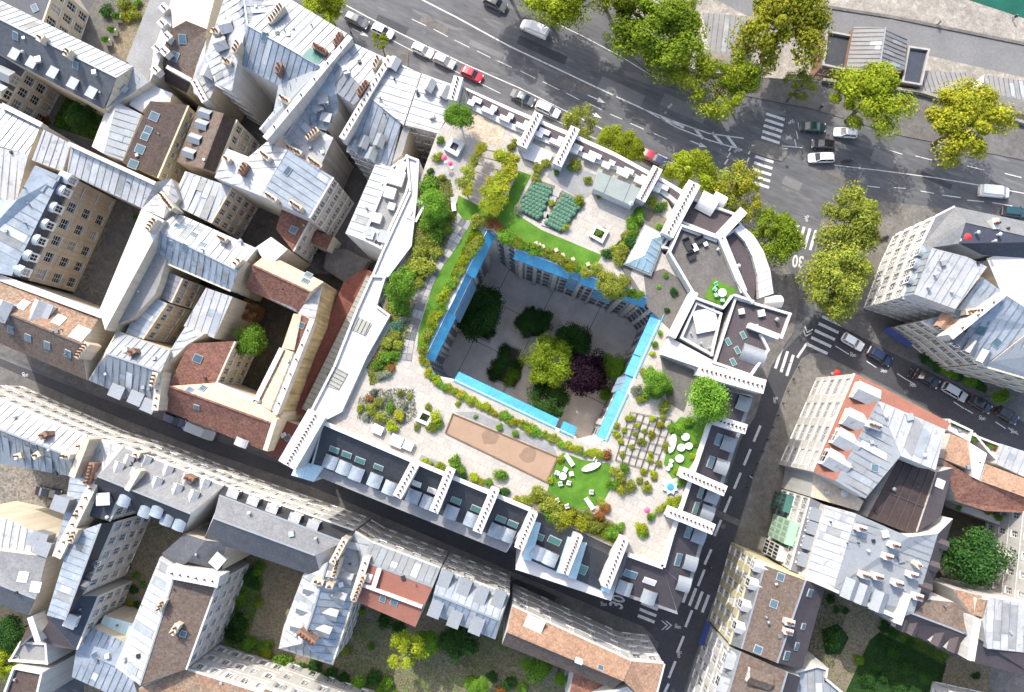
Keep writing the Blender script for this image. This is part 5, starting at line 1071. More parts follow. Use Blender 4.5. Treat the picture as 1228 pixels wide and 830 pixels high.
# --- chimneys
for a in ((46, 48, 50, 42), (78, 66, 82, 59), (254, 36, 262, 38), (323, 26, 338, 6), (366, 92, 332, 86)[0:0] or (332, 86, 335, 76), (376, 54, 390, 62), (280, 62, 286, 50), (268, 72, 276, 75), (285, 92, 280, 104), (402, 52, 408, 40), (448, 80, 454, 68), (430, 112, 440, 98), (336, 116, 346, 122), (368, 165, 380, 155), (408, 160, 412, 152), (344, 176, 360, 184), (370, 190, 384, 200), (268, 188, 274, 192), (288, 208, 294, 196), (312, 182, 322, 190), (318, 232, 330, 240), (348, 242, 360, 250), (252, 212, 262, 218), (280, 318, 288, 310), (262, 284, 270, 288), (108, 404, 116, 400), (92, 428, 104, 412), (154, 424, 160, 420), (182, 462, 186, 448), (192, 232, 206, 250), (176, 276, 186, 262), (48, 524, 54, 520), (18, 548, 24, 546), (40, 548, 46, 544), (74, 546, 82, 548), (92, 536, 98, 534), (104, 580, 110, 556), (90, 620, 95, 610), (84, 650, 90, 636), (160, 544, 166, 546), (222, 572, 230, 576), (358, 758, 376, 772), (376, 696, 386, 700), (392, 702, 398, 704), (400, 692, 406, 670), (424, 720, 436, 690), (1100, 676, 1104, 680), (1144, 300, 1160, 298), (1168, 312, 1176, 316), (1160, 374, 1176, 372), (190, 732, 196, 720), (206, 760, 212, 750)):
    if len(a) == 4: chimney(*a, m=random.choice(('cream_wall', 'brick_brown', 'beige_wall', 'beige_wall')))
for x, y in ((1034, 634), (1074, 654), (1066, 668), (1038, 690), (1096, 690), (1054, 692), (1102, 716), (1078, 700)): chimney(x-4, y-1, x+4, y+1.5, 1.6, .9, 3, 'white_paint')
chimney(1042, 508, 1056, 513, 1.3, .9, 4, 'white_wall'); chimney(943, 746, 952, 748, 1.1, .8, 3, 'white_paint'); chimney(942, 757, 950, 759, 1.1, .8, 3, 'white_paint'); chimney(1192, 268, 1197, 268, 1.6, 1.6, 5, 'white_paint')
# stepped white parapets with chimney rows on the party walls
for (bx_, x0, y0, x1, y1, z, h, th, m, n) in ((None, 420, 44, 318, 166, 19.6, 3, .8, 'white_wall', 6), (None, 468, 68, 410, 166, 19.6, 3, .9, 'white_wall', 16), (None, 508, 86, 484, 150, 20.6, 3, .8, 'white_wall', 8), (None, 232, 96, 246, 122, 14.2, 4, 1.0, 'white_wall', 5), (None, 122, 378, 98, 420, 18.5, 4, 1.2, 'cream_wall', 8), (None, 192, 446, 186, 492, 16.2, 3, .9, 'cream_wall', 5), (None, 118, 568, 68, 668, 16.2, 4, 1.3, 'cream_wall', 9), (None, 104, 526, 86, 572, 17.6, 4, .9, 'beige_wall', 0), (None, 270, 584, 222, 640, 18.6, 4, 1.0, 'cream_wall', 5), (None, 166, 564, 152, 588, 18.4, 2, .7, 'cream_wall', 0), (None, 414, 646, 398, 676, 17.6, 4, .9, 'cream_wall', 6), (None, 440, 668, 424, 718, 17.2, 4, 1.0, 'white_wall', 5), (None, 520, 702, 500, 748, 17.0, 3, 1.0, 'white_wall', 10), (None, 612, 724, 600, 772, 17.6, 4, 1.2, 'white_wall', 5), (None, 455, 682, 448, 704, 16.9, 1.2, .6, 'white_wall', 0), (None, 436, 702, 506, 728, 16.9, 1.0, .35, 'white_wall', 0), (None, 200, 686, 262, 698, 17, 4, 1.6, 'white_wall', 6), (None, 1182, 322, 1146, 372, 18.2, 3, .9, 'white_wall', 0), (None, 1204, 352, 1140, 404, 17, 3.5, .9, 'white_wall', 3), (None, 1242, 390, 1188, 434, 17, 3.5, 1.0, 'white_wall', 0), (None, 1136, 515, 1123, 566, 18.9, 3, .9, 'white_wall', 0), (None, 1078, 548, 1040, 606, 18.9, 5.5, 1.0, 'cream_wall', 0), (None, 966, 694, 912, 674, 17.2, 3, .9, 'white_wall', 0), (None, 890, 776, 988, 822, 17, 3, .9, 'white_wall', 0), (None, 966, 692, 1080, 742, 15.8, 3, .5, 'white_wall', 0), (None, 1088, 712, 1076, 748, 16, 3, 1.2, 'white_wall', 0), (None, 1172, 742, 1164, 792, 16.2, 3.5, 1.0, 'white_wall', 0), (None, 1124, 626, 1112, 640, 16.4, 3, 1.2, 'white_wall', 0), (None, 36, 740, 46, 770, 13, 3, .8, 'white_wall', 0), (None, 0, 333, 122, 378, 15.4, 2, .9, 'white_wall', 0), (None, 980, 600, 1036, 616, 14.6, 2.4, .6, 'white_wall', 0), (None, 330, 502, 318, 540, 15.4, 3, .6, 'cream_wall', 0), (None, 374, 384, 330, 496, 14.2, 2, .7, 'white_wall', 6), (None, 128, 396, 162, 380, 15.2, 2, .8, 'zinc_white', 0), (None, 20, 246, 34, 190, 17.8, 3, 1.5, 'grey_wall', 5), (None, 258, 461, 304, 480, 12.4, 1.2, .7, 'white_wall', 0), (None, 307, 480, 338, 418, 12.4, 1.2, .7, 'white_wall', 0), (None, 281, 410, 259, 459, 12.0, 1.0, .4, 'white_wall', 0), (None, 229, 96, 200, 80, 13.4, 1.5, .5, 'white_wall', 0), (None, 2, 126, 50, 150, 14.8, 1.5, .7, 'white_wall', 0), (None, 82, 172, 186, 220, 16.7, 1.4, .5, 'cream_wall', 0), (None, 226, 125, 188, 214, 13.2, 1.0, .4, 'cream_wall', 0), (None, 160, 78, 30, 14, 14.5, 1.0, .4, 'zinc', 0), (None, 126, 132, -10, 66, 13.9, 1.0, .35, 'zinc', 0)):
    r = hit((x0+x1)/2, (y0+y1)/2)
    if r: slab(r[2], x0, y0, x1, y1, z, h, th, m, n)
# --- odd vents, hatches and flues
for q in ((30, 64), (47, 72), (115, 88), (342, 38), (346, 42), (416, 86), (500, 110), (456, 118), (518, 140), (414, 84), (244, 300), (290, 290), (240, 338), (152, 420), (186, 430), (20, 500), (60, 540), (120, 540), (130, 620), (300, 615), (350, 640), (380, 645), (410, 700), (150, 790), (130, 786), (1120, 330), (1130, 316), (1112, 345), (1140, 350), (1062, 500), (1090, 500), (1044, 530), (1108, 546), (1170, 280), (1190, 290), (1060, 640), (1080, 670), (1040, 660), (930, 700), (920, 745), (460, 220), (440, 250), (442, 280), (452, 286), (1070, 586), (888, 374), (906, 392), (930, 384), (912, 376), (838, 380), (828, 400), (840, 412), (850, 418), (860, 300), (884, 320), (1020, 560), (990, 590), (1180, 520), (1160, 560), (1196, 282)): vent(*q, s=random.uniform(.25, .5), h=random.uniform(.4, .9), m=random.choice(('metal_light', 'white_paint', 'zinc')))
for q, s in (((845, 385), 1.6), ((820, 410), .9), ((1010, 591), .9), ((1056, 586), .0)):
    if s: vent(*q, s=s, h=.8, m='white_paint')

rnd_ = random.Random(3)
for k in range(150):          # scattered flues, hatches and snow guards on the older roofs
    x, y = rnd_.uniform(5, 520), rnd_.uniform(5, 820)
    r = hit(x, y)
    if r and r[2] is not HO and r[1].z > .6: vent(x, y, s=rnd_.uniform(.14, .3), h=rnd_.uniform(.25, .7), m=rnd_.choice(('metal_light', 'zinc', 'zinc_grey', 'metal_dark')))
for k in range(70):
    x, y = rnd_.uniform(870, 1226), rnd_.uniform(250, 820)
    r = hit(x, y)
    if r and r[2] is not HO and r[1].z > .6: vent(x, y, s=rnd_.uniform(.14, .3), h=rnd_.uniform(.25, .7), m=rnd_.choice(('metal_light', 'zinc', 'zinc_grey', 'metal_dark')))
# ================================================================ plants
def crown_mesh(name, seed, lobes, leaves, size, flat=1.0, spread=.62, lr=(.28, .45), low=-.55, droop=0.0, point=False):
    rnd = random.Random(seed); L_ = []
    for i in range(lobes):
        while True:
            p = Vector((rnd.uniform(-1, 1), rnd.uniform(-1, 1), rnd.uniform(low, 1)))
            if .25 < p.length < 1: break
        L_.append((Vector((p.x*spread, p.y*spread, p.z*spread*flat)), rnd.uniform(*lr)))
    vs = []; fs = []
    for i in range(leaves):
        c, r = L_[int(rnd.random()**1.1*lobes) % lobes]
        n = Vector((rnd.gauss(0, 1), rnd.gauss(0, 1), rnd.gauss(.25, 1))).normalized()
        rr = r*(rnd.random()**.4); p = c+Vector((n.x*rr, n.y*rr, n.z*rr*flat))
        nn = (n+Vector((rnd.gauss(0, .6), rnd.gauss(0, .6), rnd.gauss(.35, .6)))).normalized(); u = nn.orthogonal().normalized()
        a = rnd.uniform(0, 6.283); u = (Matrix.Rotation(a, 3, nn) @ u); w_ = nn.cross(u); s = size*rnd.uniform(.6, 1.35); k = len(vs)
        q = [p-u*s*.5, p-w_*s*.36-nn*s*.08, p+u*s*.5, p+w_*s*.36-nn*s*.08]
        vs += [tuple(x) for x in q]; fs.append((k, k+1, k+2, k+3))
    me = bpy.data.meshes.new(name); me.from_pydata(vs, [], fs); me.materials.append(MATS['leaf_green']); me.update(); return me
TC = [crown_mesh('crown', 11+i, 46, 17000, .058, .8, .78, (.13, .4)) for i in range(4)]
TS = [crown_mesh('crown', 31+i, 26, 5600, .056, .85, .8, (.12, .32)) for i in range(2)]      # sparse
TD = [crown_mesh('crown', 51+i, 28, 12000, .06, .9, .58, (.26, .4)) for i in range(2)]     # dense
BU = [crown_mesh('shrub', 71+i, 12, 1500, .13, .75, .55, (.28, .48), -.2) for i in range(4)]
def ball_mesh():
    bm = bmesh.new(); bmesh.ops.create_icosphere(bm, subdivisions=3, radius=1.0); rnd = random.Random(4)
    for q in bm.verts: q.co *= 1+rnd.uniform(-.07, .05)
    me = bpy.data.meshes.new('topiary_ball'); bm.to_mesh(me); bm.free(); me.materials.append(MATS['topiary']); return me
BL = [ball_mesh()]
def setmat(o, m): o.material_slots[0].link = 'OBJECT'; o.material_slots[0].material = MATS[m]
def trunk_mesh(h, r, seed, limbs=6, reach=2.5):
    rnd = random.Random(seed); mb = MB(); a = Vector((0, 0, 0)); b = Vector((rnd.uniform(-.2, .2), rnd.uniform(-.2, .2), h*.55)); c = b+Vector((rnd.uniform(-.3, .3), rnd.uniform(-.3, .3), h*.4))
    mb.tube(a, b, r, r*.75, 'bark', 8); mb.tube(b, c, r*.75, r*.4, 'bark', 8)
    for i in range(limbs):
        t = 2*math.pi*i/limbs+rnd.uniform(-.4, .4); s = b.lerp(c, rnd.uniform(-.1, .8)); e = s+Vector((math.cos(t)*reach*rnd.uniform(.5, 1), math.sin(t)*reach*rnd.uniform(.5, 1), h*rnd.uniform(.12, .35)))
        mb.tube(s, e, r*.42, r*.14, 'bark', 6)
        for k in range(2): f = s.lerp(e, rnd.uniform(.4, .9)); mb.tube(f, f+Vector((rnd.uniform(-1, 1)*reach*.45, rnd.uniform(-1, 1)*reach*.45, h*.12)), r*.16, r*.06, 'bark', 5)
    return mb
def tree(name, label, x, y, rpx, leaf, zc, z0=0.0, kind='full', group=None, squash=.85):
    z = z0+zc; c = U(x, y, z); R = rpx*scale_at(z)*1.24; base = Vector((c.x, c.y, z0)); t = empty(name, base, label, 'tree', group)
    obj('trunk', trunk_mesh(zc*1.0, max(.12, R*.055), random.randint(0, 999), 6, R*.5).mesh('trunk'), t)
    me = random.choice(dict(full=TC, sparse=TS, dense=TD)[kind]); o = obj('crown', me, t, Vector((0, 0, zc)), random.uniform(0, 6.28)); o.scale = (R*random.uniform(.9, 1.12), R*random.uniform(.86, 1.06), R*squash); setmat(o, leaf)
PG = 'plane trees along the boulevard'
for x, y, r, lf, zc, kd, lb in (
    (388, 3, 30, 'leaf_plane', 8, 'full', 'plane tree overhanging the two cars at the top of the boulevard'),
    (455, 50, 12, 'leaf_plane', 6, 'sparse', 'small yellowing street tree beside the white zinc house'),
    (665, -6, 40, 'leaf_plane', 10, 'full', 'green plane tree above the white van on the boulevard'),
    (735, -30, 40, 'leaf_plane', 11, 'full', 'plane tree on the quay pavement before the wall bend'),
    (610, -42, 36, 'leaf_plane', 10, 'full', 'plane tree shading the grey car at the top of the boulevard'),
    (788, 42, 46, 'leaf_lime', 10, 'full', 'tall bright plane tree where the quay wall bends'),
    (822, 75, 34, 'leaf_plane', 8, 'sparse', 'thin plane tree wedged between two taller ones by the quay shed'),
    (820, 20, 34, 'leaf_plane', 8, 'sparse', 'loose crowned plane tree behind the bend in the quay wall'),
    (868, 100, 44, 'leaf_plane', 9, 'sparse', 'wide loose plane tree leaning over the boulevard hatching'),
    (887, 92, 24, 'leaf_lime', 9, 'full', 'yellow green plane tree next to the crossing on the quay side'),
    (938, 32, 56, 'leaf_plane_gold', 11, 'full', 'largest golden plane tree beside the brick pavilion'),
    (958, 104, 22, 'leaf_olive', 6, 'sparse', 'scraggly thin tree at the quay steps'),
    (1045, 118, 42, 'leaf_plane', 10, 'full', 'plane tree in front of the brick pavilion roof'),
    (1158, 148, 48, 'leaf_plane_gold', 10, 'full', 'broad golden plane tree over the quay sheds'),
    (1020, 266, 38, 'leaf_olive', 10, 'full', 'plane tree at the corner pavement before the white block'),
    (1005, 338, 38, 'leaf_olive', 10, 'full', 'plane tree over the side street crossing by the white block'),
    (698, 152, 26, 'leaf_olive', 7, 'sparse', 'pale thin street tree beside the hotel chimney walls'),
    (736, 172, 20, 'leaf_plane', 8, 'full', 'bright young plane tree along the hotel parapet'),
    (756, 176, 18, 'leaf_plane', 8, 'full', 'second bright young plane tree joined to its neighbour along the parapet'),
    (828, 204, 28, 'leaf_plane', 9, 'full', 'yellow plane tree behind the hotel corner chimney wall'),
    (884, 232, 36, 'leaf_plane_gold', 9, 'sparse', 'thinning golden plane tree before the rounded hotel corner'),
    (872, 232, 30, 'leaf_olive', 8, 'sparse', 'half bare olive tinted tree at the hotel corner'),
    (930, 282, 31, 'leaf_lime', 9, 'full', 'plane tree next to the rounded hotel corner and painted 30')):
    tree('plane_tree', lb, x, y, r, lf, zc, kind=kd, group=PG)
tree('evergreen_tree', 'dark evergreen at the quay wall bend', 750, 8, 18, 'leaf_dark', 7, kind='dense'); 
for x, y, r, lf, zc, z0, kd, lb, nm in (
    (550, 140, 20, 'leaf_green', 3.5, D, 'dense', 'round green tree on the hotel roof next to the boulevard parapet', 'roof_tree'),
    (482, 344, 22, 'leaf_green', 3.5, D, 'dense', 'rounded green tree in the leafy bank beside the stepping path', 'roof_tree'),
    (848, 480, 31, 'leaf_green', 4.0, D, 'dense', 'biggest roof tree beside the eastern chimney wall', 'roof_tree'),
    (520, 246, 20, 'leaf_green', 3.5, D, 'dense', 'leafy roof tree behind the bench at the west bank', 'roof_tree'),
    (787, 458, 18, 'leaf_green', 2.6, D, 'dense', 'round roof tree between blue canopy and timber deck', 'roof_tree'),
    (738, 345, 17, 'leaf_olive', 2.0, D, 'dense', 'olive shrub tree overhanging the blue courtyard canopy', 'roof_tree'),
    (575, 374, 34, 'leaf_dark', 7, 0, 'dense', 'big dark green tree against the west courtyard wall', 'courtyard_tree'),
    (657, 434, 27, 'leaf_lime', 9, 0, 'full', 'yellow green tree in the middle of the blue trimmed courtyard', 'courtyard_tree'),
    (705, 448, 31, 'leaf_purple', 8, 0, 'dense', 'dark purple leaved tree in the courtyard', 'courtyard_tree'),
    (658, 478, 24, 'leaf_dark', 6, 0, 'full', 'spiky dark tree at the south side of the courtyard', 'courtyard_tree'),
    (688, 408, 24, 'leaf_dark', 6, 0, 'dense', 'dark shrub tree north of the purple courtyard tree', 'courtyard_tree'),
    (632, 388, 17, 'leaf_dark', 5, 0, 'dense', 'rounded dark tree in the north courtyard planter', 'courtyard_tree'),
    (649, 386, 16, 'leaf_dark', 4, 0, 'dense', 'small dark tree paired with the rounded one in the courtyard planter', 'courtyard_tree'),
    (733, 440, 20, 'leaf_green', 6, 0, 'dense', 'green tree between purple tree and east courtyard wall', 'courtyard_tree'),
    (726, 472, 9, 'leaf_green', 4, 0, 'dense', 'small light green tree in the east courtyard corner', 'courtyard_tree'),
    (692, 422, 10, 'leaf_green', 5, 0, 'dense', 'small green tree touching the purple courtyard tree', 'courtyard_tree'),
    (300, 407, 22, 'leaf_green', 8, 0, 'dense', 'round bright green tree in the red tile courtyard', 'courtyard_tree'),
    (300, 372, 16, 'leaf_rust', 5, 0, 'sparse', 'reddish climber tree on the red tile courtyard wall', 'courtyard_tree'),
    (1170, 670, 38, 'leaf_dark', 9, 0, 'dense', 'broad dark green tree filling the courtyard by the white dormers', 'courtyard_tree'),
    (100, 140, 20, 'leaf_dark', 6, 0, 'dense', 'dark tree shading the little lawn courtyard', 'courtyard_tree'),
    (12, 760, 24, 'leaf_dark', 7, 0, 'dense', 'dark tree below the grey lead roof', 'garden_tree'),
    (2, 790, 20, 'leaf_yellow', 6, 0, 'full', 'yellow green tree next to the little brown roofed house', 'garden_tree'),
    (490, 782, 27, 'leaf_yellow', 8, 0, 'sparse', 'bright yellow spiky tree in the garden below the terracotta roof', 'garden_tree'),
    (548, 770, 25, 'leaf_dark', 5, 0, 'dense', 'round dark green tree behind the box dormer house', 'garden_tree'),
    (645, 798, 20, 'leaf_green', 5, 0, 'dense', 'round green tree behind the orange tile house', 'garden_tree'),
    (574, 826, 14, 'leaf_green', 4, 0, 'dense', 'light green tree at the end of the long garden', 'garden_tree'),
    (512, 770, 17, 'leaf_green', 5, 0, 'dense', 'green tree beside the yellow spiky one', 'garden_tree'),
    (672, 815, 10, 'leaf_green', 5, 0, 'dense', 'small light tree beside the lone red gable', 'garden_tree'),
    (1200, 475, 10, 'leaf_green', 4, 0, 'dense', 'small tree at the end of the cream house hedge', 'garden_tree')):
    tree(nm, lb, x, y, r, lf, zc, z0, kd)
for x, y, r, lf, zc, lb in ((140, 20, 9, 'leaf_green', 1.6, 'clipped round shrub in a stone pot, farthest from the slate house'), (134, 36, 8, 'leaf_green', 1.6, 'clipped round shrub in a stone pot, middle one of three'), (127, 48, 8, 'leaf_green', 1.6, 'clipped round shrub in a stone pot next to the slate house')):
    c = U(x, y, 1.4); t = empty('potted_shrub', Vector((c.x, c.y, .16)), lb, 'shrub', 'potted shrubs in the courtyard'); mb = MB(); mb.prism([(.5, .5), (-.5, .5), (-.5, -.5), (.5, -.5)], 0, .8, 'concrete'); obj('pot', mb.mesh('pot'), t)
    o = obj('foliage', BU[0], t, Vector((0, 0, 1.4))); o.scale = (r*.14,)*3; setmat(o, lf)
SG = {}
def shrub(x, y, r, lf, z0, label, group, sq=.8):
    z = z0+r*.07; c = U(x, y, z); R = r*scale_at(z)*1.38; o = obj('shrub', random.choice(BU), None, Vector((c.x, c.y, z0+R*sq*.42)), random.uniform(0, 6.28)); o.scale = (R, R, R*sq); setmat(o, lf); tag(o, label, 'shrub', group)
COLN = dict(leaf_green='green', leaf_olive='olive', leaf_yellow='yellow green', leaf_dark='dark green', leaf_rust='rust red', leaf_grey='silver grey', leaf_blue='blue green', leaf_plane_gold='golden', leaf_plane='yellow green')
def shrubs(where, group, items, z0=D):
    for x, y, r, k in items:
        lf = dict(g='leaf_green', o='leaf_olive', y='leaf_yellow', d='leaf_dark', r='leaf_rust', s='leaf_grey', b='leaf_blue', a='leaf_plane_gold', p='leaf_plane')[k]
        shrub(x, y, r, lf, z0, '%s %s shrub %s' % ('small' if r < 7 else 'bushy', COLN[lf], where), group)
def hedge(label, items, z0=D, sq=.8):
    vs = []; fs = []; mi = []; ms = []; rnd = random.Random(label); c0 = U(items[0][0], items[0][1], z0)
    for x, y, r, k in items:
        z = z0+r*.07; c = U(x, y, z); R = r*scale_at(z)*1.38; me = rnd.choice(BU); o = len(vs); a = rnd.uniform(0, 6.28); ca, sa = math.cos(a)*R, math.sin(a)*R
        for w_ in me.vertices: q = w_.co; vs.append((c.x-c0.x+q.x*ca-q.y*sa, c.y-c0.y+q.x*sa+q.y*ca, R*sq*.42+q.z*R*sq))
        lf = dict(g='leaf_green', o='leaf_olive', y='leaf_yellow', d='leaf_dark', r='leaf_rust', s='leaf_grey', b='leaf_blue', a='leaf_plane_gold', p='leaf_plane')[k]
        if lf not in ms: ms.append(lf)
        for p_ in me.polygons: fs.append(tuple(o+i for i in p_.vertices)); mi.append(ms.index(lf))
    m2 = bpy.data.meshes.new('hedge'); m2.from_pydata(vs, [], fs)
    for k in ms: m2.materials.append(MATS[k])
    m2.polygons.foreach_set('material_index', mi); m2.update(); tag(obj('hedge', m2, None, Vector((c0.x, c0.y, z0))), label, 'hedge')
def line(pts, n, r, ks, jit=2.0):
    out = []; rnd = random.Random(str(pts))
    tot = sum(math.dist(a, b) for a, b in zip(pts, pts[1:]))
    for i in range(n):
        s = tot*i/(n-1)
        for a, b in zip(pts, pts[1:]):
            l_ = math.dist(a, b)
            if s <= l_+1e-6: out.append((a[0]+(b[0]-a[0])*s/l_+rnd.uniform(-jit, jit), a[1]+(b[1]-a[1])*s/l_+rnd.uniform(-jit, jit), r*rnd.uniform(.8, 1.25), rnd.choice(ks))); break
            s -= l_
    return out
shrubs('in the leafy bank west of the stepping path', 'shrubs of the west bank', [(515, 222, 12, 'g'), (522, 234, 13, 'g'), (516, 264, 14, 'g'), (530, 256, 11, 'g'), (525, 284, 13, 'g'), (512, 290, 12, 'o'), (503, 302, 10, 'o'), (508, 318, 14, 'o'), (495, 322, 10, 'o'), (522, 300, 10, 'o'), (478, 366, 13, 'g'), (488, 326, 11, 'g'), (470, 350, 10, 'g'), (476, 392, 8, 'b'), (484, 384, 6, 's'), (466, 412, 9, 'o'), (478, 412, 8, 'o'), (473, 402, 8, 'o'), (462, 430, 9, 'g'), (453, 438, 7, 'g'), (469, 440, 6, 'r'), (456, 452, 6, 's'), (464, 448, 6, 's'), (474, 426, 7, 'g'), (500, 340, 8, 'o'), (526, 268, 10, 'g'), (536, 272, 8, 'o'), (524, 188, 7, 'o'), (527, 168, 6, 'g'), (531, 212, 5, 'o'), (516, 205, 5, 'd')])
pgc = U(588, 210, D); pg = empty('vine_pergola', pgc, 'timber pergola overgrown with yellowing vines on the roof garden', 'pergola')
for x, y in ((572, 178), (560, 232), (614, 188), (590, 250), (566, 205), (602, 218)):
    mb = MB(); a = U(x, y, D+2.2); mb.tube((a.x, a.y, D), a, .1, .1, 'wood', 6); obj('post', mb.mesh('post', pgc), pg)
for k in range(7):
    a = U(572-k*2+2, 178+k*9, D+2.25); b_ = U(616-k*4, 186+k*10.5, D+2.25); e = (b_-a); mb = MB(); mb.box((a+b_)/2, e/2, Vector((-e.y, e.x, 0)).normalized()*.07, Vector((0, 0, .08)), 'wood'); obj('beam', mb.mesh('beam', pgc), pg)
for x, y, r, k in [(578, 175, 8, 'a'), (568, 192, 8, 'o'), (562, 206, 11, 'o'), (556, 220, 11, 'o'), (562, 230, 8, 'a'), (573, 182, 7, 'a'), (604, 188, 12, 'p'), (614, 194, 12, 'a'), (612, 206, 13, 'a'), (598, 214, 12, 'p'), (606, 222, 12, 'a'), (592, 232, 13, 'p'), (585, 244, 11, 'p'), (600, 242, 12, 'p'), (594, 250, 9, 'p'), (582, 228, 8, 'o'), (588, 218, 7, 'a')]:
    lf = dict(a='leaf_plane_gold', o='leaf_olive', p='leaf_plane')[k]; c = U(x, y, D+2.3); R = r*scale_at(D)*1.35; o = obj('vine', random.choice(BU), pg, c-pgc, random.uniform(0, 6)); o.scale = (R, R, R*.5); setmat(o, lf)
shrubs('in the hedge above the north courtyard canopy', 'north court hedge', [(571, 266, 10, 'o'), (579, 262, 8, 'o'), (591, 268, 8, 'r'), (597, 274, 7, 'r')]+[(604, 283, 9, 'g'), (612, 288, 8, 'g'), (728, 332, 11, 'o'), (747, 338, 10, 'o'), (757, 352, 8, 'g'), (768, 354, 6, 'g'), (716, 322, 8, 'o'), (722, 340, 9, 'o'), (702, 326, 8, 'o')])
shrubs('around the glass pyramid path', 'shrubs near the glass pyramid', [(756, 288, 9, 'd'), (748, 298, 10, 'o'), (738, 300, 9, 'o'), (728, 304, 8, 'd'), (744, 310, 9, 'o'), (758, 276, 9, 'g'), (764, 262, 9, 'g'), (757, 266, 8, 'g'), (767, 254, 7, 'g'), (752, 282, 8, 'o'), (790, 272, 5, 'g'), (782, 244, 9, 'o'), (790, 248, 8, 'd'), (797, 246, 6, 'o'), (800, 372, 4, 'd'), (808, 350, 6, 'd'), (798, 330, 4, 'g'), (790, 344, 3, 'g')])
shrubs('beside the clipped topiary beds', 'shrubs by the topiary', [(646, 200, 8, 'o'), (655, 197, 7, 'o'), (643, 213, 7, 'o'), (668, 207, 4, 'g'), (690, 198, 8, 'o'), (705, 216, 6, 'o'), (694, 240, 8, 'p'), (622, 251, 7, 's'), (678, 272, 6, 'o'), (718, 280, 6, 'g'), (723, 276, 5, 'g'), (712, 284, 4, 'o'), (613, 176, 6, 'o'), (617, 170, 5, 'o'), (660, 244, 5, 'o'), (686, 200, 6, 'g'), (720, 234, 5, 'o')])
hedge('loose yellow green hedge along the west courtyard canopy', line([(574, 288), (556, 318), (536, 348), (520, 385), (506, 420)], 26, 7, 'oopg', 3))
hedge('olive hedge above the north courtyard canopy beside the turf', line([(600, 280), (620, 290), (660, 306), (694, 324)], 22, 7, 'oogp', 2.5))
hedge('narrow yellow green hedge between bowls court and courtyard edge', line([(508, 432), (514, 450), (530, 462), (600, 498), (650, 520), (686, 536), (702, 544), (724, 545)], 44, 5.6, 'opga', 1.5))
shrubs('along the east courtyard canopy', 'east court hedge', [(792, 400, 4, 'g'), (785, 412, 5, 'g'), (783, 424, 4, 'y'), (776, 470, 9, 'g'), (764, 468, 8, 's'), (790, 470, 9, 'g'), (797, 486, 9, 'o'), (775, 478, 4, 'y'), (770, 446, 5, 'o'), (800, 466, 8, 'g'), (780, 444, 6, 'g'), (768, 480, 6, 'o')])
shrubs('in the flower bed near the bowls court', 'shrubs of the south-west bed', [(432, 490, 6, 'o'), (445, 492, 8, 'o'), (457, 500, 8, 'o'), (470, 510, 8, 'y'), (478, 500, 8, 'a'), (468, 490, 7, 'g'), (443, 478, 5, 'r'), (480, 472, 5, 'o'), (491, 475, 4, 'y'), (454, 484, 7, 'o'), (438, 500, 6, 's'), (485, 486, 5, 's'), (465, 478, 5, 's'), (448, 470, 5, 's'), (522, 500, 9, 'p'), (517, 514, 7, 'o'), (524, 508, 7, 'g'), (514, 488, 5, 'o'), (500, 512, 5, 'o'), (509, 500, 4, 'd'), (549, 484, 4, 'y'), (600, 512, 5, 'g'), (618, 521, 5, 'g'), (570, 500, 3, 'g')])
shrubs('in the planters behind the slate mansard', 'shrubs above the street roofs', [(547, 553, 9, 'g'), (552, 562, 7, 'g'), (528, 560, 6, 'p'), (509, 552, 4, 'y'), (516, 556, 4, 'o'), (568, 574, 7, 'y'), (576, 578, 5, 'a'), (585, 577, 6, 'g'), (599, 570, 9, 'g'), (605, 590, 7, 'd'), (556, 572, 5, 'd'), (620, 600, 6, 'a'), (632, 600, 8, 'o'), (640, 596, 7, 'o')])
shrubs('edging the round artificial lawn', 'shrubs around the round lawn', [(648, 592, 10, 'o'), (656, 604, 12, 'o'), (668, 614, 12, 'o'), (660, 618, 9, 'g'), (682, 622, 12, 'a'), (697, 628, 10, 'a'), (712, 632, 9, 'o'), (718, 618, 7, 'r'), (725, 610, 7, 'r'), (722, 602, 6, 'o'), (706, 618, 7, 'o'), (672, 628, 9, 'o'), (734, 640, 9, 'g'), (742, 632, 7, 'g'), (735, 580, 8, 'g'), (744, 574, 9, 'o'), (755, 584, 8, 'o'), (750, 562, 7, 'g'), (672, 551, 5, 'y'), (660, 576, 5, 'y'), (738, 566, 7, 'o'), (728, 545, 7, 'r'), (716, 544, 7, 'o'), (745, 588, 7, 'a')])
shrubs('beside the star shaped fountain', 'shrubs near the fountain', [(818, 580, 6, 'g'), (806, 604, 8, 'p'), (814, 600, 6, 'p'), (798, 608, 6, 'o'), (790, 612, 6, 'o'), (769, 632, 9, 'p'), (772, 640, 7, 'g'), (782, 620, 6, 'g'), (831, 548, 5, 'y'), (811, 565, 4, 'y'), (834, 533, 4, 'g'), (776, 586, 7, 'o'), (768, 576, 5, 'o'), (784, 574, 4, 'o'), (816, 515, 7, 'g'), (826, 505, 7, 'g'), (806, 512, 6, 'g'), (800, 535, 6, 'o')])
for x, y in ((105, 15), (235, 20), (65, 90), (130, 115), (225, 120), (40, 150), (170, 165), (110, 195), (55, 235), (225, 235), (280, 60), (300, 10), (270, 295), (180, 340), (240, 360), (200, 410), (140, 60), (15, 110), (185, 100), (90, 20), (220, 270), (20, 60)):
    k = random.choice(('leaf_olive', 'leaf_plane_gold', 'leaf_yellow')); c = U(736+x/5, 498+y/5, D+.4); o = obj('grass_tuft', random.choice(BU), None, Vector((c.x, c.y, D+.25)), random.uniform(0, 6)); o.scale = (random.uniform(.6, .95),)*3; setmat(o, k); tag(o, '%s tuft growing in the steel grid of planting squares' % COLN[k], 'plant', 'tufts in the planting grid')
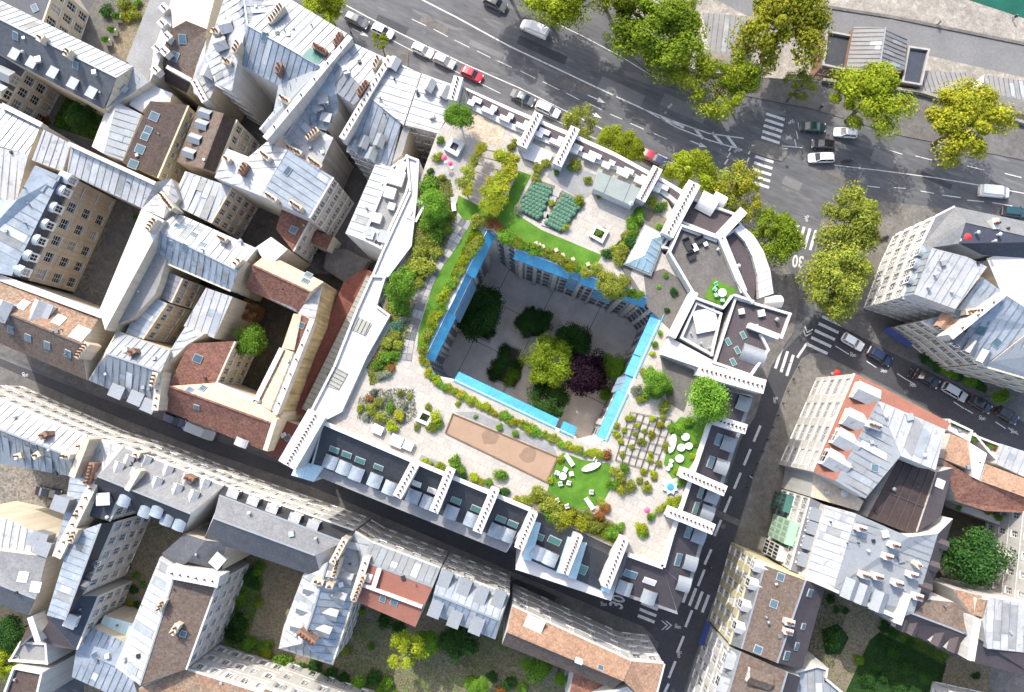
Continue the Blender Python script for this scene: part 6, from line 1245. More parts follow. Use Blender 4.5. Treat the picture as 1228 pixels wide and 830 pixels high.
# clipped topiary beds
def bil(q, s, t): a, b, c, d_ = [Vector(p) for p in q]; return a.lerp(b, s).lerp(d_.lerp(c, s), t)
for q, lb in (([(640, 217), (664, 225), (648, 265), (620, 250)], 'blue green clipped ball in the topiary bed next to the turf fork'), ([(676, 231), (700, 244), (673, 278), (653, 268)], 'blue green clipped ball in the topiary bed next to the white planter')):
    for i in range(6):
        for j in range(9):
            p = bil(q, (i+.5+(.5 if j % 2 else 0))/6.5, (j+.5)/9); c = U(p.x, p.y, D+.4); o = obj('topiary_ball', BL[0], None, Vector((c.x, c.y, D+.32)), random.uniform(0, 6)); s = random.uniform(.36, .42); o.scale = (s, s, s*.95); tag(o, lb, 'topiary', 'clipped topiary balls')
# ground-level greenery
shrubs('in the gravel garden beside the white facade', 'shrubs in the south garden', [(300, 690, 10, 'd'), (310, 682, 9, 'g'), (304, 700, 8, 'd'), (288, 745, 12, 'd'), (280, 760, 12, 'd'), (300, 772, 9, 'g'), (320, 776, 10, 'g'), (290, 720, 8, 'g'), (312, 722, 6, 'o'), (320, 780, 8, 'a'), (338, 792, 10, 'g'), (348, 800, 8, 'g'), (360, 802, 9, 'd'), (378, 800, 10, 'd'), (395, 808, 9, 'd'), (372, 812, 7, 'g'), (412, 815, 9, 'd'), (400, 820, 8, 'g'), (430, 818, 10, 'g'), (448, 812, 10, 'd'), (462, 820, 9, 'g'), (434, 732, 6, 'g'), (446, 775, 5, 'g'), (416, 780, 7, 'o'), (462, 745, 10, 'd'), (478, 752, 9, 'd'), (590, 812, 7, 'd'), (610, 820, 9, 'd'), (600, 828, 7, 'r'), (625, 826, 8, 'g'), (565, 818, 8, 'g'), (258, 778, 5, 'o'), (418, 738, 5, 'g')], .16)
shrubs('along the walled gravel lawn', 'shrubs of the east garden', [(1003, 732, 4, 'd'), (1014, 733, 4, 'd'), (996, 718, 6, 'd'), (1060, 752, 7, 'd'), (1072, 760, 7, 'd'), (1000, 765, 14, 'd'), (1170, 810, 5, 'd'), (1090, 772, 6, 'd'), (1050, 800, 7, 'd')], .16)
hedge('clipped green hedge at the foot of the cream houses', line([(1106, 428), (1126, 440), (1150, 452), (1178, 466)], 12, 6, 'ggd', 1.5), .13)
shrubs('in the little lawn courtyard', 'shrubs in the little courtyard', [(46, 98, 6, 'd'), (56, 104, 5, 'r'), (34, 118, 8, 'o'), (38, 138, 7, 'g'), (28, 132, 6, 'd'), (70, 110, 4, 'd'), (54, 145, 7, 'r'), (48, 142, 6, 'o'), (88, 122, 7, 'd')], .16)
shrubs('in the potted shrub courtyard', 'shrubs in the potted courtyard', [(128, 12, 9, 'd'), (150, 8, 11, 'o'), (160, 14, 10, 'o'), (152, 20, 8, 'a'), (165, 4, 6, 'g')], .16)
shrubs('in the courtyard corner by the low red roofs', 'shrubs by the alley', [(403, 293, 5, 'g'), (402, 300, 5, 'g'), (382, 300, 5, 'd'), (374, 306, 5, 'd'), (195, 213, 4, 'g'), (130, 240, 5, 'g'), (162, 262, 4, 'g'), (98, 310, 3, 'd')], .16)
shrubs('in the narrow gravel court between the white wings', 'shrubs between the wings', [(152, 678, 6, 'd'), (162, 690, 5, 'g'), (160, 706, 6, 'd'), (156, 722, 6, 'o'), (164, 726, 5, 'd'), (172, 700, 4, 'g'), (25, 622, 5, 'd'), (44, 632, 5, 'd'), (60, 634, 4, 'd')], .16)
hedge('planting in the long flower box nearest the terracotta block', line([(1140, 506), (1160, 515)], 6, 3, 'ggo', .5), 7.05)
hedge('planting in the flower box beside the white parapet of the orange cottages', line([(1168, 526), (1198, 540)], 8, 3, 'ggr', .5), 7.05)
shrubs('on the small roof terrace among orange cottages', 'terrace plants', [(1186, 614, 6, 'o'), (1196, 620, 5, 'g'), (1212, 624, 6, 'g'), (1150, 609, 4, 'g')], 4.1)
shrubs('in the stone edged courtyard bed', 'courtyard bed planting', line([(606, 420), (598, 440), (592, 450)], 6, 8, 'dd', 2)+line([(612, 455), (620, 440)], 4, 8, 'dg', 2)+[(640, 374, 8, 'd'), (652, 380, 7, 'd'), (645, 396, 7, 'd'), (700, 404, 7, 'd'), (672, 402, 7, 'd'), (566, 352, 12, 'd'), (585, 392, 12, 'd'), (570, 392, 10, 'd'), (590, 360, 10, 'd')], .3)
for pts, lb in (([(546, 392), (566, 340), (594, 350), (601, 380), (587, 412)], 'stone edged planting bed under the big dark tree by the west courtyard wall'), ([(606, 411), (626, 419), (620, 433), (626, 436), (626, 452), (617, 468), (586, 453)], 'stone edged planting bed west of the yellow courtyard tree'), ([(630, 366), (662, 381), (652, 404), (628, 406), (620, 392)], 'stone edged planting bed under the rounded dark courtyard trees'), ([(668, 394), (710, 402), (704, 424), (660, 412)], 'stone edged planting bed north of the purple courtyard tree')):
    P3 = [U(x, y, .4) for x, y in pts]; c = sum(P3, Vector())/len(P3); mb = MB(); r = empty('courtyard_bed', Vector((c.x, c.y, .17)), lb, 'planting bed')
    mb.prism([(p.x-c.x, p.y-c.y) for p in P3], 0, .3, 'stone_slab'); obj('kerb', mb.mesh('kerb'), r); mb = MB(); mb.poly([Vector(((p.x-c.x)*.9, (p.y-c.y)*.9, .31)) for p in P3], 'soil'); obj('soil', mb.mesh('soil'), r)

# grass on the walled lawns
def grass(name, pts, n, leaf, z, label, s=.16):
    P3 = [U(x, y, z) for x, y in pts]; tr = tessellate_polygon([P3]); rnd = random.Random(label); ar = [((P3[b]-P3[a]).cross(P3[c]-P3[a])).length for a, b, c in tr]; vs = []; fs = []
    for i in range(n):
        a, b, c = rnd.choices(tr, ar)[0]; u, v_ = rnd.random(), rnd.random()
        if u+v_ > 1: u, v_ = 1-u, 1-v_
        p = P3[a]+(P3[b]-P3[a])*u+(P3[c]-P3[a])*v_; d_ = Vector((rnd.uniform(-1, 1), rnd.uniform(-1, 1), rnd.uniform(.5, 1.6))).normalized()*s*rnd.uniform(.6, 1.5); q = Vector((-d_.y, d_.x, 0)).normalized()*s*.35; k = len(vs)
        vs += [tuple(p-q), tuple(p+q), tuple(p+d_)]; fs.append((k, k+1, k+2))
    me = bpy.data.meshes.new(name); me.from_pydata(vs, [], fs); me.materials.append(MATS[leaf]); o = obj(name, me, kind='stuff'); tag(o, label, 'grass')
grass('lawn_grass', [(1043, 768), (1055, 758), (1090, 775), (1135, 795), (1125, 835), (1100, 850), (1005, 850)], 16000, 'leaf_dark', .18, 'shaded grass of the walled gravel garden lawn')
grass('ground_cover', [(290, 690), (312, 672), (316, 700), (300, 760), (330, 785), (420, 815), (460, 810), (480, 830), (420, 850), (262, 790), (280, 740)], 16000, 'leaf_green', .18, 'ivy and low plants along the white garden facade', .22)
grass('ground_cover', [(575, 745), (650, 775), (620, 800), (560, 800), (520, 780)], 5000, 'leaf_olive', .18, 'thin weedy grass behind the box dormer house', .16)
grass('lawn_grass', [(66, 140), (82, 110), (100, 118), (130, 130), (118, 170), (64, 152)], 5000, 'leaf_green', .18, 'small lawn in the slate house courtyard')
grass('ground_cover', [(510, 208), (540, 216), (548, 262), (534, 300), (500, 350), (490, 400), (470, 450), (444, 462), (440, 440), (470, 390), (462, 368), (494, 300), (502, 232)], 9000, 'leaf_olive', D+.06, 'low leafy cover filling the west bank of the roof garden', .26)
grass('ground_cover', [(430, 478), (448, 466), (496, 466), (500, 500), (476, 516), (428, 502)], 2500, 'leaf_grey', D+.05, 'low silvery plants of the bed near the bowls court', .2)
grass('ground_cover', [(640, 590), (660, 595), (700, 615), (735, 628), (742, 640), (735, 652), (650, 612)], 4000, 'leaf_olive', D+.06, 'low leafy cover below the round lawn', .26)
grass('ground_cover', [(566, 275), (580, 281), (556, 322), (536, 352), (512, 418), (502, 425), (520, 380), (534, 345)], 5000, 'leaf_plane', D+.06, 'loose yellow green cover beside the west courtyard canopy', .26)
grass('ground_cover', [(752, 282), (764, 254), (772, 250), (768, 270), (752, 304), (728, 308), (735, 296)], 2500, 'leaf_green', D+.06, 'low green cover beside the glass pyramid path', .24)
grass('ground_cover', [(420, 740), (470, 745), (520, 790), (600, 800), (690, 830), (690, 850), (440, 850), (400, 800)], 9000, 'leaf_green', .18, 'rough grass and weeds round the yellow spiky tree', .2)
grass('ground_cover', [(960, 700), (1000, 712), (1016, 730), (1000, 800), (960, 800)], 2500, 'leaf_dark', .18, 'dark ground cover by the taupe roofed yellow house', .2)
grass('ground_cover', [(1050, 752), (1075, 752), (1140, 786), (1130, 796), (1090, 776)], 3000, 'leaf_green', .18, 'green border under the white dormered garden house', .2)
shrubs('on the big walled lawn', 'shrubs on the walled lawn', [(1070, 785, 9, 'd'), (1090, 800, 10, 'd'), (1060, 810, 8, 'd'), (1040, 815, 9, 'd'), (1110, 812, 8, 'd'), (1030, 790, 7, 'g'), (1080, 825, 9, 'd')], .16)
# ================================================================ vehicles
def loft(mb, rings, m, cap=True):
    n = len(rings[0]); base = len(mb.v); k = mb.mi(m)
    for r in rings: mb.v += [tuple(p) for p in r]
    for i in range(len(rings)-1):
        for j in range(n): mb.f.append((base+i*n+j, base+i*n+(j+1) % n, base+(i+1)*n+(j+1) % n, base+(i+1)*n+j)); mb.m.append(k)
    if cap: mb.f.append(tuple(base+j for j in range(n))); mb.m.append(k); mb.f.append(tuple(base+(len(rings)-1)*n+j for j in range(n-1, -1, -1))); mb.m.append(k)
def rrect(x, hw, z0, z1, b=.14):
    b = min(b, hw*.45, (z1-z0)*.45)
    return [(x, -hw+b, z0), (x, hw-b, z0), (x, hw, z0+b), (x, hw, z1-b), (x, hw-b, z1), (x, -hw+b, z1), (x, -hw, z1-b), (x, -hw, z0+b)]
VM = {}
def vehicle_meshes(t):
    if t in VM: return VM[t]
    L_, W_, hz, roof = dict(hatch=(4.1, 1.76, .92, 1.48), sedan=(4.6, 1.8, .9, 1.44), suv=(4.5, 1.86, 1.0, 1.66), wagon=(4.6, 1.8, .92, 1.5), van=(5.3, 1.95, 1.1, 1.98))[t]
    h = L_/2; w_ = W_/2; body = MB(); glass = MB(); rf = MB()
    if t == 'van':
        loft(body, [rrect(-h, w_*.93, .35, 1.2), rrect(-h+.12, w_, .28, 1.25), rrect(h-1.2, w_, .28, 1.25), rrect(h-.5, w_*.97, .28, 1.02), rrect(h-.08, w_*.86, .3, .85), rrect(h, w_*.7, .4, .75)], 'paint_white')
        g0 = (-h+.1, h-.75, -h+.22, h-1.75)
    else:
        loft(body, [rrect(-h, w_*.78, .42, hz-.12), rrect(-h+.15, w_*.94, .3, hz-.03), rrect(-h+.7, w_, .26, hz), rrect(0, w_, .24, hz), rrect(h-1.3, w_, .25, hz-.04), rrect(h-.5, w_*.96, .27, hz-.16), rrect(h-.14, w_*.86, .3, hz-.26), rrect(h, w_*.66, .38, hz-.36)], 'paint_white')
        rear = dict(hatch=.12, sedan=.75, suv=.12, wagon=.12)[t]; g0 = (-h+rear, h-1.15, -h+rear+(.75 if t == 'sedan' else .38), h-1.9)
    zb, zt = (hz-.03 if t != 'van' else 1.2), roof
    def tr(x, hw, z): return [(x, -hw, z), (x, hw, z)]
    b4 = [(g0[0], -w_*.9, zb), (g0[1], -w_*.86, zb), (g0[1], w_*.86, zb), (g0[0], w_*.9, zb)]; t4 = [(g0[2], -w_*.72, zt-.04), (g0[3], -w_*.7, zt-.04), (g0[3], w_*.7, zt-.04), (g0[2], w_*.72, zt-.04)]
    if t == 'van': t4 = [(g0[2], -w_*.82, zt-.04), (g0[3], -w_*.8, zt-.04), (g0[3], w_*.8, zt-.04), (g0[2], w_*.82, zt-.04)]
    gm = 'glass'
    for i in range(4):
        j = (i+1) % 4; glass.poly((b4[i], b4[j], t4[j], t4[i]), gm if t != 'van' or i == 1 else 'paint_white')
    x0, x1 = g0[2], g0[3]; hw = w_*(.82 if t == 'van' else .72)
    loft(rf, [rrect(x0-.06, hw*.9, zt-.07, zt-.01, .03), rrect(x0+.15, hw*1.0, zt-.08, zt+.03, .04), rrect((x0+x1)/2, hw*1.02, zt-.08, zt+.06, .04), rrect(x1-.12, hw*.99, zt-.08, zt+.03, .04), rrect(x1+.08, hw*.9, zt-.1, zt-.03, .03)], 'paint_white')
    pil = MB()
    if t != 'van':
        for sy in (-1, 1):
            for a, b_ in (((b4[0], t4[0])), ((b4[1], t4[1]))):
                A, Bq = Vector((a[0], abs(a[1])*sy, a[2])), Vector((b_[0], abs(b_[1])*sy, b_[2])); rf.tube(A, Bq, .06, .05, 'paint_white', 5)
            m0 = Vector(((g0[0]+g0[1])/2-.1, sy*w_*.885, zb)); m1 = Vector(((g0[2]+g0[3])/2-.1, sy*w_*.72, zt-.04)); rf.tube(m0, m1, .05, .05, 'paint_white', 5)
    wh = MB(); wh.tube((0, -.11, 0), (0, .11, 0), .32, .32, 'tyre', 14); wh.tube((0, -.12, 0), (0, .12, 0), .19, .19, 'metal_light', 10)
    hl = MB(); hl.box(Vector((0, 0, 0)), Vector((.1, 0, 0)), Vector((0, .18, 0)), Vector((0, 0, .07)), 'cushion'); tl = MB(); tl.box(Vector((0, 0, 0)), Vector((.06, 0, 0)), Vector((0, .15, 0)), Vector((0, 0, .09)), 'red_cloth')
    mr = MB(); mr.box(Vector((0, 0, 0)), Vector((.07, 0, 0)), Vector((0, .11, 0)), Vector((0, 0, .07)), 'metal_dark')
    VM[t] = (body.mesh('body', smooth=False), glass.mesh('windows'), rf.mesh('roof'), wh.mesh('wheel'), hl.mesh('headlight'), tl.mesh('tail_light'), mr.mesh('mirror'), L_, W_, hz, g0); return VM[t]
def car(t, x, y, dx, dy, color, label, group, z=0.01):
    bm_, gm, rm, wm, hm, tm, mm, L_, W_, hz, g0 = vehicle_meshes(t); c = U(x, y, z+.7); c.z = z
    a = U(x, y, z); b_ = U(x+dx*10, y+dy*10, z); rz = math.atan2(b_.y-a.y, b_.x-a.x); r = empty('parked_car' if t != 'van' else 'van', c, label, 'car' if t != 'van' else 'van', group, rz)
    for nm, me in (('body', bm_), ('roof', rm)): o = obj(nm, me, r); setmat(o, 'paint_'+color)
    o = obj('windows', gm, r)
    if t == 'van': o.material_slots[o.material_slots.find('paint_white')].link = 'OBJECT'; o.material_slots[o.material_slots.find('paint_white')].material = MATS['paint_'+color]
    for sx in (-1, 1):
        for sy in (-1, 1): obj('wheel', wm, r, Vector((sx*L_*.3, sy*(W_/2-.12), .32)))
    for sy in (-1, 1): obj('headlight', hm, r, Vector((L_/2-.16, sy*W_*.34, .58))); obj('tail_light', tm, r, Vector((-L_/2+.05, sy*W_*.37, .72))); obj('mirror', mm, r, Vector((g0[1]-.35, sy*(W_/2+.06), hz+.06)))
B1 = (.9, .43)
for a in (('wagon', 428, 24, *B1, 'grey', 'dark grey car parked under the plane tree at the head of the row'), ('hatch', 459, 37, *B1, 'white', 'white car with glass roof parked beside the small street tree'), ('hatch', 507, 60, *B1, 'white', 'white car parked nose to tail with a silver one'), ('hatch', 533, 73, *B1, 'silver', 'silver car parked between white and red cars'), ('hatch', 566, 89, *B1, 'red', 'bright red car parked on the boulevard'), ('sedan', 627, 117, *B1, 'grey', 'dark car parked under the round street lamp'), ('wagon', 657, 131, *B1, 'white', 'long white car parked beside the hotel chimney walls'), ('sedan', 780, 187, *B1, 'red', 'dark red car half hidden by the young plane tree'), ('suv', 796, 196, *B1, 'navy', 'blue car half hidden behind the hotel chimney wall')): car(*a, 'cars parked along the boulevard')
car('suv', 594, 4, *B1, 'grey', 'dark grey car driving at the top of the boulevard', 'cars driving on the boulevard'); car('van', 641, 35, -.92, -.41, 'white', 'white van driving along the boulevard under the tree shade', 'cars driving on the boulevard')
for a in (('sedan', 975, 152, 1, .06, 'green', 'dark green car waiting at the crossing next to the kerb'), ('hatch', 1014, 159, -1, -.08, 'white', 'white car behind the dark green one under the plane tree'), ('hatch', 987, 173, -1, -.08, 'black', 'black car waiting between two white cars'), ('wagon', 985, 189, -1, .03, 'white', 'white estate car waiting beside the motorcycle'), ('van', 1192, 230, 1, .1, 'white', 'white van in the lane before the corner block'), ('wagon', 1217, 254, 1, .1, 'teal', 'dark teal car beside the grey slate roof')): car(*a, 'cars driving on the boulevard')
B2 = (.86, .5)
for a in (('hatch', 1023, 410, *B2, 'white', 'white car parked first after the side street crossing'), ('suv', 1055, 427, *B2, 'navy', 'dark blue car parked behind the white one'), ('sedan', 1112, 454, *B2, 'black', 'black car parked next to the motorcycles'), ('wagon', 1145, 470, *B2, 'silver', 'silver car with roof rails parked by the hedge'), ('hatch', 1176, 485, *B2, 'black', 'black car parked just past the silver one'), ('hatch', 1208, 498, *B2, 'black', 'last black car parked in the side street')): car(*a, 'cars parked in the side street')
car('hatch', 209, 504, .93, .38, 'navy', 'dark blue car parked beneath the red tile eaves', 'cars in the shaded street'); car('van', 241, 517, .93, .38, 'silver', 'silver van parked beneath the red tile eaves', 'cars in the shaded street')
car('sedan', 58, 591, .97, .2, 'black', 'black car in the walled gravel court', None, .18)
def motorcycle(x, y, dx, dy, label):
    c = U(x, y, .4); a = U(x, y, 0); b_ = U(x+dx*10, y+dy*10, 0); r = empty('motorcycle', Vector((c.x, c.y, .13 if y > 400 else .01)), label, 'motorcycle', 'motorcycles', math.atan2(b_.y-a.y, b_.x-a.x))
    for sx in (-.68, .68): m = MB(); m.tube((sx, -.07, .31), (sx, .07, .31), .31, .31, 'tyre', 12); m.tube((sx, -.08, .31), (sx, .08, .31), .18, .18, 'metal_light', 10); obj('wheel', m.mesh('wheel'), r)
    m = MB(); loft(m, [rrect(-.5, .14, .35, .62), rrect(-.1, .19, .28, .8), rrect(.3, .2, .35, .98), rrect(.5, .1, .5, .9)], 'metal_dark'); obj('tank', m.mesh('tank'), r)
    m = MB(); loft(m, [rrect(-.95, .1, .72, .84, .04), rrect(-.5, .17, .68, .84, .05), rrect(.0, .14, .7, .82, .05)], 'fabric_dark'); obj('saddle', m.mesh('saddle'), r)
    m = MB(); m.tube((.68, 0, .31), (.42, 0, 1.02), .05, .05, 'metal_light', 6); m.tube((.4, -.36, 1.05), (.4, .36, 1.05), .03, .03, 'metal_dark', 6); obj('handlebar', m.mesh('handlebar'), r)
motorcycle(1016, 193, 1, -.1, 'dark motorcycle standing behind the white estate car'); motorcycle(1091, 447, .4, -.9, 'dark motorcycle parked first beside the dark blue car'); motorcycle(1097, 449, .4, -.9, 'dark motorcycle parked nearest the black car'); motorcycle(1060, 285, .9, -.3, 'dark scooter at the foot of the white corner block')
# ================================================================ street furniture
def lamp(x, y, label, h=8.0):
    c = U(x, y, h); r = empty('street_lamp', Vector((c.x, c.y, .12)), label, 'street lamp', 'street lamps'); m = MB(); m.tube((0, 0, 0), (0, 0, .9), .14, .11, 'metal_dark', 8); m.tube((0, 0, .9), (0, 0, h-.4), .08, .05, 'metal_light', 8); obj('post', m.mesh('post'), r)
    m = MB(); m.ball((0, 0, h-.2), .34, 'cushion', 12, 8); m.tube((0, 0, h+.1), (0, 0, h+.22), .2, .05, 'metal_light', 10); obj('globe', m.mesh('globe'), r)
lamp(626, 116, 'white globe street lamp above the dark parked car'); lamp(409, 13, 'white globe street lamp beside the first plane tree'); lamp(1079, 143, 'street lamp between two plane trees on the quay pavement'); lamp(757, 244, 'white globe lamp in the shrubs behind the sage green pavilion', 27)
def signpost(x, y, label):
    c = U(x, y, 2); r = empty('traffic_sign', Vector((c.x, c.y, .12)), label, 'traffic sign'); m = MB(); m.tube((0, 0, 0), (0, 0, 2.4), .04, .04, 'metal_light', 6); obj('post', m.mesh('post'), r); m = MB(); m.tube((0, -.03, 2.4), (0, .03, 2.4), .33, .33, 'white_paint', 14); obj('plate', m.mesh('plate'), r)
signpost(902, 176, 'round traffic sign on the refuge island end nearest the hatching'); signpost(941, 180, 'round traffic sign on the refuge island end nearest the waiting cars')
def awning(pts, zs, m, label):
    P3 = [U(x, y, z) for (x, y), z in zip(pts, zs)]; c = sum(P3, Vector())/4; mb = MB(); dn = Vector((0, 0, -.25)); mb.poly(P3, m); mb.poly([p+Vector((0, 0, -.06)) for p in P3], m)
    for i in range(4): a, b_ = P3[i], P3[(i+1) % 4]; mb.poly((a, b_, b_+dn, a+dn), m)
    tag(obj('shop_awning', mb.mesh('shop_awning', c), None, c), label, 'awning')
awning([(847, 743), (853, 749), (844, 775), (838, 772)], [3, 4, 4, 3], 'awning_blue', 'dark blue shop awning on the white facade below the yellow house')
awning([(1058, 396), (1067, 392), (1095, 412), (1090, 417)], [2.9, 3.9, 3.9, 2.9], 'awning_blue', 'navy blue shop awning on the cream house facing the side street')
awning([(614, 698), (618, 694), (668, 716), (665, 721)], [3, 3.8, 3.8, 3], 'fabric_dark', 'long black shop awning below the orange tile house facade')
# green glazed balconies on the white house
gb = next(o for o in S.objects if o.name == 'glass_balcony_house'); a0 = U(948, 684, 13); b0 = U(972, 597, 13); e = (b0-a0); ln = e.length; e.normalize(); n = Vector((e.y, -e.x, 0)); n = n if n.x < 0 else -n
for t0, t1, z0_, z1_, mm in ((.3, .62, 3.5, 11.5, 'green_panel'), (.05, .25, 3, 10, 'white_wall'), (.7, .95, 1, 7, 'green_glass')):
    mb = MB(); c = a0+e*(ln*(t0+t1)/2)+n*.7; c.z = (z0_+z1_)/2; mb.box(c, e*(ln*(t1-t0)/2), n*.7, Vector((0, 0, (z1_-z0_)/2)), mm); o = obj('balcony_bay', mb.mesh('balcony_bay', gb.location), gb); fb = MB(); k = 4
    for i in range(k):
        for j in range(3): q = a0+e*(ln*(t0+(t1-t0)*(i+.5)/k))+n*1.42; q.z = z0_+(z1_-z0_)*(j+.5)/3; fb.box(q, e*(ln*(t1-t0)/k*.32), n*.03, Vector((0, 0, (z1_-z0_)/3*.36)), 'glass')
    obj('panes', fb.mesh('panes', gb.location), o, kind='stuff')
# bars and ladder on the bronze terrace
tb = next(o for o in S.objects if o.name == 'terracotta_corner_block'); q4 = [(1078, 548), (1124, 567), (1097, 642), (1040, 620)]
fb = MB()
for i in range(1, 5): a, b_ = [U(*bil(q4, i/5, t), 13.55) for t in (0, 1)]; ee = (b_-a)/2; fb.box((a+b_)/2, ee, Vector((-ee.y, ee.x, 0)).normalized()*.07, Vector((0, 0, .08)), 'taupe')
a, b_ = [U(*bil(q4, t, .55), 13.56) for t in (0, 1)]; ee = (b_-a)/2; fb.box((a+b_)/2, ee, Vector((-ee.y, ee.x, 0)).normalized()*.07, Vector((0, 0, .09)), 'taupe'); obj('terrace_bars', fb.mesh('terrace_bars', tb.location), tb, kind='stuff')
# ================================================================ roof garden furniture
def seat(name, x, y, ang, label, group, m='cushion', w_=.6, d=.6, z=D, back=True, cat='chair'):
    c = U(x, y, z+.3); r = empty(name, Vector((c.x, c.y, z+.05)), label, cat, group, ang); mb = MB(); mb.bx(-w_/2, w_/2, -d/2, d/2, .32, .45, m); obj('seat', mb.mesh('seat'), r)
    if back: mb = MB(); mb.bx(-w_/2, w_/2, d/2-.1, d/2, .45, .85, m); obj('backrest', mb.mesh('backrest'), r)
    for sx in (-1, 1):
        for sy in (-1, 1): mb = MB(); mb.bx(sx*(w_/2-.05)-.03, sx*(w_/2-.05)+.03, sy*(d/2-.05)-.03, sy*(d/2-.05)+.03, 0, .32, 'metal_light'); obj('leg', mb.mesh('leg'), r)
def table(x, y, rr, label, z=D, m='white_paint'):
    c = U(x, y, z+.7); r = empty('round_table', Vector((c.x, c.y, z+.05)), label, 'table'); mb = MB(); mb.tube((0, 0, .68), (0, 0, .74), rr, rr, m, 18); obj('tabletop', mb.mesh('tabletop'), r); mb = MB(); mb.tube((0, 0, 0), (0, 0, .68), .06, .05, 'metal_light', 8); mb.tube((0, 0, 0), (0, 0, .04), .3, .3, 'metal_light', 12); obj('pedestal', mb.mesh('pedestal'), r)
def lounger(x, y, ang, label):
    c = U(x, y, D+.3); r = empty('sun_lounger', Vector((c.x, c.y, D+.05)), label, 'sun lounger', 'sun loungers', ang); mb = MB(); mb.bx(-.32, .32, -.9, .35, .28, .4, 'cushion'); obj('seat', mb.mesh('seat'), r)
    mb = MB(); mb.box(Vector((0, .66, .56)), Vector((.32, 0, 0)), Vector((0, .32, .2)), Vector((0, -.03, .05)), 'cushion'); obj('backrest', mb.mesh('backrest'), r)
    for sx in (-1, 1):
        for yy in (-.8, .3): mb = MB(); mb.bx(sx*.27-.03, sx*.27+.03, yy-.03, yy+.03, 0, .28, 'metal_light'); obj('leg', mb.mesh('leg'), r)
def pouf(x, y, rx, ry, ang, label, group=None, z=D, m='cushion'):
    c = U(x, y, z+.3); r = empty('ottoman', Vector((c.x, c.y, z+.05)), label, 'seat', group, ang); mb = MB(); pts = [(rx*math.cos(t*math.pi/10), ry*math.sin(t*math.pi/10)) for t in range(20)]; mb.prism(pts, .05, .34, 'white_paint'); obj('base', mb.mesh('base'), r); mb = MB(); mb.prism([(x_*.9, y_*.9) for x_, y_ in pts], .34, .46, m); obj('cushion', mb.mesh('cushion'), r)
pouf(709, 560, 1.45, .5, .35, 'long white capsule bench on the round lawn')
table(675, 571, .55, 'round grey table on the round lawn', m='concrete')
for x, y, a_ in ((668, 567, 1.2), (678, 563, 2.6), (685, 568, -1.3), (672, 580, .3), (682, 579, -.2), (680, 607, .3), (668, 600, .4), (709, 590, 0), (714, 551, 1)): seat('garden_chair', x, y, a_, 'pale garden chair standing on the round lawn', 'chairs on the round lawn')
lounger(683, 552, .6, 'sun lounger beside the yellow shrub on the round lawn'); lounger(707, 604, .6, 'sun lounger by the rust red shrubs of the round lawn'); lounger(544, 246, .1, 'sun lounger on the turf under the west bank trees')
pouf(806, 532, .55, 1.4, -.25, 'long curved white sofa on the east lawn'); 
for x, y, s in ((822, 524, .62), (826, 535, .56), (817, 537, .6), (815, 550, .62)): pouf(x, y, s, s*.9, .4, 'round white seat beside the curved sofa on the east lawn', 'white seats on the east lawn')
for x, y in ((805, 553), (804, 558), (801, 562)): pouf(x, y, .3, .3, 0, 'tiny white stool near the planting grid', 'tiny white stools')
for x, y in ((643, 292), (647, 294), (651, 296), (675, 306), (687, 311), (705, 317), (667, 300)): seat('wooden_stool', x, y, .4, 'pale wooden stool on the turf above the north canopy', 'stools on the turf', 'tile_peach', .55, .55, back=False, cat='stool')
for x, y, w_, d_ in ((825, 293, 1.0, 1.9), (839, 288, 1.3, 1.1), (829, 307, 1.2, 1.1)):
    seat('lounge_sofa', x, y, .45, 'dark framed lounge sofa on the timber terrace', 'terrace sofas', 'fabric_dark', w_, d_, D+1.4, cat='sofa')
seat('coffee_table', 833, 297, .45, 'low white coffee table between the dark terrace sofas', None, 'white_paint', .8, 1.1, D+1.4, False, 'table'); seat('coffee_table', 846, 293, .45, 'small grey side table at the end of the terrace sofas', None, 'concrete', .6, .6, D+1.4, False, 'table')
rg = sheet('grass_carpet', [(855, 334), (884, 347), (870, 369), (844, 357)], D+1.47, 'turf', kind=None); tag(rg, 'square green carpet on the timber terrace', 'carpet')
table(866, 351, .62, 'round white table on the green terrace carpet', D+1.45)
for x, y, a_ in ((857, 347, 1), (858, 354, 2), (866, 360, 3), (858, 341, .5)): seat('garden_chair', x, y, a_, 'green chair around the white terrace table', 'chairs on the green carpet', 'green_panel', .55, .55, D+1.45)
for x, y in ((660, 262), (655, 268), (662, 238), (666, 232), (656, 258)):
    c = U(x, y, D+.1); mb = MB(); mb.box(Vector((0, 0, .1)), Vector((.6, -.2, 0)), Vector((.15, .45, 0)), Vector((0, 0, .06)), 'stone_slab'); tag(obj('stepping_stone', mb.mesh('stepping_stone'), None, Vector((c.x, c.y, D+.02))), 'pale stepping stone between the topiary beds', 'stepping stone', 'stones between the topiary')
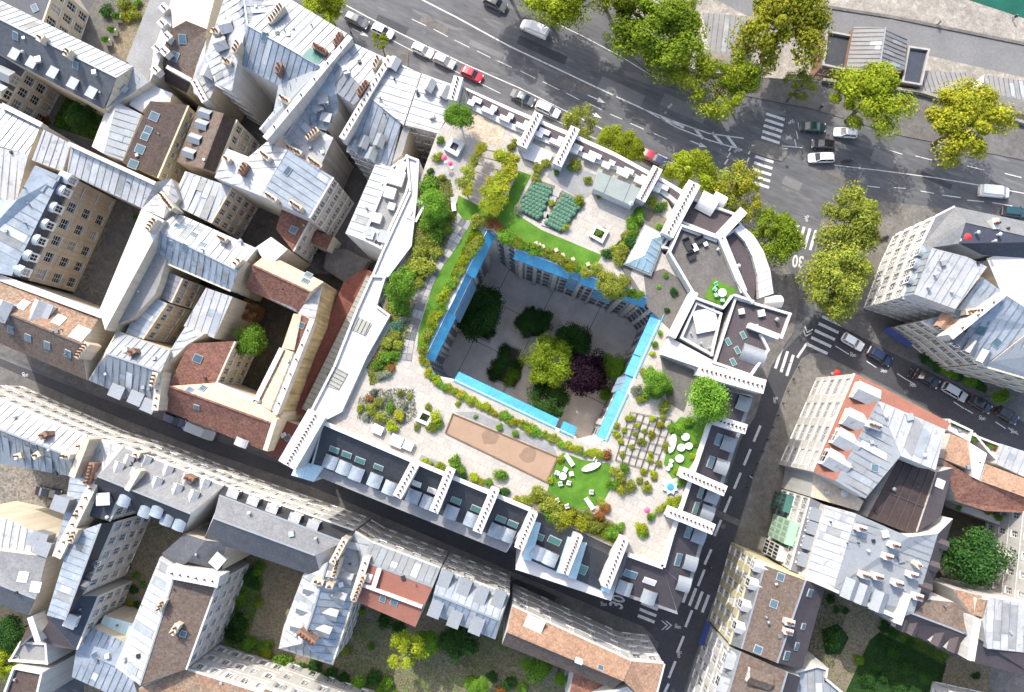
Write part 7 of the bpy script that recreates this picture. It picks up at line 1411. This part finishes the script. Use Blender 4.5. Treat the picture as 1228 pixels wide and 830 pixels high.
# star fountain, parasols, spots of colour
c = U(804, 584, D+.4); r = empty('star_fountain', Vector((c.x, c.y, D+.02)), 'white star shaped fountain basin with blue centre', 'fountain'); pts = [((1.15 if k % 2 else .8)*math.cos(k*math.pi/8), (1.15 if k % 2 else .8)*math.sin(k*math.pi/8)) for k in range(16)]
mb = MB(); mb.prism(pts, 0, .45, 'glazing'); obj('basin', mb.mesh('basin'), r); mb = MB(); mb.tube((0, 0, .45), (0, 0, .6), .5, .4, 'blue_glass', 14); obj('bowl', mb.mesh('bowl'), r)
def parasol(x, y, rr, m, label, z=D):
    c = U(x, y, z+2.1); r = empty('parasol', Vector((c.x, c.y, z+.05)), label, 'parasol'); mb = MB(); n_ = 8; top = Vector((0, 0, 2.35))
    pts = [Vector((rr*math.cos(k*2*math.pi/n_), rr*math.sin(k*2*math.pi/n_), 2.0)) for k in range(n_)]
    for k in range(n_): mb.poly((pts[k], pts[(k+1) % n_], top), m)
    obj('canopy', mb.mesh('canopy'), r); mb = MB(); mb.tube((0, 0, 0), (0, 0, 2.3), .03, .03, 'metal_light', 6); mb.tube((0, 0, 0), (0, 0, .06), .25, .25, 'concrete', 10); obj('pole', mb.mesh('pole'), r)
parasol(776, 612, .45, 'pink', 'pink parasol on the stone paving near the fountain'); parasol(533, 189, .42, 'pink', 'pink parasol next to the concrete light well'); parasol(540, 196, .4, 'pink', 'second pink parasol nearer the vine pergola'); parasol(1004, 447, .6, 'red_cloth', 'red parasol on the corner pavement', .12); parasol(1161, 284, .6, 'red_cloth', 'red parasol on the dark slate terrace', 17.2)
# white cube seats and planters by the south-west bed
for x, y, s, lb in ((476, 529, 1.0, 'larger white cube table by the south-west flower bed'), (489, 534, .8, 'smaller white cube table beside the larger one'), (453, 515, .8, 'white cube seat under the yellow shrubs')):
    c = U(x, y, D+.6); mb = MB(); q = Matrix.Rotation(-.42, 3, 'Z'); mb.box(Vector((0, 0, .62)), q @ Vector((s, 0, 0)), q @ Vector((0, s*.8, 0)), Vector((0, 0, .06)), 'white_paint')
    for sx in (-1, 1):
        for sy in (-1, 1): mb.box(q @ Vector((sx*s*.88, sy*s*.68, 0))+Vector((0, 0, .28)), Vector((.06, 0, 0)), Vector((0, .06, 0)), Vector((0, 0, .28)), 'white_paint')
    tag(obj('garden_table', mb.mesh('garden_table'), None, Vector((c.x, c.y, D+.04))), lb, 'table')
c = U(54, 128, 1); r = empty('dining_table', Vector((c.x, c.y, .16)), 'long white dining table in the little lawn courtyard', 'table', None, 1.05); mb = MB(); mb.bx(-1.6, 1.6, -.55, .55, .7, .78, 'white_paint'); obj('tabletop', mb.mesh('tabletop'), r)
for sx in (-1, 1):
    for sy in (-1, 1): mb = MB(); mb.bx(sx*1.45-.05, sx*1.45+.05, sy*.45-.05, sy*.45+.05, 0, .7, 'white_paint'); obj('leg', mb.mesh('leg'), r)
for k, (x, y) in enumerate(((49, 122), (46, 128), (58, 123), (61, 130), (56, 137))): seat('garden_chair', x, y, k, 'chair around the white courtyard dining table', 'courtyard dining chairs', 'metal_dark', .5, .5, .12)
# steel grid of the planting squares
gr = empty('planting_grid', U(770, 530, D), 'thin steel grid framing square planting beds and pale slabs', 'planting grid'); q4 = [(756, 494), (806, 504), (784, 566), (738, 552)]
for i in range(7):
    for ax in (0, 1):
        a, b_ = [U(*(bil(q4, i/6, t) if ax else bil(q4, t, i/6)), D+.2) for t in (0, 1)]; ee = (b_-a)/2; mb = MB(); mb.box((a+b_)/2, ee, Vector((-ee.y, ee.x, 0)).normalized()*.03, Vector((0, 0, .05+.01*ax)), 'metal_dark'); obj('grid_bar', mb.mesh('grid_bar', gr.location), gr)
for i in range(6):
    for j in range(6):
        if (i*7+j*3) % 5 < 3:
            mb = MB(); P4 = [U(*bil(q4, (i+a_)/6, (j+b_)/6), D+.07) for a_, b_ in ((.12, .12), (.88, .12), (.88, .88), (.12, .88))]; mb.poly(P4, 'deck_stone'); obj('slab', mb.mesh('slab', gr.location), gr)
# ================================================================ people
def person_mesh(seed, top, legs, stride=.3):
    rnd = random.Random(seed); me = bpy.data.meshes.new('person'); s = stride
    V = [(0, 0, .95), (0, 0, 1.2), (0, 0, 1.42), (0, 0, 1.52), (.02, 0, 1.66), (0, .19, 1.4), (.1, .26, 1.12), (.24, .27, .92), (0, -.19, 1.4), (-.12, -.26, 1.12), (-.1, -.27, .88), (0, .1, .9), (s*.5, .1, .5), (s*.75, .1, .08), (s*.75+.18, .1, .04), (0, -.1, .9), (-s*.3, -.1, .5), (-s, -.1, .1), (-s+.16, -.1, .04)]
    E_ = [(0, 1), (1, 2), (2, 3), (3, 4), (2, 5), (5, 6), (6, 7), (2, 8), (8, 9), (9, 10), (0, 11), (11, 12), (12, 13), (13, 14), (0, 15), (15, 16), (16, 17), (17, 18)]
    Rr = [.15, .15, .16, .06, .11, .07, .055, .045, .07, .055, .045, .1, .075, .05, .045, .1, .075, .05, .045]
    me.from_pydata(V, E_, []); o = bpy.data.objects.new('tmp', me); COL.objects.link(o); md = o.modifiers.new('s', 'SKIN')
    for i, sv in enumerate(me.skin_vertices[0].data): sv.radius = (Rr[i], Rr[i]); sv.use_root = (i == 0)
    o.modifiers.new('u', 'SUBSURF').levels = 1; bpy.context.view_layer.update(); m2 = bpy.data.meshes.new_from_object(o.evaluated_get(bpy.context.evaluated_depsgraph_get())); bpy.data.objects.remove(o)
    m2.materials.clear()
    for k in (legs, top, 'skin', 'bark'): m2.materials.append(MATS[k])
    for p in m2.polygons: z = p.center.z; p.material_index = 0 if z < .95 else 1 if z < 1.5 else (3 if z > 1.68 or p.center.x < -.02 else 2)
    m2.name = 'person'; return m2
pm1, pm2, pm3 = person_mesh(1, 'cloth_navy', 'cloth_navy'), person_mesh(2, 'white_paint', 'cloth_navy'), person_mesh(3, 'red_cloth', 'cloth_beige', .22)
for me, x, y, z, a_, lb in ((pm1, 1127, 27, ZQ, 2.8, 'person in dark clothes walking on the quay edge'), (pm1, 1218, 20, ZQ, 1.2, 'person in dark clothes near the river bank'), (pm2, 900, 572, .12, 1.2, 'person in white top walking on the pavement by the white block'), (pm3, 1002, 380, .12, -.6, 'person in red top standing beside the side street crossing'), (pm1, 852, 680, .02, -1.2, 'person in dark clothes crossing near the hotel corner'), (pm2, 944, 330, .12, .9, 'person in white top on the pavement by the rounded hotel corner')):
    c = U(x, y, z+1); tag(obj('person', me, None, Vector((c.x, c.y, z+.02)), a_), lb, 'person')

# bollards along the corner pavement
for k in range(11):
    x, y = 958-k*6.2, 440+k*14.5; c = U(x, y, .5); mb = MB(); mb.tube((0, 0, 0), (0, 0, .85), .09, .08, 'metal_dark', 8); mb.ball((0, 0, .92), .11, 'metal_dark', 8, 5)
    tag(obj('bollard', mb.mesh('bollard'), None, Vector((c.x, c.y, .12))), 'dark iron bollard on the kerb opposite the hotel chimney walls', 'bollard', 'bollards along the kerb')
for x, y, a_, lb in ((1030, 262, .4, 'person in dark clothes under the corner plane tree'), (985, 128, 1.0, 'person in dark clothes on the quay pavement behind the waiting cars'), (860, 745, 1.2, 'person in dark clothes walking below the yellow house')):
    c = U(x, y, 1.1); tag(obj('person', pm1, None, Vector((c.x, c.y, .14)), a_), lb, 'person')
